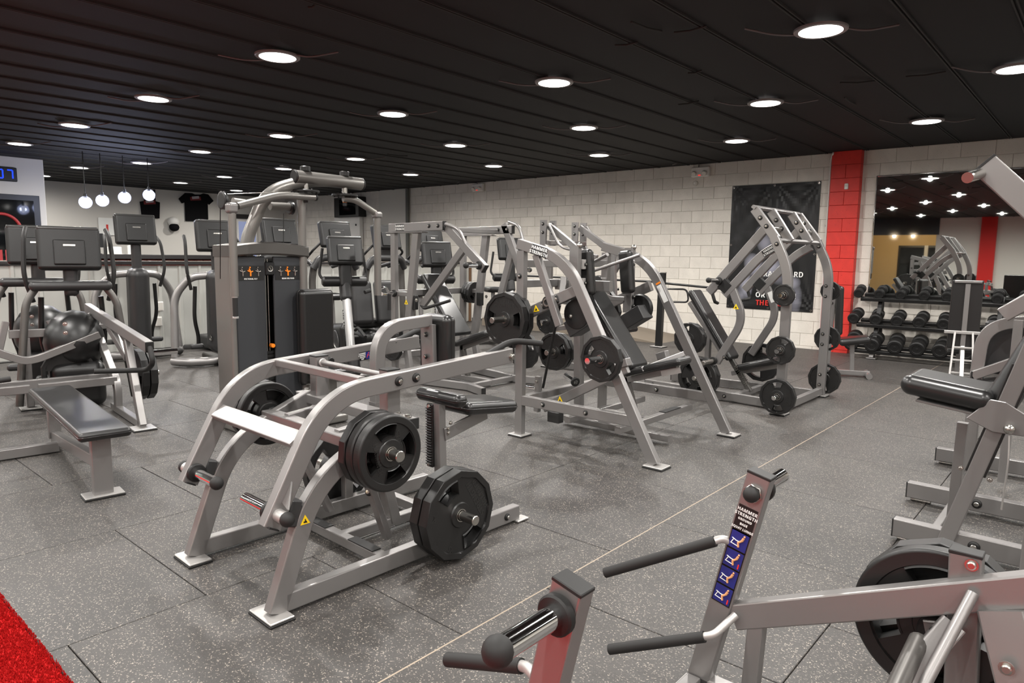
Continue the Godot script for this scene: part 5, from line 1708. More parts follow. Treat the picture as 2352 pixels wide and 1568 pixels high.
	horn(t, bp - Vector3(0.12, 0, 0), bp + Vector3(0.06, 0, 0), 0.023, false)
	beam(t, "horn_post", seg(bp + Vector3(-0.12, 0.04, 0), Vector3(bp.x - 0.12, 0.03, bp.z)), 0.05, 0.05, Z)
	foot(t, Vector3(bp.x - 0.12, 0, bp.z), 0.14, 0.14)
	beam(t, "floor_rail", seg(Vector3(p_floor(460, 535).x, 0.04, 0.02), Vector3(p_floor(460, 535).x, 0.04, 0.80)), 0.06, 0.07, Vector3.UP)

func p_floor(a: float, b: float) -> Vector3:
	view(0, 880, 3.421)
	return Y(a, b, 0.0)

# ---------------------------------------------------------------- lunge machine in the foreground
func build_lunge_machine():
	frame(-0.80, 1.55, 0.0)
	var t := thing("lunge_machine", "silver ground base squat lunge machine with angled sticker post", "gym machine")
	var Z := Vector3(0, 0, 1)
	view(0, 0, 1)
	# far post: local z = -0.5, near post: local z = +0.47
	var zf := -0.50
	var zn := 0.47
	var tops := [Vector3(0.035, 0.80, zf), Vector3(0.03, 0.80, zn)]
	var bots := [Vector3(-0.14, 0.02, zf), Vector3(-0.15, 0.02, zn)]
	for i in 2:
		var s := -1.0 if i == 0 else 1.0
		var tp: Vector3 = tops[i]
		var bt: Vector3 = bots[i]
		var ax := (tp - bt).normalized()
		beam(t, "post", seg(bt, tp), 0.075, 0.05, Z)
		cap(t, tp + ax * 0.004, Vector3(0.076, 0.010, 0.051), look(ax, Z))
		foot(t, Vector3(bt.x, 0, bt.z), 0.14, 0.12)
		var hp := tp - ax * 0.055
		var b := hp + Z * s * 0.026
		horn(t, b, b + Z * s * 0.185, 0.0245, i == 1)
		var nut := MB.new()
		nut.cyl(hp - Z * s * 0.025, hp - Z * s * 0.034, 0.030, 6, 0.002)
		part(t, "nut", nut, M.steel)
		var kb := MB.new()
		kb.ball(hp - Z * s * 0.042, 0.025)
		part(t, "nut_cap", kb, M.grip)
	# grips on the far post
	var g0 := D(1672, 1240, zf)
	rod(t, "handle_stub", fil([D(1690, 1250, zf), D(1660, 1236, zf + 0.03), D(1640, 1242, zf + 0.05)], 0.02), 0.0125, M.weld_plate)
	rod(t, "grip", seg(D(1643, 1242, zf + 0.05), D(1390, 1315, zf + 0.14)), 0.0175, M.grip)
	rod(t, "handle_stub", fil([D(1690, 1412, zf + 0.03), D(1640, 1458, zf + 0.10), D(1612, 1462, zf + 0.11)], 0.03), 0.0125, M.weld_plate)
	rod(t, "grip", seg(D(1618, 1462, zf + 0.11), D(1400, 1491, zf + 0.18)), 0.0175, M.grip)
	# grip on the near post
	rod(t, "handle_stub", fil([D(1235, 1560, zn), D(1212, 1532, zn - 0.02), D(1195, 1528, zn - 0.03)], 0.02), 0.0125, M.weld_plate)
	rod(t, "grip", seg(D(1198, 1529, zn - 0.03), D(1028, 1514, zn - 0.01)), 0.0175, M.grip)
	# lever arm rising to the right, its supports
	var a0 := D(1690, 1412, zf - 0.005)
	var a1 := D(2420, 1347, zf - 0.005)
	var ad := (a1 - a0).normalized()
	beam(t, "lever_arm", seg(a0, a1), 0.082, 0.05, Z)
	beam(t, "arm_post", seg(Vector3(a0.x + 0.06, 0.02, zf), a0 + ad * 0.08), 0.05, 0.045, Z)
	foot(t, Vector3(a0.x + 0.06, 0, zf), 0.12, 0.12)
	var plate_c := Vector3(0.515, 0.46, -0.60)
	# lower fork, round brace and front guard
	beam(t, "lower_arm", seg(D(2070, 1568, zf + 0.12), D(2190, 1432, zf + 0.02)), 0.06, 0.045, Z)
	rod(t, "round_brace", seg(D(2235, 1362, zf + 0.03), D(2120, 1580, zf + 0.20)), 0.014, M.silver)
	rod(t, "axle_sleeve", seg(D(2110, 1470, zf + 0.06), D(2055, 1590, zf + 0.28)), 0.024, M.gunmetal)
	bolt(t, D(2148, 1450, zf + 0.045), Z, 0.7)
	var ew := D(2225, 1262, zf - 0.07)
	beam(t, "plate_post", seg(Vector3(ew.x + 0.03, 0.02, zf - 0.04), Vector3(ew.x, ew.y, zf - 0.04)), 0.075, 0.05, Z, M.silver_dark)
	cap(t, Vector3(ew.x, ew.y + 0.004, zf - 0.04), Vector3(0.076, 0.010, 0.052))
	stud(t, D(2232, 1297, zf - 0.012), Z, 1.0)
	foot(t, Vector3(ew.x + 0.03, 0, zf - 0.04), 0.13, 0.12)
	horn(t, Vector3(plate_c.x, plate_c.y, zf - 0.03), Vector3(plate_c.x, plate_c.y, zf - 0.26), 0.0245, false, M.steel)
	beam(t, "horn_arm", seg(Vector3(ew.x, plate_c.y + 0.02, zf - 0.045), Vector3(plate_c.x - 0.02, plate_c.y, zf - 0.045)), 0.06, 0.04, Z)
	beam(t, "rear_post", seg(D(2300, 1400, zf + 0.02), D(2352, 1600, zf + 0.06)), 0.10, 0.05, Z)
	stud(t, D(2312, 1534, zf + 0.09), Z, 1.1)
	# base
	beam(t, "base_rail", seg(Vector3(-0.14, 0.05, zf + 0.03), Vector3(-0.15, 0.05, zn - 0.03)), 0.05, 0.06, Vector3.UP)
	beam(t, "base_rail", seg(Vector3(-0.12, 0.05, zf), Vector3(0.75, 0.05, zf)), 0.05, 0.06, Vector3.UP)
	beam(t, "base_rail", seg(Vector3(-0.12, 0.05, zn), Vector3(0.75, 0.05, zn)), 0.05, 0.06, Vector3.UP)
	plate("r45", Vector3(plate_c.x, plate_c.y, -0.592), Z, 10, "round black plate on the lunge machine beside its lever arm", "lunge machine plates")
	plate("d45", Vector3(plate_c.x, plate_c.y, -0.655), Z, 5, "dodecagonal plate behind a round one on lunge machine", "lunge machine plates")
	# sticker strip on the far post, facing the camera side
	var tp: Vector3 = tops[0]
	var ax: Vector3 = (tp - bots[0]).normalized()
	var zs := zf + 0.0255
	var side := ax.cross(Z)
	for k in 5:
		var d: float = [0.150, 0.223, 0.288, 0.353, 0.418][k]
		var h: float = [0.088, 0.064, 0.064, 0.064, 0.064][k]
		var c := tp - ax * d
		c.z = zs
		sticker(t, "instruction_border", c, Z, ax, 0.062, h + 0.003, M.black_print, "black bordered instruction sticker")
		if k == 0:
			for j in 5:
				print_text(t, "instruction_text", ["HAMMER", "STRENGTH", "GROUND", "BASE", "SQUAT LUNGE"][j], 0.0105 if j < 2 else 0.0075, M.white_print, c + ax * (0.031 - 0.0155 * j) + Z * 0.0012, Z, ax, 0.0006)
		else:
			var bs := sticker(t, "instruction_panel", c + Z * 0.0008, Z, ax, 0.056, h - 0.006, M.blue_print, "blue exercise picture")
			var bb := face_basis(Z, ax)
			var fig := MB.new()
			fig.tube(PackedVector3Array([Vector3(0.004, -0.018, 0.002), Vector3(0.000, -0.004, 0.002), Vector3(0.010, 0.006, 0.002)]), 0.0035, 8, Z)
			fig.tube(PackedVector3Array([Vector3(0.010, 0.006, 0.002), Vector3(0.013, 0.017, 0.002)]), 0.0042, 8, Z)
			fig.ball(Vector3(0.014, 0.022, 0.002), 0.0035, 8)
			put(bs, "figure", fig.mesh(M.skin_print), "", Transform3D(bb, c + Z * 0.0008))
			var fr := MB.new()
			fr.tube(PackedVector3Array([Vector3(-0.022, 0.004, 0.002), Vector3(-0.008, 0.0, 0.002), Vector3(0.004, 0.0, 0.002)]), 0.0016, 6, Z)
			fr.tube(PackedVector3Array([Vector3(-0.016, 0.002, 0.002), Vector3(-0.022, -0.014, 0.002), Vector3(0.002, -0.016, 0.002)]), 0.0014, 6, Z)
			put(bs, "outline", fr.mesh(M.white_print), "", Transform3D(bb, c + Z * 0.0008))
			if k == 2 or k == 4:
				var ar := MB.new()
				ar.box(Vector3(0.021, -0.016, 0.0018), Vector3(0.004, 0.016, 0.001), FORWARD, 0.0)
				put(bs, "arrow", ar.mesh(M.red_print), "", Transform3D(bb, c + Z * 0.0008))
	stud(t, tp - ax * 0.25 + side * -0.037, -side, 0.8)

# ---------------------------------------------------------------- machines and benches on the right
func build_right_side():
	var Z := Vector3(0, 0, 1)
	# seated machine nearest the right edge
	frame(-0.5, 4.0, 0.0)
	var t := thing("seated_machine", "seated plate-loaded machine with thick black seat on inclined post", "gym machine")
	view(0, 0, 1)
	for q in [[1215, 2052, 0.03], [1130, 2084, -0.70]]:
		var e := D(q[1], q[0], q[2])
		e.y = 0.07
		beam(t, "base_rail", seg(e, Vector3(1.3, 0.07, q[2])), 0.06, 0.095, Vector3.UP, M.silver_dark)
		cap(t, e, Vector3(0.008, 0.096, 0.062))
		var f := MB.new()
		f.cyl(Vector3(e.x + 0.02, 0.012, q[2]), Vector3(e.x + 0.13, 0.012, q[2]), 0.012, 12)
		part(t, "levelling_foot", f, M.steel)
		for dx in [0.36, 0.62]: bolt(t, Vector3(e.x + dx, 0.07, q[2] + 0.031), Z, 1.3)
	beam(t, "base_link", seg(Vector3(-0.10, 0.05, 0.0), Vector3(-0.10, 0.05, -0.70)), 0.04, 0.04, Vector3.UP, M.silver_dark)
	# inclined main post with dark slide strips
	var b0 := D(2165, 1262, 0.05)
	b0.y = 0.03
	var b1 := D(2300, 985, 0.05)
	var b2 := D(2352, 838, 0.05)
	var dir := (b2 - b0).normalized()
	beam(t, "main_post", seg(b0, b0 + dir * 1.75), 0.07, 0.055, Z, M.silver_dark)
	for s in [-1.0, 1.0]:
		var sd: Vector3 = dir.cross(Z) * 0.039 * s
		beam(t, "slide_strip", seg(b0 + dir * 0.42 + sd, b0 + dir * 0.98 + sd), 0.010, 0.05, Z, M.black_paint)
		stud(t, b0 + dir * 0.42 + sd * 1.6 + Z * 0.02, Z, 0.8)
	# bracket plate, thick seat and knob
	var br := MB.new()
	var bc := D(2295, 960, 0.085)
	br.slab(bc, Vector3.RIGHT, Vector3.UP, PackedVector2Array([Vector2(-0.13, -0.02), Vector2(-0.04, 0.085), Vector2(0.02, 0.08), Vector2(0.12, 0.02), Vector2(0.10, -0.07), Vector2(-0.02, -0.07)]), 0.012, 0.003)
	part(t, "seat_bracket", br, M.silver_dark)
	var s0 := D(2085, 895, 0.06)
	var s1 := D(2260, 935, 0.06)
	var sx := (s1 - s0).normalized()
	var sb := Basis(sx, Z.cross(sx), Z)
	var seat := MB.new()
	seat.rbox((s0 + s1) / 2 + Vector3(0.0, 0.03, -0.14), Vector3((s1 - s0).length() + 0.07, 0.105, 0.36), sb, 0.05, 5)
	part(t, "seat_pad", seat, M.vinyl)
	var sp := MB.new()
	sp.box((s0 + s1) / 2 + Vector3(0.02, -0.045, -0.12), Vector3((s1 - s0).length() - 0.04, 0.012, 0.26), sb, 0.003)
	part(t, "seat_plate", sp, M.silver_dark)
	var kn := MB.new()
	kn.ball(D(2318, 985, 0.12), 0.024)
	part(t, "pop_pin", kn, M.steel)
	rod(t, "tether", fil([D(2318, 1000, 0.10), D(2316, 1060, 0.12), D(2300, 1170, 0.08)], 0.05), 0.004, M.weld_plate, 6)
	var bp := MB.new()
	# second support leg behind
	beam(t, "rear_leg", seg(Vector3(D(2196, 1090, -0.35).x, 0.05, -0.35), D(2212, 970, -0.35)), 0.05, 0.05, Z, M.silver_dark)
	cushion(t, "back_pad", D(2352, 845, -0.15), Vector3(0.14, 0.44, 0.34), Basis(Z, -0.40), 0.06)
	# upper lever with its bumper, high at the right edge
	var u0 := D(2262, 378, 0.55)
	var u1 := D(2420, 520, 0.55)
	beam(t, "upper_lever", seg(u0, u1), 0.095, 0.06, Z)
	cap(t, u0, Vector3(0.10, 0.012, 0.062), look((u1 - u0).normalized(), Z))
	rod(t, "lever_stub", seg(D(2255, 398, 0.56), D(2222, 408, 0.70)), 0.022, M.steel)
	beam(t, "upright", seg(Vector3(u1.x + 0.05, 0.03, 0.55), Vector3(u1.x + 0.05, u1.y + 0.1, 0.55)), 0.08, 0.06, Z)
	foot(t, Vector3(u1.x + 0.05, 0, 0.55), 0.14, 0.14)
	beam(t, "base_rail", seg(Vector3(u1.x + 0.05, 0.07, 0.52), Vector3(u1.x + 0.05, 0.07, 0.06)), 0.06, 0.09, Vector3.UP, M.silver_dark)
	beam(t, "swing_lever", seg(D(2305, 722, 0.10), D(2420, 660, 0.10)), 0.07, 0.05, Z)
	# similar machine further back
	frame(-0.45, 5.5, 0.0)
	var u := thing("seated_press", "silver machine with hooped frame behind the inclined black seat", "gym machine")
	view(0, 0, 1)
	var e := D(2150, 1050, -0.23)
	e.y = 0.07
	beam(u, "base_rail", seg(e, Vector3(1.3, 0.07, -0.23)), 0.06, 0.095, Vector3.UP, M.silver_dark)
	cap(u, e, Vector3(0.008, 0.096, 0.062))
	var lf := MB.new()
	lf.cyl(Vector3(e.x + 0.02, 0.012, -0.23), Vector3(e.x + 0.13, 0.012, -0.23), 0.012, 12)
	part(u, "levelling_foot", lf, M.steel)
	var hy := D(2290, 738, 0.0)
	beam(u, "hoop_frame", fil([Vector3(D(2235, 960, 0.0).x, 0.05, 0.0), D(2240, 880, 0.0), D(2262, 745, 0.0), D(2420, 735, 0.0)], 0.16, 10), 0.075, 0.055, Z)
	beam(u, "seat_frame", seg(D(2235, 862, 0.05), D(2330, 830, 0.05)), 0.06, 0.055, Z)
	cap(u, D(2233, 862, 0.05), Vector3(0.012, 0.062, 0.058))
	cushion(u, "seat_pad", D(2285, 885, 0.02), Vector3(0.26, 0.09, 0.28), Basis(Z, 0.2), 0.04)
	var sh := MB.new()
	sh.box(D(2320, 800, -0.12), Vector3(0.30, 0.36, 0.04), FORWARD, 0.02)
	part(u, "guard_plate", sh, M.plastic_grey)
	beam(u, "stay", seg(Vector3(hy.x + 0.3, 0.05, -0.23), Vector3(hy.x + 0.3, hy.y, 0.0)), 0.07, 0.055, Z)
	beam(u, "cross_rail", seg(Vector3(D(2235, 960, 0.0).x, 0.07, 0.02), Vector3(D(2235, 960, 0.0).x, 0.07, -0.23)), 0.05, 0.07, Vector3.UP)
	beam(u, "lever", seg(D(2300, 720, 0.15), D(2420, 650, 0.15)), 0.07, 0.05, Z)
	beam(u, "lever_post", seg(D(2340, 735, 0.15), Vector3(D(2340, 735, 0.15).x, 0.05, 0.15)), 0.05, 0.05, Z)
	# adjustable bench seen end-on in front of the dumbbells
	frame(-1.26, 9.3, 12.0)
	var b := thing("adjustable_bench", "adjustable bench with raised black back seen from behind", "bench")
	cushion(b, "back_pad", Vector3(0, 0.86, -0.02), Vector3(0.30, 0.78, 0.07), FORWARD, 0.012)
	beam(b, "back_spine", seg(Vector3(0, 0.40, 0.03), Vector3(0, 1.21, 0.03)), 0.05, 0.03, Z)
	beam(b, "top_bar", seg(Vector3(-0.13, 1.235, 0.03), Vector3(0.13, 1.235, 0.03)), 0.03, 0.03, Vector3.UP)
	beam(b, "cross_bar", seg(Vector3(-0.19, 0.66, 0.05), Vector3(0.19, 0.66, 0.05)), 0.03, 0.035, Vector3.UP, M.weld_plate)
	for s in [-1.0, 1.0]:
		beam(b, "ladder_rail", seg(Vector3(0.085 * s, 0.66, 0.06), Vector3(0.115 * s, 0.10, 0.22)), 0.022, 0.022, Z, M.weld_plate)
	for k in 3:
		var f := 0.3 + 0.25 * k
		beam(b, "ladder_rung", seg(Vector3(-0.10, lerpf(0.66, 0.10, f), lerpf(0.06, 0.22, f)), Vector3(0.10, lerpf(0.66, 0.10, f), lerpf(0.06, 0.22, f))), 0.022, 0.022, Vector3.UP, M.weld_plate)
	beam(b, "base_spine", seg(Vector3(0, 0.06, 0.42), Vector3(0, 0.08, -0.75)), 0.05, 0.05, Vector3.UP)
	beam(b, "base_foot", seg(Vector3(-0.22, 0.03, 0.42), Vector3(0.22, 0.03, 0.42)), 0.05, 0.055, Vector3.UP)
	beam(b, "base_foot", seg(Vector3(-0.20, 0.03, -0.75), Vector3(0.20, 0.03, -0.75)), 0.05, 0.055, Vector3.UP)
	beam(b, "strut", seg(Vector3(0, 0.08, 0.30), Vector3(0, 0.50, 0.06)), 0.04, 0.04, Z, M.weld_plate)
	cushion(b, "seat_pad", Vector3(0, 0.42, -0.28), Vector3(0.28, 0.06, 0.36), FORWARD, 0.02)
	beam(b, "seat_post", seg(Vector3(0, 0.07, -0.40), Vector3(0, 0.40, -0.36)), 0.05, 0.05, Z)
	# utility bench beside the red pilaster
	frame(-2.62, 9.25, 20.0)
	var c := thing("utility_bench", "upright utility bench with black pads beside the red pilaster", "bench")
	cushion(c, "back_pad", Vector3(0.02, 0.83, 0), Vector3(0.09, 0.62, 0.26), Basis(Z, 0.03), 0.04)
	beam(c, "back_post", seg(Vector3(-0.08, 0.05, 0), Vector3(-0.06, 1.13, 0)), 0.075, 0.06, Z)
	bolt(c, Vector3(-0.07, 0.92, 0.031), Z, 0.9)
	cushion(c, "seat_pad", Vector3(0.22, 0.46, 0), Vector3(0.36, 0.09, 0.30), Basis(Z, 0.16), 0.04)
	beam(c, "seat_post", seg(Vector3(0.22, 0.05, 0), Vector3(0.20, 0.42, 0)), 0.05, 0.05, Z)
	beam(c, "base_spine", seg(Vector3(-0.10, 0.05, 0), Vector3(0.42, 0.05, 0)), 0.06, 0.06, Vector3.UP)
	for q in [[-0.10, 0.30], [0.40, 0.18]]:
		rod(c, "foot_bar", seg(Vector3(q[0], 0.036, -q[1]), Vector3(q[0], 0.036, q[1])), 0.036, M.silver, 16)

# ---------------------------------------------------------------- cardio machines in front of the clad half wall
func console(t: Node3D, c: Vector3, tilt: float, w := 0.46, h := 0.36):
	var b := Basis(Vector3(0, 0, 1), tilt)            # local +x is the back of the screen
	var mb := MB.new()
	mb.rbox(c, Vector3(0.10, h, w), b, 0.035, 4)
	var o := part(t, "console", mb, M.plastic)
	var rim := MB.new()
	rim.rbox(c + b * Vector3(0.0, h * 0.46, 0), Vector3(0.105, 0.035, w * 0.97), b, 0.015, 3)
	part(o, "console_rim", rim, mat_once("console_rim", Color(0.20, 0.198, 0.195), 0.28))
	var p := MB.new()
	p.rbox(c + b * Vector3(0.052, -h * 0.10, 0), Vector3(0.035, h * 0.58, w * 0.5), b, 0.014, 3)
	part(o, "rear_panel", p, M.plastic)
	var g := MB.new()
	g.box(c + b * Vector3(0.072, h * 0.06, 0), Vector3(0.002, 0.016, w * 0.19), b, 0.0)
	part(o, "badge", g, M.steel)
	var scr := MB.new()
	scr.box(c + b * Vector3(-0.051, 0.01, 0), Vector3(0.002, h * 0.7, w * 0.82), b, 0.0)
	part(o, "screen", scr, M.glass_dark)

func mat_once(key: String, col: Color, rough := 0.5, metal := 0.0) -> StandardMaterial3D:
	if not M.has(key): mat(key, col, rough, metal)
	return M[key]

func bike(label: String, x: float, z: float, deg: float, ch: float):
	frame(x, z, deg)
	var t := thing("exercise_bike", label, "exercise bike", "exercise bikes")
	var Z := Vector3(0, 0, 1)
	for q in [[0.42, 0.27], [-0.72, 0.25]]:
		rod(t, "foot_bar", seg(Vector3(q[0], 0.04, -q[1]), Vector3(q[0], 0.04, q[1])), 0.036, M.silver_dark, 14)
	beam(t, "spine", seg(Vector3(0.42, 0.09, 0), Vector3(-0.72, 0.09, 0)), 0.09, 0.07, Vector3.UP, M.gunmetal)
	var h := MB.new()
	h.rbox(Vector3(-0.16, 0.36, 0), Vector3(0.62, 0.50, 0.17), Basis(Z, 0.1), 0.08, 4)
	part(t, "housing", h, M.plastic)
	var disc := MB.new()
	for s in [-1.0, 1.0]: disc.cyl(Vector3(-0.12, 0.36, 0.08 * s), Vector3(-0.12, 0.36, 0.10 * s), 0.17, 28, 0.008)
	part(t, "crank_cover", disc, M.plastic_grey)
	for s in [-1.0, 1.0]:
		beam(t, "crank", seg(Vector3(-0.12, 0.36, 0.115 * s), Vector3(-0.12 + 0.15 * s, 0.36 - 0.06 * s, 0.115 * s)), 0.03, 0.02, Z, M.steel)
		var pd := MB.new()
		pd.box(Vector3(-0.12 + 0.15 * s, 0.36 - 0.06 * s, 0.18 * s), Vector3(0.10, 0.025, 0.11), FORWARD, 0.006)
		part(t, "pedal", pd, M.rubber)
	# bright slanted post with its dark collar and foot
	var p0 := Vector3(0.28, 0.20, 0)
	var p1 := Vector3(0.06, 1.02, 0)
	var mb := MB.new()
	var prof := PackedVector2Array()
	for k in 16: prof.append(Vector2(cos(TAU * k / 16) * 0.062, sin(TAU * k / 16) * 0.05))
	mb.sweep(seg(p0, p1), prof, Z, true)
	part(t, "post", mb, mat_once("bright_silver", Color(0.78, 0.78, 0.78), 0.30, 0.6))
	for k in 1:
		print_text(t, "lettering", "Life Fitness", 0.05, M.plastic_grey, (p0 + p1) / 2 + Vector3(-0.02, 0.0, 0.051), Z, (p1 - p0).cross(Z), 0.001)
	var col := MB.new()
	col.rbox(p1 + Vector3(-0.01, 0.0, 0), Vector3(0.16, 0.26, 0.13), Basis(Z, 0.26), 0.05, 4)
	part(t, "collar", col, M.plastic_grey)
	var ft := MB.new()
	ft.rbox(p0 + Vector3(0.02, -0.02, 0), Vector3(0.20, 0.24, 0.15), Basis(Z, 0.26), 0.05, 4)
	part(t, "post_foot", ft, M.plastic)
	var bd := MB.new()
	bd.lathe(p0 + Vector3(0.02, 0.02, 0.075), Z, PackedVector2Array([Vector2(0, 0.022), Vector2(0.003, 0.024), Vector2(0.003, 0.030), Vector2(0, 0.032)]), 20)
	part(t, "badge", bd, M.steel, "round silver badge")
	var nk := MB.new()
	nk.rbox(Vector3(0.04, (1.10 + ch) / 2, 0), Vector3(0.09, ch - 1.02, 0.15), Basis(Z, 0.12), 0.035, 3)
	part(t, "neck", nk, M.plastic)
	console(t, Vector3(0.05, ch, 0), 0.25, 0.42, 0.34)
	for s in [-1.0, 1.0]:
		var r := MB.new()
		r.cyl(Vector3(0.02, 1.13, 0.05 * s), Vector3(0.02, 1.13, 0.27 * s), 0.062, 20, 0.02)
		part(t, "arm_roll", r, M.plastic)
		rod(t, "bar_end", fil([Vector3(0.0, 1.13, 0.22 * s), Vector3(-0.05, 1.20, 0.29 * s), Vector3(-0.06, 1.52, 0.24 * s)], 0.08), 0.017, M.grip)
	rod(t, "seat_post", seg(Vector3(-0.52, 0.14, 0), Vector3(-0.62, 0.86, 0)), 0.034, M.silver_dark)
	cushion(t, "saddle", Vector3(-0.64, 0.91, 0), Vector3(0.27, 0.09, 0.24), FORWARD, 0.045, null, false)

func treadmill(label: String, x: float, z: float, ch: float):
	frame(x, z, 0.0)
	var t := thing("treadmill", label, "treadmill", "treadmills along the half wall")
	var Z := Vector3(0, 0, 1)
	var d := MB.new()
	d.rbox(Vector3(-0.85, 0.12, 0), Vector3(1.85, 0.20, 0.80), FORWARD, 0.04, 3)
	part(t, "deck", d, M.plastic_grey)
	var bl := MB.new()
	bl.box(Vector3(-0.90, 0.224, 0), Vector3(1.6, 0.006, 0.52), FORWARD, 0.002)
	part(t, "belt", bl, M.rubber)
	var hd := MB.new()
	hd.rbox(Vector3(-0.08, 0.20, 0), Vector3(0.46, 0.30, 0.82), FORWARD, 0.09, 4)
	part(t, "motor_hood", hd, M.plastic)
	for s in [-1.0, 1.0]:
		rod(t, "upright", fil([Vector3(0.0, 0.20, 0.36 * s), Vector3(-0.05, 1.10, 0.36 * s), Vector3(-0.02, 1.30, 0.33 * s)], 0.1), 0.052, M.gunmetal, 16)
		rod(t, "handrail", fil([Vector3(-0.02, 1.28, 0.37 * s), Vector3(-0.12, 1.36, 0.38 * s), Vector3(-0.62, 1.26, 0.38 * s)], 0.08), 0.032, M.plastic_grey, 14)
	rod(t, "cross_bar", fil([Vector3(0.0, 1.24, 0.37), Vector3(0.04, 1.40, 0.28), Vector3(0.04, 1.40, -0.28), Vector3(0.0, 1.24, -0.37)], 0.12), 0.055, M.plastic_grey, 16)
	var nk := MB.new()
	nk.rbox(Vector3(0.02, (1.40 + ch) / 2, 0), Vector3(0.08, ch - 1.36, 0.26), FORWARD, 0.03, 3)
	part(t, "neck", nk, M.plastic)
	console(t, Vector3(0.02, ch, 0), 0.22, 0.52, 0.38)
	for s in [-1.0, 1.0]:
		rod(t, "grip_bar", fil([Vector3(0.0, ch - 0.12, 0.24 * s), Vector3(0.0, ch - 0.22, 0.36 * s), Vector3(-0.18, ch - 0.34, 0.36 * s)], 0.05), 0.018, M.grip)

func cross_trainer(label: String, x: float, z: float, deg: float, ch: float, dome: bool):
	frame(x, z, deg)
	var t := thing("cross_trainer", label, "cross trainer", "cross trainers")
	var Z := Vector3(0, 0, 1)
	if dome:
		var b := MB.new()
		b.ball(Vector3(-0.05, 0.60, 0), 0.30, 24, Vector3(1.0, 1.0, 0.85))
		part(t, "flywheel_dome", b, M.plastic)
		var base := MB.new()
		base.rbox(Vector3(-0.05, 0.22, 0), Vector3(0.60, 0.42, 0.44), FORWARD, 0.08, 3)
		part(t, "housing", base, M.plastic)
		var wing := MB.new()
		wing.rbox(Vector3(0.0, 1.13, 0), Vector3(0.18, 0.09, 0.66), FORWARD, 0.045, 5)
		part(t, "arm_wing", wing, M.plastic_grey)
		for s in [-1.0, 1.0]:
			rod(t, "side_leg", fil([Vector3(0.0, 1.12, 0.27 * s), Vector3(0.02, 0.98, 0.36 * s), Vector3(0.10, 0.05, 0.46 * s)], 0.1), 0.032, M.gunmetal)
		for y in [0.72, 0.80]:
			stud(t, Vector3(0.30, y, 0.08), Vector3.RIGHT, 1.2)
	else:
		var b := MB.new()
		b.rbox(Vector3(0.0, 0.70, 0), Vector3(0.30, 1.08, 0.26), Basis(Z, -0.04), 0.11, 5)
		part(t, "housing", b, M.plastic_grey)
		var bd := MB.new()
		bd.lathe(Vector3(0.06, 0.36, 0.128), Z, PackedVector2Array([Vector2(0, 0.020), Vector2(0.004, 0.024), Vector2(0.004, 0.036), Vector2(0, 0.040)]), 20)
		part(t, "badge", bd, M.steel, "round silver badge")
		for s in [-1.0, 1.0]:
			rod(t, "hoop_frame", fil([Vector3(-0.06, 1.16, 0.10 * s), Vector3(-0.10, 1.14, 0.30 * s), Vector3(-0.18, 0.90, 0.48 * s), Vector3(-0.10, 0.12, 0.52 * s)], 0.16), 0.048, M.silver, 16)
			rod(t, "base_loop", fil([Vector3(-0.12, 0.075, 0.54 * s), Vector3(0.05, 0.07, 0.44 * s), Vector3(0.12, 0.07, 0.16 * s), Vector3(0.02, 0.07, 0.0)], 0.14), 0.055, M.silver, 16)
	for s in [-1.0, 1.0]:
		rod(t, "pedal_arm", fil([Vector3(-0.12, 1.02, 0.24 * s), Vector3(-0.14, 0.60, 0.26 * s), Vector3(-0.20, 0.36, 0.20 * s), Vector3(-0.22, 0.22, 0.20 * s)], 0.12), 0.024, M.black_paint)
		var pd := MB.new()
		pd.rbox(Vector3(-0.30, 0.22, 0.24 * s), Vector3(0.38, 0.07, 0.17), Basis(Z, 0.12), 0.03, 3)
		part(t, "pedal", pd, M.plastic_grey)
		rod(t, "arm_bar", fil([Vector3(-0.08, 0.98, 0.30 * s), Vector3(-0.02, 1.22, 0.36 * s), Vector3(-0.10, 1.58, 0.34 * s), Vector3(-0.22, 1.66, 0.32 * s)], 0.10), 0.020, M.grip)
	var nk := MB.new()
	nk.rbox(Vector3(0.0, (1.05 + ch) / 2, 0), Vector3(0.10, ch - 1.02, 0.12), FORWARD, 0.04, 3)
	part(t, "neck", nk, M.plastic_grey)
	console(t, Vector3(0.02, ch, 0), 0.16, 0.50, 0.40)
	var fr := MB.new()
	fr.rbox(Vector3(-0.10, 0.06, 0), Vector3(0.9, 0.09, 0.14), FORWARD, 0.03, 3)
	part(t, "base_spine", fr, M.gunmetal)

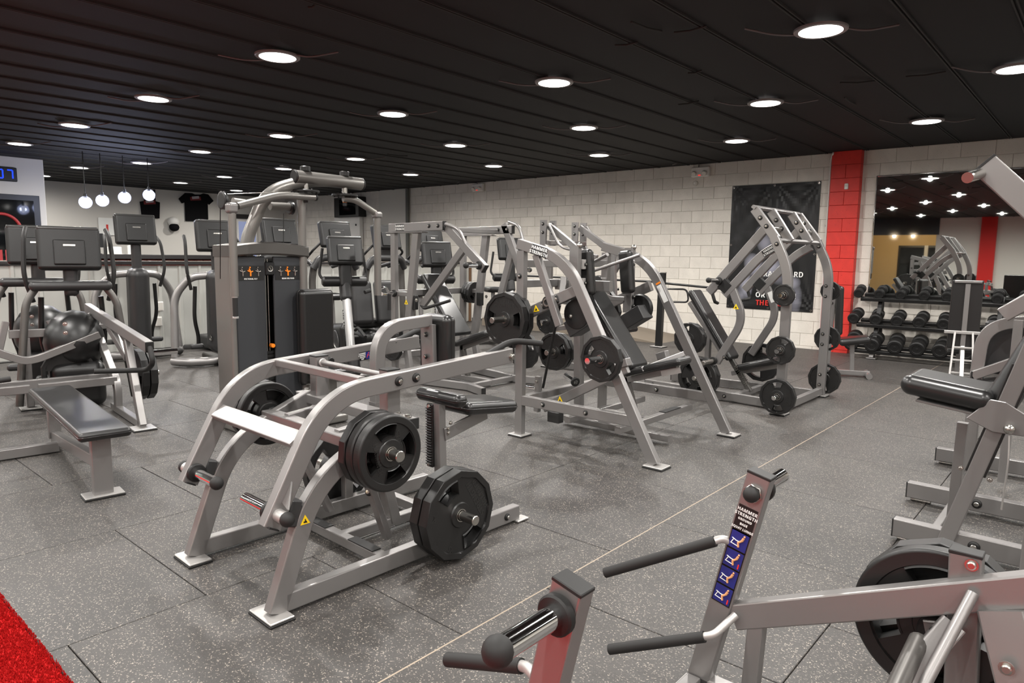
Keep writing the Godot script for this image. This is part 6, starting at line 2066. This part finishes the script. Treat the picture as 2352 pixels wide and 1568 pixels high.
func build_cardio():
	cross_trainer("dome-bodied black cross trainer behind the flat bench press machine", -7.35, 2.15, -14.0, 1.47, true)
	cross_trainer("cross trainer with silver hoop frame beside the fly machine tower", -8.75, 4.22, -8.0, 1.66, false)
	cross_trainer("black cross trainer farthest back, against the clad half wall", -9.95, 3.70, -6.0, 1.74, false)
	cross_trainer("black cross trainer half hidden behind the dome-bodied one", -8.35, 2.15, -14.0, 1.50, true)
	bike("upright bike with bright slanted post beside fly machine pad", -7.0, 4.94, -20.0, 1.49)
	bike("upright bike seen through the row machine's silver frame", -7.0, 6.42, -22.0, 1.46)
	bike("upright bike between the row machine and A-frame name plate", -7.1, 8.05, -24.0, 1.56)
	treadmill("treadmill showing its console above the fly machine tower", -8.7, 5.08, 1.73)
	treadmill("treadmill with console beside the white electrical panel", -8.7, 5.98, 1.73)
	treadmill("treadmill behind the fly machine's hanging arm", -8.7, 6.92, 1.72)
	treadmill("treadmill behind the row machine's rear uprights", -8.7, 7.85, 1.70)
	# seats of low machines between the bikes
	frame(-8.0, 6.05, -15.0)
	var t := thing("recumbent_bike", "recumbent bike with tall black seat back behind slanted post", "exercise bike")
	cushion(t, "seat_back", Vector3(0.05, 0.78, 0.12), Vector3(0.14, 0.62, 0.30), Basis(Vector3(0, 0, 1), 0.18), 0.06, M.plastic_grey, false)
	cushion(t, "seat_back", Vector3(0.02, 0.78, -0.24), Vector3(0.14, 0.62, 0.30), Basis(Vector3(0, 0, 1), 0.18), 0.06, M.plastic_grey, false)
	cushion(t, "seat_pad", Vector3(-0.22, 0.46, -0.05), Vector3(0.40, 0.12, 0.44), FORWARD, 0.05, null, false)
	var bs := MB.new()
	bs.rbox(Vector3(-0.45, 0.20, -0.05), Vector3(1.3, 0.34, 0.30), FORWARD, 0.10, 4)
	part(t, "housing", bs, M.plastic)
	for s in [-1.0, 1.0]:
		rod(t, "side_grip", fil([Vector3(0.10, 0.40, 0.24 * s), Vector3(0.30, 0.46, 0.28 * s), Vector3(0.62, 0.36, 0.30 * s)], 0.08), 0.022, M.grip)
	rod(t, "foot_bar", seg(Vector3(0.18, 0.04, -0.36), Vector3(0.18, 0.04, 0.30)), 0.036, M.silver_dark)

# ---------------------------------------------------------------- clad half wall, reception, things on its walls
func build_reception():
	var Z := Vector3(0, 0, 1)
	var X := Vector3.RIGHT
	# half wall of ribbed metal sheets
	var hw := MB.new()
	hw.box(Vector3(-10.86, 0.625, -4.5), Vector3(0.10, 1.25, 12.8), FORWARD, 0.0)
	var w := setting("wall_half", hw, M.metal_clad, "pale ribbed metal half wall in front of reception")
	var z := -1.8
	var sheet_w := 0.915
	var sh := MB.new()
	sh.box(Vector3.ZERO, Vector3(0.012, 1.24, sheet_w - 0.004), FORWARD, 0.002)
	var sheet := sh.mesh(M.metal_clad)
	var rb := MB.new()
	rb.slab(Vector3.ZERO, Vector3(0, 0, 1), Vector3(-1, 0, 0), PackedVector2Array([Vector2(-0.032, 0), Vector2(-0.016, -0.022), Vector2(0.016, -0.022), Vector2(0.032, 0)]), 1.24)
	var rib := rb.mesh(M.metal_clad)
	var k := 0
	while z < 10.7:
		put(w, "metal_sheet", sheet, "", Transform3D(Basis(), Vector3(-10.804, 0.63, -(z + sheet_w / 2))))
		for j in 3:
			put(w, "rib", rib, "", Transform3D(Basis(), Vector3(-10.798, 0.63, -(z + sheet_w * j / 3.0 + 0.02))))
		z += sheet_w
	var lg := MB.new()
	lg.box(Vector3(-10.86, 1.285, -4.5), Vector3(0.24, 0.05, 12.9), FORWARD, 0.008)
	part(w, "ledge", lg, M.counter_dark, "dark ledge")
	var lt := MB.new()
	lt.box(Vector3(-10.86, 1.313, -4.5), Vector3(0.23, 0.006, 12.88), FORWARD, 0.002)
	part(w, "ledge_top", lt, mat("ledge_top", Color(0.52, 0.48, 0.43), 0.35))
	var ep := MB.new()
	ep.box(Vector3(-10.84, 0.63, -10.93), Vector3(0.14, 1.26, 0.06), FORWARD, 0.004)
	part(w, "end_post", ep, M.wood, "brown wooden end post")
	view(0, 0, 1)
	frame(-10.79, 4.05)
	for q in [[367, 703], [364, 738]]:
		frame(-10.79, 4.3)
		var c := U(q[0], q[1], 0.0)
		var t := thing("wall_outlet", "white outlet box on the ribbed half wall%s" % (", upper of two" if q[1] < 720 else ", lower of two"), "outlet", "outlet boxes on the half wall")
		var b := MB.new()
		b.box(c, Vector3(0.06, 0.14, 0.09), FORWARD, 0.008)
		part(t, "box", b, M.white_paint)
		var fpl := MB.new()
		fpl.box(c + Vector3(0.031, 0, 0), Vector3(0.004, 0.11, 0.06), FORWARD, 0.002)
		part(t, "cover", fpl, M.plaster)
	# brick-fronted counter behind it
	frame(-16.5, 6.6)
	var cn := thing("reception_counter", "reception counter with red brick front and dark top", "counter")
	var cb := MB.new()
	cb.box(Vector3(-0.35, 0.56, 0), Vector3(0.6, 1.12, 4.4), FORWARD, 0.0)
	part(cn, "body", cb, M.counter_dark)
	var ct := MB.new()
	ct.box(Vector3(-0.3, 1.335, 0), Vector3(0.85, 0.10, 4.6), FORWARD, 0.01)
	part(cn, "top", ct, M.counter_dark)
	var ub := MB.new()
	ub.box(Vector3(-0.35, 1.2, 0), Vector3(0.56, 0.2, 4.36), FORWARD, 0.0)
	part(cn, "upper_body", ub, M.counter_dark)
	var bm := MB.new()
	bm.box(Vector3.ZERO, Vector3(0.05, 0.064, 0.20), FORWARD, 0.004)
	var brick := bm.mesh(M.brick_red)
	for row in 5:
		for i in 20:
			put(cn, "brick", brick, "", Transform3D(Basis(), Vector3(-0.04, 0.945 + 0.075 * row, -2.1 + 0.213 * i + (0.1 if row % 2 == 0 else 0.0))))
	# things on the counter
	var props := [["paper_stand", "white paper stand on the dark reception counter", "sign", 303, 565, 0.16, 0.20, M.paper], ["card_rack", "pale card rack on the reception counter's near end", "rack", 211, 548, 0.22, 0.46, M.paper], ["counter_box", "small white box on the counter beside the monitor", "box", 262, 556, 0.26, 0.16, M.paper]]
	for p in props:
		frame(-16.6, 6.6)
		var c := U(p[3], p[4], 0.0)
		frame(-16.6, 6.6 - c.z)
		var t := thing(p[0], p[1], p[2])
		var b := MB.new()
		var h: float = p[6]
		b.box(Vector3(0, 1.385 + h / 2, 0), Vector3(0.10, h, p[5]), Basis(Z, 0.08), 0.006)
		part(t, "body", b, p[7])
		var s := MB.new()
		s.box(Vector3(0, 1.39, 0), Vector3(0.16, 0.012, p[5] + 0.04), FORWARD, 0.003)
		part(t, "base", s, M.plaster)
	frame(-16.6, 5.35)
	var mo := thing("monitor", "black monitor standing on the reception counter", "monitor")
	var mb := MB.new()
	mb.box(Vector3(0, 1.68, 0), Vector3(0.04, 0.30, 0.34), FORWARD, 0.008)
	part(mo, "screen", mb, M.plastic)
	var ms := MB.new()
	ms.box(Vector3(-0.03, 1.46, 0), Vector3(0.05, 0.16, 0.06), FORWARD, 0.004)
	ms.box(Vector3(-0.02, 1.392, 0), Vector3(0.18, 0.014, 0.22), FORWARD, 0.004)
	part(mo, "stand", ms, M.plastic)
	# shirts pinned to the far wall
	frame(-19.68, 7.0)
	view(0, 340, 4.612)
	var outlines := [["t_shirt", "black t-shirt pinned to the far reception wall", [[1890, 535], [1958, 475], [2030, 478], [2060, 492], [2120, 492], [2150, 480], [2200, 490], [2258, 560], [2212, 600], [2196, 585], [2202, 778], [1962, 772], [1955, 575], [1925, 585]], 2072, 535], ["tank_top", "black tank top pinned to wall behind the pendant bulbs", [[1480, 566], [1525, 560], [1528, 440], [1552, 432], [1562, 500], [1590, 515], [1616, 500], [1622, 440], [1640, 440], [1645, 562], [1690, 575], [1686, 745], [1502, 738]], 1585, 575]]
	for o in outlines:
		frame(-19.68, 7.0)
		var pts := PackedVector2Array()
		for q in o[2]:
			var c := U(q[0], q[1], 0.0)
			pts.append(Vector2(-c.z, c.y))
		var t := thing(o[0], o[1], "shirt")
		var s := MB.new()
		s.slab(Vector3(0.015, 0, 0), Vector3(0, 0, -1), Vector3.UP, pts, 0.03, 0.0)
		part(t, "cloth", s, M.shirt)
		var lc := U(o[3], o[4], 0.034)
		var pr := MB.new()
		pr.box(lc, Vector3(0.003, 0.10, 0.30), Basis(X, 0.1), 0.0)
		part(t, "print_patch", pr, mat_once("shirt_print", Color(0.42, 0.09, 0.10), 0.7))
		var pw := MB.new()
		pw.box(lc + Vector3(0.002, 0.03, 0), Vector3(0.003, 0.07, 0.20), Basis(X, 0.15), 0.0)
		part(t, "print_badge", pw, mat_once("shirt_badge", Color(0.70, 0.68, 0.69), 0.7))
	frame(-19.68, 7.0)
	var hc := U(1840, 815, 0.08)
	var cp := thing("cap", "black and white cap hung on the reception wall", "cap")
	var c1 := MB.new()
	c1.ball(hc + Vector3(0, 0.09, 0), 0.16, 18, Vector3(0.7, 0.85, 1.0))
	part(cp, "crown", c1, M.white_paint)
	var c2 := MB.new()
	c2.ball(hc + Vector3(0.05, -0.06, 0.01), 0.15, 18, Vector3(0.6, 0.75, 0.9))
	part(cp, "peak", c2, M.shirt)
	frame(-19.68, 7.0)
	var pc := U(1135, 830, 0.012)
	var ppr := thing("wall_notice", "square white notice with a red mark on reception wall", "notice")
	var pb := MB.new()
	pb.box(pc, Vector3(0.006, 0.44, 0.40), FORWARD, 0.0)
	part(ppr, "sheet", pb, M.paper)
	var pm := MB.new()
	pm.box(pc + Vector3(0.005, -0.03, 0), Vector3(0.003, 0.16, 0.05), FORWARD, 0.0)
	part(ppr, "mark", pm, M.red_print)
	# pendant globes
	for q in [[905, 570], [1084, 552], [1320, 520], [1578, 495]]:
		frame(-13.5, 4.7)
		var c := U(q[0], q[1], 0.0)
		frame(-13.5, 4.7 - c.z)
		var t := thing("pendant_lamp", "clear glass globe pendant with glowing bulb over reception", "lamp", "glass globe pendants")
		var cd := MB.new()
		cd.cyl(Vector3(0, c.y + 0.10, 0), Vector3(0, CEIL, 0), 0.008, 8)
		part(t, "cord", cd, M.black_paint)
		var sk := MB.new()
		sk.cyl(Vector3(0, c.y + 0.07, 0), Vector3(0, c.y + 0.14, 0), 0.026, 14)
		part(t, "socket", sk, M.black_paint)
		var bb := MB.new()
		bb.ball(Vector3(0, c.y, 0), 0.052, 16, Vector3(0.85, 1.35, 0.85))
		part(t, "bulb", bb, M.bulb)
		var gl := MB.new()
		gl.ball(Vector3(0, c.y - 0.005, 0), 0.105, 20)
		var gm: StandardMaterial3D = mat_once("globe_glass", Color(0.9, 0.92, 1.0), 0.03)
		gm.albedo_color.a = 0.12
		gm.transparency = BaseMaterial3D.TRANSPARENCY_ALPHA
		part(t, "globe", gl, gm)
		var li := OmniLight3D.new()
		li.light_energy = 0.5
		li.light_color = Color(0.82, 0.86, 1.0)
		li.light_size = 0.05
		li.omni_range = 20.0
		li.omni_attenuation = 2.0
		li.shadow_enabled = true
		li.position = Vector3(0, c.y, 0)
		t.add_child(li)
	# digital clock on the left wall: right-hand digits 1:07
	frame(-15.4, 3.6)
	view(0, 0, 1)
	var ck := thing("digital_clock", "black digital clock showing blue figures on left wall", "clock")
	var r0 := U(37, 390, 0.05)
	var cy := U(20, 400, 0.05).y
	var cbx := MB.new()
	cbx.box(Vector3(0.03, cy, r0.z + 0.40), Vector3(0.05, 0.25, 0.82), FORWARD, 0.01)
	part(ck, "case", cbx, M.plastic)
	var segs := {"0": "abcdef", "7": "abc", "1": "bc"}
	var place := [["7", 0.10], ["0", 0.25], [":", 0.345], ["1", 0.42]]
	for p in place:
		var zc: float = r0.z + p[1]
		var dm := MB.new()
		if p[0] == ":":
			for dy in [0.035, -0.035]: dm.box(Vector3(0.057, cy + dy, zc), Vector3(0.004, 0.03, 0.03), FORWARD, 0.0)
		else:
			for ch in segs[p[0]]:
				var at: Array = {"a": [0.0, 0.075, 0], "b": [-0.04, 0.037, 1], "c": [-0.04, -0.037, 1], "d": [0.0, -0.075, 0], "e": [0.04, -0.037, 1], "f": [0.04, 0.037, 1]}[ch]
				dm.box(Vector3(0.057, cy + at[1], zc + at[0]), Vector3(0.004, 0.07, 0.022) if at[2] == 1 else Vector3(0.004, 0.022, 0.075), FORWARD, 0.0)
		part(ck, "digit", dm, M.digits, "glowing blue figure")
	# framed dark glass sign on the left wall
	frame(-15.4, 3.6)
	var fs := thing("framed_sign", "black framed glass sign with red barbell emblem", "sign")
	var fr0 := U(90, 450, 0.04)
	var fr1 := U(96, 596, 0.04)
	var hgt := fr0.y - fr1.y + 0.35
	var fcy := fr0.y - hgt / 2
	var fw := 2.4
	var fzc := fr0.z + fw / 2
	var ff := MB.new()
	ff.box(Vector3(0.02, fcy, fzc), Vector3(0.05, hgt, fw), FORWARD, 0.006)
	part(fs, "frame", ff, M.black_paint)
	var fg := MB.new()
	fg.box(Vector3(0.048, fcy, fzc), Vector3(0.006, hgt - 0.20, fw - 0.20), FORWARD, 0.0)
	part(fs, "glass", fg, M.glass_dark)
	var emblem := mat_once("sign_red", Color(0.62, 0.16, 0.16), 0.5)
	var arc := MB.new()
	var ap := PackedVector3Array()
	for k2 in 15:
		var a := PI * (0.02 + 0.75 * k2 / 14.0)
		ap.append(Vector3(0.055, fr0.y - 0.68 + sin(a) * 0.32, fr0.z + 0.62 - cos(a) * 0.30))
	arc.tube(ap, 0.028, 8)
	part(fs, "emblem_arc", arc, emblem)
	var dbm := MB.new()
	for k3 in 4:
		dbm.box(Vector3(0.055, fr0.y - 0.80, fr0.z + 0.20 + 0.065 * k3), Vector3(0.008, [0.16, 0.26, 0.34, 0.42][k3], 0.045), FORWARD, 0.0)
	part(fs, "emblem_barbell", dbm, emblem)
	print_text(fs, "lettering", "FITNESS", 0.22, emblem, Vector3(0.055, fr0.y - 1.12, fr0.z + 0.72), X, Vector3.UP, 0.004)
	# white electrical panel and black speaker box on the block wall
	frame(-16.4, WALL_Z)
	var pa := D(770, 500, 0.10)
	var pq := D(829, 562, 0.10)
	var el := thing("electrical_panel", "tall white electrical panel on the block wall", "panel")
	var eb := MB.new()
	eb.box(Vector3((pa.x + pq.x) / 2, pa.y - 0.62, 0.075), Vector3(pq.x - pa.x, 1.24, 0.12), FORWARD, 0.01)
	part(el, "cabinet", eb, M.white_paint)
	var ek := MB.new()
	ek.cyl(Vector3(pq.x - 0.16, pa.y - 0.22, 0.134), Vector3(pq.x - 0.16, pa.y - 0.22, 0.15), 0.03, 14)
	part(el, "lock", ek, M.black_paint)
	frame(-16.4, WALL_Z)
	var ta := D(768, 455, 0.25)
	var tb := D(825, 497, 0.25)
	var tv := thing("wall_speaker", "black wall box mounted above the electrical panel", "speaker")
	var tx := MB.new()
	tx.box(Vector3((ta.x + tb.x) / 2, (ta.y + tb.y) / 2, 0.14), Vector3(tb.x - ta.x, ta.y - tb.y, 0.26), FORWARD, 0.01)
	part(tv, "body", tx, M.plastic)
	var tg := MB.new()
	tg.box(Vector3((ta.x + tb.x) / 2 + 0.06, (ta.y + tb.y) / 2, 0.272), Vector3((tb.x - ta.x) * 0.66, (ta.y - tb.y) * 0.8, 0.006), FORWARD, 0.0)
	part(tv, "grille", tg, M.glass_dark)
	# tall pale windows in the far wall
	frame(-19.70, 8.0)
	for q in [[541, 588, "window_2"], [668, 706, "window_3"]]:
		var a := U(q[0], 498, 0.0)
		var b := U(q[1], 498, 0.0)
		var wn := MB.new()
		wn.box(Vector3(0.02, 1.45, (a.z + b.z) / 2) + fo, Vector3(0.06, 2.0, absf(a.z - b.z)), FORWARD, 0.0)
		var o := setting(q[2], wn, M.white_paint, "pale blue lit window of the reception")
		var gp := MB.new()
		gp.box(Vector3(0.055, 1.45, (a.z + b.z) / 2) + fo, Vector3(0.012, 1.84, absf(a.z - b.z) - 0.12), FORWARD, 0.0)
		part(o, "pane", gp, M.window_glow if M.has("window_glow") else glow("window_glow", Color(0.70, 0.74, 0.90), 0.55))
		var hb := MB.new()
		hb.box(Vector3(0.07, 2.52, (a.z + b.z) / 2) + fo, Vector3(0.10, 0.12, absf(a.z - b.z) + 0.3), FORWARD, 0.0)
		part(o, "header", hb, M.counter_dark)
	# low carpeted ramp and guard rail along the block wall
	var rp := MB.new()
	rp.slab(Vector3(-7.4, 0, -11.1), Vector3.RIGHT, Vector3.UP, PackedVector2Array([Vector2(-2.6, 0.0), Vector2(1.6, 0.0), Vector2(0.2, 0.16), Vector2(-2.6, 0.16)]), 1.2)
	setting("ramp", rp, mat("ramp_carpet", Color(0.46, 0.42, 0.37), 0.9), "low brown carpeted ramp by the block wall")
	frame(-5.58, 10.08)
	view(0, 0, 1)
	var gr := thing("guard_rail", "black steel guard rail with square post by block wall", "railing")
	var py := D(1525, 627, 0.0).y
	beam(gr, "post", seg(Vector3(0, 0.01, 0), Vector3(0.02, py, 0)), 0.10, 0.08, Z, M.black_paint)
	foot(gr, Vector3(0, 0, 0), 0.22, 0.18)
	var cpp := MB.new()
	cpp.box(Vector3(0.02, py + 0.006, 0), Vector3(0.105, 0.014, 0.085), FORWARD, 0.002)
	part(gr, "post_cap", cpp, M.steel)
	rod(gr, "rail", seg(Vector3(0.02, D(1530, 650, 0.0).y, 0), Vector3(1.05, D(1530, 650, 0.0).y - 0.05, 0.05)), 0.018, M.black_paint)
	rod(gr, "rail", seg(Vector3(0.02, D(1530, 648, 0.0).y, 0), Vector3(-3.0, D(1530, 648, 0.0).y + 0.02, 0.0)), 0.018, M.black_paint)
	rod(gr, "loop", fil([Vector3(0.03, D(1540, 664, 0.0).y, 0), D(1578, 664, 0.0), D(1582, 694, 0.0), Vector3(0.03, D(1540, 694, 0.0).y, 0)], 0.08), 0.014, M.black_paint)
	beam(gr, "far_post", seg(Vector3(-3.0, 0.01, 0), Vector3(-3.0, py, 0)), 0.10, 0.08, Z, M.black_paint)
	foot(gr, Vector3(-3.0, 0, 0), 0.22, 0.18)

# ---------------------------------------------------------------- things on the block wall
func build_wall_things():
	var Z := Vector3(0, 0, 1)
	# vinyl banner: folds, print of a torso, lettering
	frame(0, WALL_Z)
	view(0, 0, 1)
	var b := thing("wall_banner", "black vinyl banner printed with a muscular torso on block wall", "banner")
	var x0 := -5.18
	var x1 := -3.70
	var y0 := 0.60
	var y1 := 2.715
	var nx := 40
	var ny := 50
	var mb := MB.new()
	mb.has_uv = true
	var f := func(u: float, v: float) -> float:
		var d := 0.0
		for c in [Vector2(0, 1), Vector2(1, 1), Vector2(0, 0), Vector2(1, 0), Vector2(0.5, 1)]:
			var p: Vector2 = Vector2(u, v) - c
			var a := atan2(p.y, p.x)
			d += sin(a * 16.0) * 0.006 * exp(-p.length() * 2.6) * minf(1.0, p.length() * 8.0)
		return 0.012 + d
	for i in nx:
		for j in ny:
			var pts := []
			var uvs := []
			for q in [[i, j], [i + 1, j], [i + 1, j + 1], [i, j + 1]]:
				var u: float = float(q[0]) / nx
				var v: float = float(q[1]) / ny
				pts.append(Vector3(lerpf(x0, x1, u), lerpf(y0, y1, v), f.call(u, v)))
				uvs.append(Vector2(u, 1.0 - v))
			var nn: Vector3 = (pts[1] - pts[0]).cross(pts[3] - pts[0]).normalized()
			for tri in [[0, 2, 1], [0, 3, 2]]:
				for k in tri:
					mb.v.append(pts[k]); mb.n.append(nn); mb.uv.append(uvs[k])
	var bm := mat("banner_print", Color.WHITE, 0.42, 0.0, 0.45)
	bm.albedo_texture = banner_print()
	part(b, "sheet", mb, bm)
	var back := MB.new()
	back.box(Vector3((x0 + x1) / 2, (y0 + y1) / 2, 0.003), Vector3(x1 - x0 - 0.02, y1 - y0 - 0.02, 0.004), FORWARD, 0.0)
	part(b, "backing", back, M.black_print)
	for p in [Vector2(x0 + 0.03, y1 - 0.03), Vector2(x1 - 0.03, y1 - 0.03), Vector2(x0 + 0.03, y0 + 0.03), Vector2(x1 - 0.03, y0 + 0.03), Vector2((x0 + x1) / 2, y1 - 0.03), Vector2((x0 + x1) / 2, y0 + 0.03), Vector2(x0 + 0.03, 1.7), Vector2(x1 - 0.03, 1.55)]:
		var g := MB.new()
		g.lathe(Vector3(p.x, p.y, 0.018), Z, PackedVector2Array([Vector2(0.0, 0.008), Vector2(0.003, 0.010), Vector2(0.003, 0.016), Vector2(-0.004, 0.019)]), 16)
		part(b, "grommet", g, M.steel)
	for w in [["TRAIN HARD", 1.15, M.white_print, 1744, 628], ["OR REMAIN", 0.98, M.white_print, 1735, 676], ["THE SAME", 0.98, M.red_print, 1735, 694]]:
		var at := D(w[3], w[4], 0.03)
		var t: TextMesh = words(w[0], 0.088, 0.0015)
		t.material = w[2]
		t.horizontal_alignment = HORIZONTAL_ALIGNMENT_LEFT
		put(b, "lettering", t, "", Transform3D(Basis(), at))
	# emergency lights, conduit, sensor, thermostat
	for q in [[1609, 395, 0.34, 0.17], [1098, 431, 0.34, 0.17]]:
		frame(0, WALL_Z)
		var c := D(q[0], q[1], 0.05)
		var t := thing("emergency_light", "small white emergency light box high on block wall%s" % (", nearer the banner" if q[0] > 1500 else ", nearer the pipe"), "emergency light", "emergency lights on the block wall")
		var e := MB.new()
		e.box(c, Vector3(q[2], q[3], 0.08), FORWARD, 0.012)
		part(t, "case", e, M.white_paint)
		for s in [-1.0, 1.0]:
			var l := MB.new()
			l.cyl(c + Vector3(0.10 * s, -0.02, 0.04), c + Vector3(0.10 * s, -0.04, 0.075), 0.045, 18, 0.008)
			part(t, "lamp_head", l, M.plaster)
		var rd := MB.new()
		rd.box(c + Vector3(0.0, -0.06, 0.041), Vector3(0.05, 0.02, 0.004), FORWARD, 0.0)
		part(t, "indicator", rd, glow("indicator", Color(1.0, 0.25, 0.22), 0.8) if not M.has("indicator") else M.indicator)
		rod(t, "conduit", fil([c + Vector3(-0.05, 0.08, -0.02), c + Vector3(-0.05, 0.30, -0.02), c + Vector3(-0.40, CEIL - c.y - 0.02, 0.30)], 0.14), 0.010, M.conduit, 10)
	frame(0, WALL_Z)
	var sc := D(1597, 421, 0.02)
	var sn := thing("wall_sensor", "small round sensor below the emergency light", "sensor")
	var sm := MB.new()
	sm.cyl(sc - Z * 0.02, sc + Z * 0.02, 0.045, 20, 0.01)
	part(sn, "dome", sm, M.plaster)
	var sl := MB.new()
	sl.cyl(sc + Z * 0.02, sc + Z * 0.026, 0.018, 14)
	part(sn, "lens", sl, M.white_paint)
	frame(0, WALL_Z)
	var tc := D(1944, 428, 0.145)
	var th := thing("thermostat", "small white box on the red pilaster", "thermostat")
	var tm := MB.new()
	tm.box(tc, Vector3(0.055, 0.09, 0.03), FORWARD, 0.008)
	part(th, "case", tm, M.white_paint)
	var td := MB.new()
	td.box(tc + Vector3(0, 0.01, 0.016), Vector3(0.035, 0.03, 0.002), FORWARD, 0.0)
	part(th, "display", td, M.plaster)
	frame(-3.56, WALL_Z - 0.05)
	var cd := thing("conduit_pipe", "thin pale conduit running down beside the red pilaster", "pipe")
	rod(cd, "pipe", fil([Vector3(0, 0.05, 0), Vector3(0, CEIL - 0.10, 0), Vector3(0.06, CEIL - 0.02, 0.12)], 0.06), 0.013, M.white_paint, 10)
	var cl := MB.new()
	cl.box(Vector3(0, 2.0, -0.02), Vector3(0.06, 0.02, 0.03), FORWARD, 0.002)
	part(cd, "clip", cl, M.steel)

func banner_print() -> ImageTexture:
	var w := 320
	var h := 456
	var im := Image.create(w, h, false, Image.FORMAT_RGB8)
	var nz := FastNoiseLite.new()
	nz.seed = 4
	nz.frequency = 0.012
	nz.fractal_octaves = 4
	# soft grey muscle shapes: centre x, centre y, radius x, radius y, tilt, brightness
	var blobs := [[0.42, 0.46, 0.10, 0.09, 0.0, 0.55], [0.36, 0.38, 0.07, 0.06, 0.3, 0.45], [0.30, 0.64, 0.13, 0.10, -0.4, 0.62], [0.50, 0.66, 0.16, 0.08, 0.2, 0.60], [0.22, 0.80, 0.09, 0.14, 0.2, 0.60], [0.74, 0.78, 0.12, 0.07, 0.1, 0.55], [0.80, 0.90, 0.08, 0.14, 0.0, 0.45], [0.56, 0.55, 0.09, 0.10, -0.5, 0.42], [0.18, 0.88, 0.08, 0.08, 0.0, 0.45], [0.60, 0.74, 0.10, 0.06, 0.0, 0.40]]
	for y in h:
		for x in w:
			var u := float(x) / w
			var v := float(y) / h
			var s := maxf(0.0, nz.get_noise_2d(x, y)) * 0.16 * smoothstep(0.9, 0.3, v)
			var k := 0.055 + s
			for b in blobs:
				var d := Vector2(u - b[0], v - b[1]).rotated(b[4])
				var r := Vector2(d.x / b[2], d.y / b[3]).length()
				if r < 1.0:
					var e := (1.0 - r * r)
					k = maxf(k, b[5] * (0.35 + 0.65 * e) * smoothstep(1.0, 0.86, r))
			im.set_pixel(x, y, Color(k * 0.98, k * 0.98, k * 1.06))
	im.generate_mipmaps()
	return ImageTexture.create_from_image(im)

# ---------------------------------------------------------------- mirror and dumbbell rack
func build_mirror_and_dumbbells():
	var Z := Vector3(0, 0, 1)
	frame(0, WALL_Z)
	var m := thing("wall_mirror", "large wall mirror above the dumbbell rack", "mirror")
	var g := MB.new()
	g.box(Vector3(-0.39, 1.80, 0.016), Vector3(4.98, 1.86, 0.012), FORWARD, 0.0)
	part(m, "glass", g, M.mirror)
	for q in [[Vector3(-0.39, 2.735, 0.018), Vector3(5.0, 0.022, 0.02)], [Vector3(-0.39, 0.865, 0.018), Vector3(5.0, 0.022, 0.02)], [Vector3(-2.885, 1.80, 0.018), Vector3(0.022, 1.89, 0.02)]]:
		var e := MB.new()
		e.box(q[0], q[1], FORWARD, 0.006)
		part(m, "edge_trim", e, M.chrome)
	# rack
	frame(-1.7, 11.35)
	var r := thing("dumbbell_rack", "black three-tier dumbbell rack under the wall mirror", "rack")
	var tiers := [[0.93, -0.17], [0.545, -0.05], [0.165, 0.07]]
	for k in 3:
		var t := MB.new()
		var y: float = tiers[k][0]
		var zz: float = tiers[k][1]
		for dz in [-0.11, 0.11]:
			t.box(Vector3(0.6, y - 0.02 + dz * -0.25, zz + dz), Vector3(3.6, 0.05, 0.075), Basis(Vector3.RIGHT, 0.25), 0.004)
		part(r, "tier_%s" % ["top", "middle", "bottom"][k], t, M.black_paint)
	for x in [-0.95, 0.55, 2.1]:
		beam(r, "upright", seg(Vector3(x, 0.02, 0.10), Vector3(x, 0.98, -0.22)), 0.06, 0.06, Vector3.RIGHT, M.black_paint)
		beam(r, "rear_leg", seg(Vector3(x, 0.02, -0.28), Vector3(x, 0.88, -0.26)), 0.05, 0.05, Vector3.RIGHT, M.black_paint)
		beam(r, "front_leg", seg(Vector3(x, 0.02, 0.13), Vector3(x, 0.14, 0.10)), 0.08, 0.06, Vector3.RIGHT)
		foot(r, Vector3(x, 0, 0.13), 0.13, 0.10)
	# dumbbells
	var src := []
	for s in [[0.070, 0.085], [0.085, 0.105], [0.105, 0.125]]:
		var R: float = s[0]
		var L: float = s[1]
		var head := MB.new()
		head.lathe(Vector3(0, 0, 0.065), Z, PackedVector2Array([Vector2(0, 0.0), Vector2(0, R * 0.8), Vector2(0.012, R), Vector2(L - 0.014, R), Vector2(L, R * 0.86), Vector2(L, R * 0.60), Vector2(L - 0.006, R * 0.56), Vector2(L - 0.006, R * 0.16), Vector2(L - 0.003, R * 0.14), Vector2(L - 0.003, 0.0)]), 24)
		var bar := MB.new()
		bar.cyl(Vector3(0, 0, -0.07), Vector3(0, 0, 0.07), 0.017, 14)
		src.append([head.mesh(M.rubber), bar.mesh(M.chrome), R])
	for k in 3:
		var first: Node3D = null
		for i in 10:
			var x: float = -1.25 + 0.292 * i + [0.0, 0.0, 0.02][k]
			var R: float = src[k][2]
			frame(-1.7 + x, 11.35 - tiers[k][1])
			fo.y = tiers[k][0] + R * 0.90
			fb = Basis(Vector3.UP, deg_to_rad(6.0 - 1.5 * ((i * 7 + k * 3) % 5))) * Basis(Vector3.RIGHT, 0.25)
			if first == null:
				first = thing("dumbbell", "round black dumbbell resting on the %s tier of the rack" % ["top", "middle", "bottom"][k], "dumbbell", "dumbbells on the %s tier" % ["top", "middle", "bottom"][k])
				put(first, "head", src[k][0])
				put(first, "head", src[k][0], "", Transform3D(Basis(Vector3.UP, PI), Vector3.ZERO))
				put(first, "handle", src[k][1])
			else:
				copy(first, Transform3D(fb, fo))
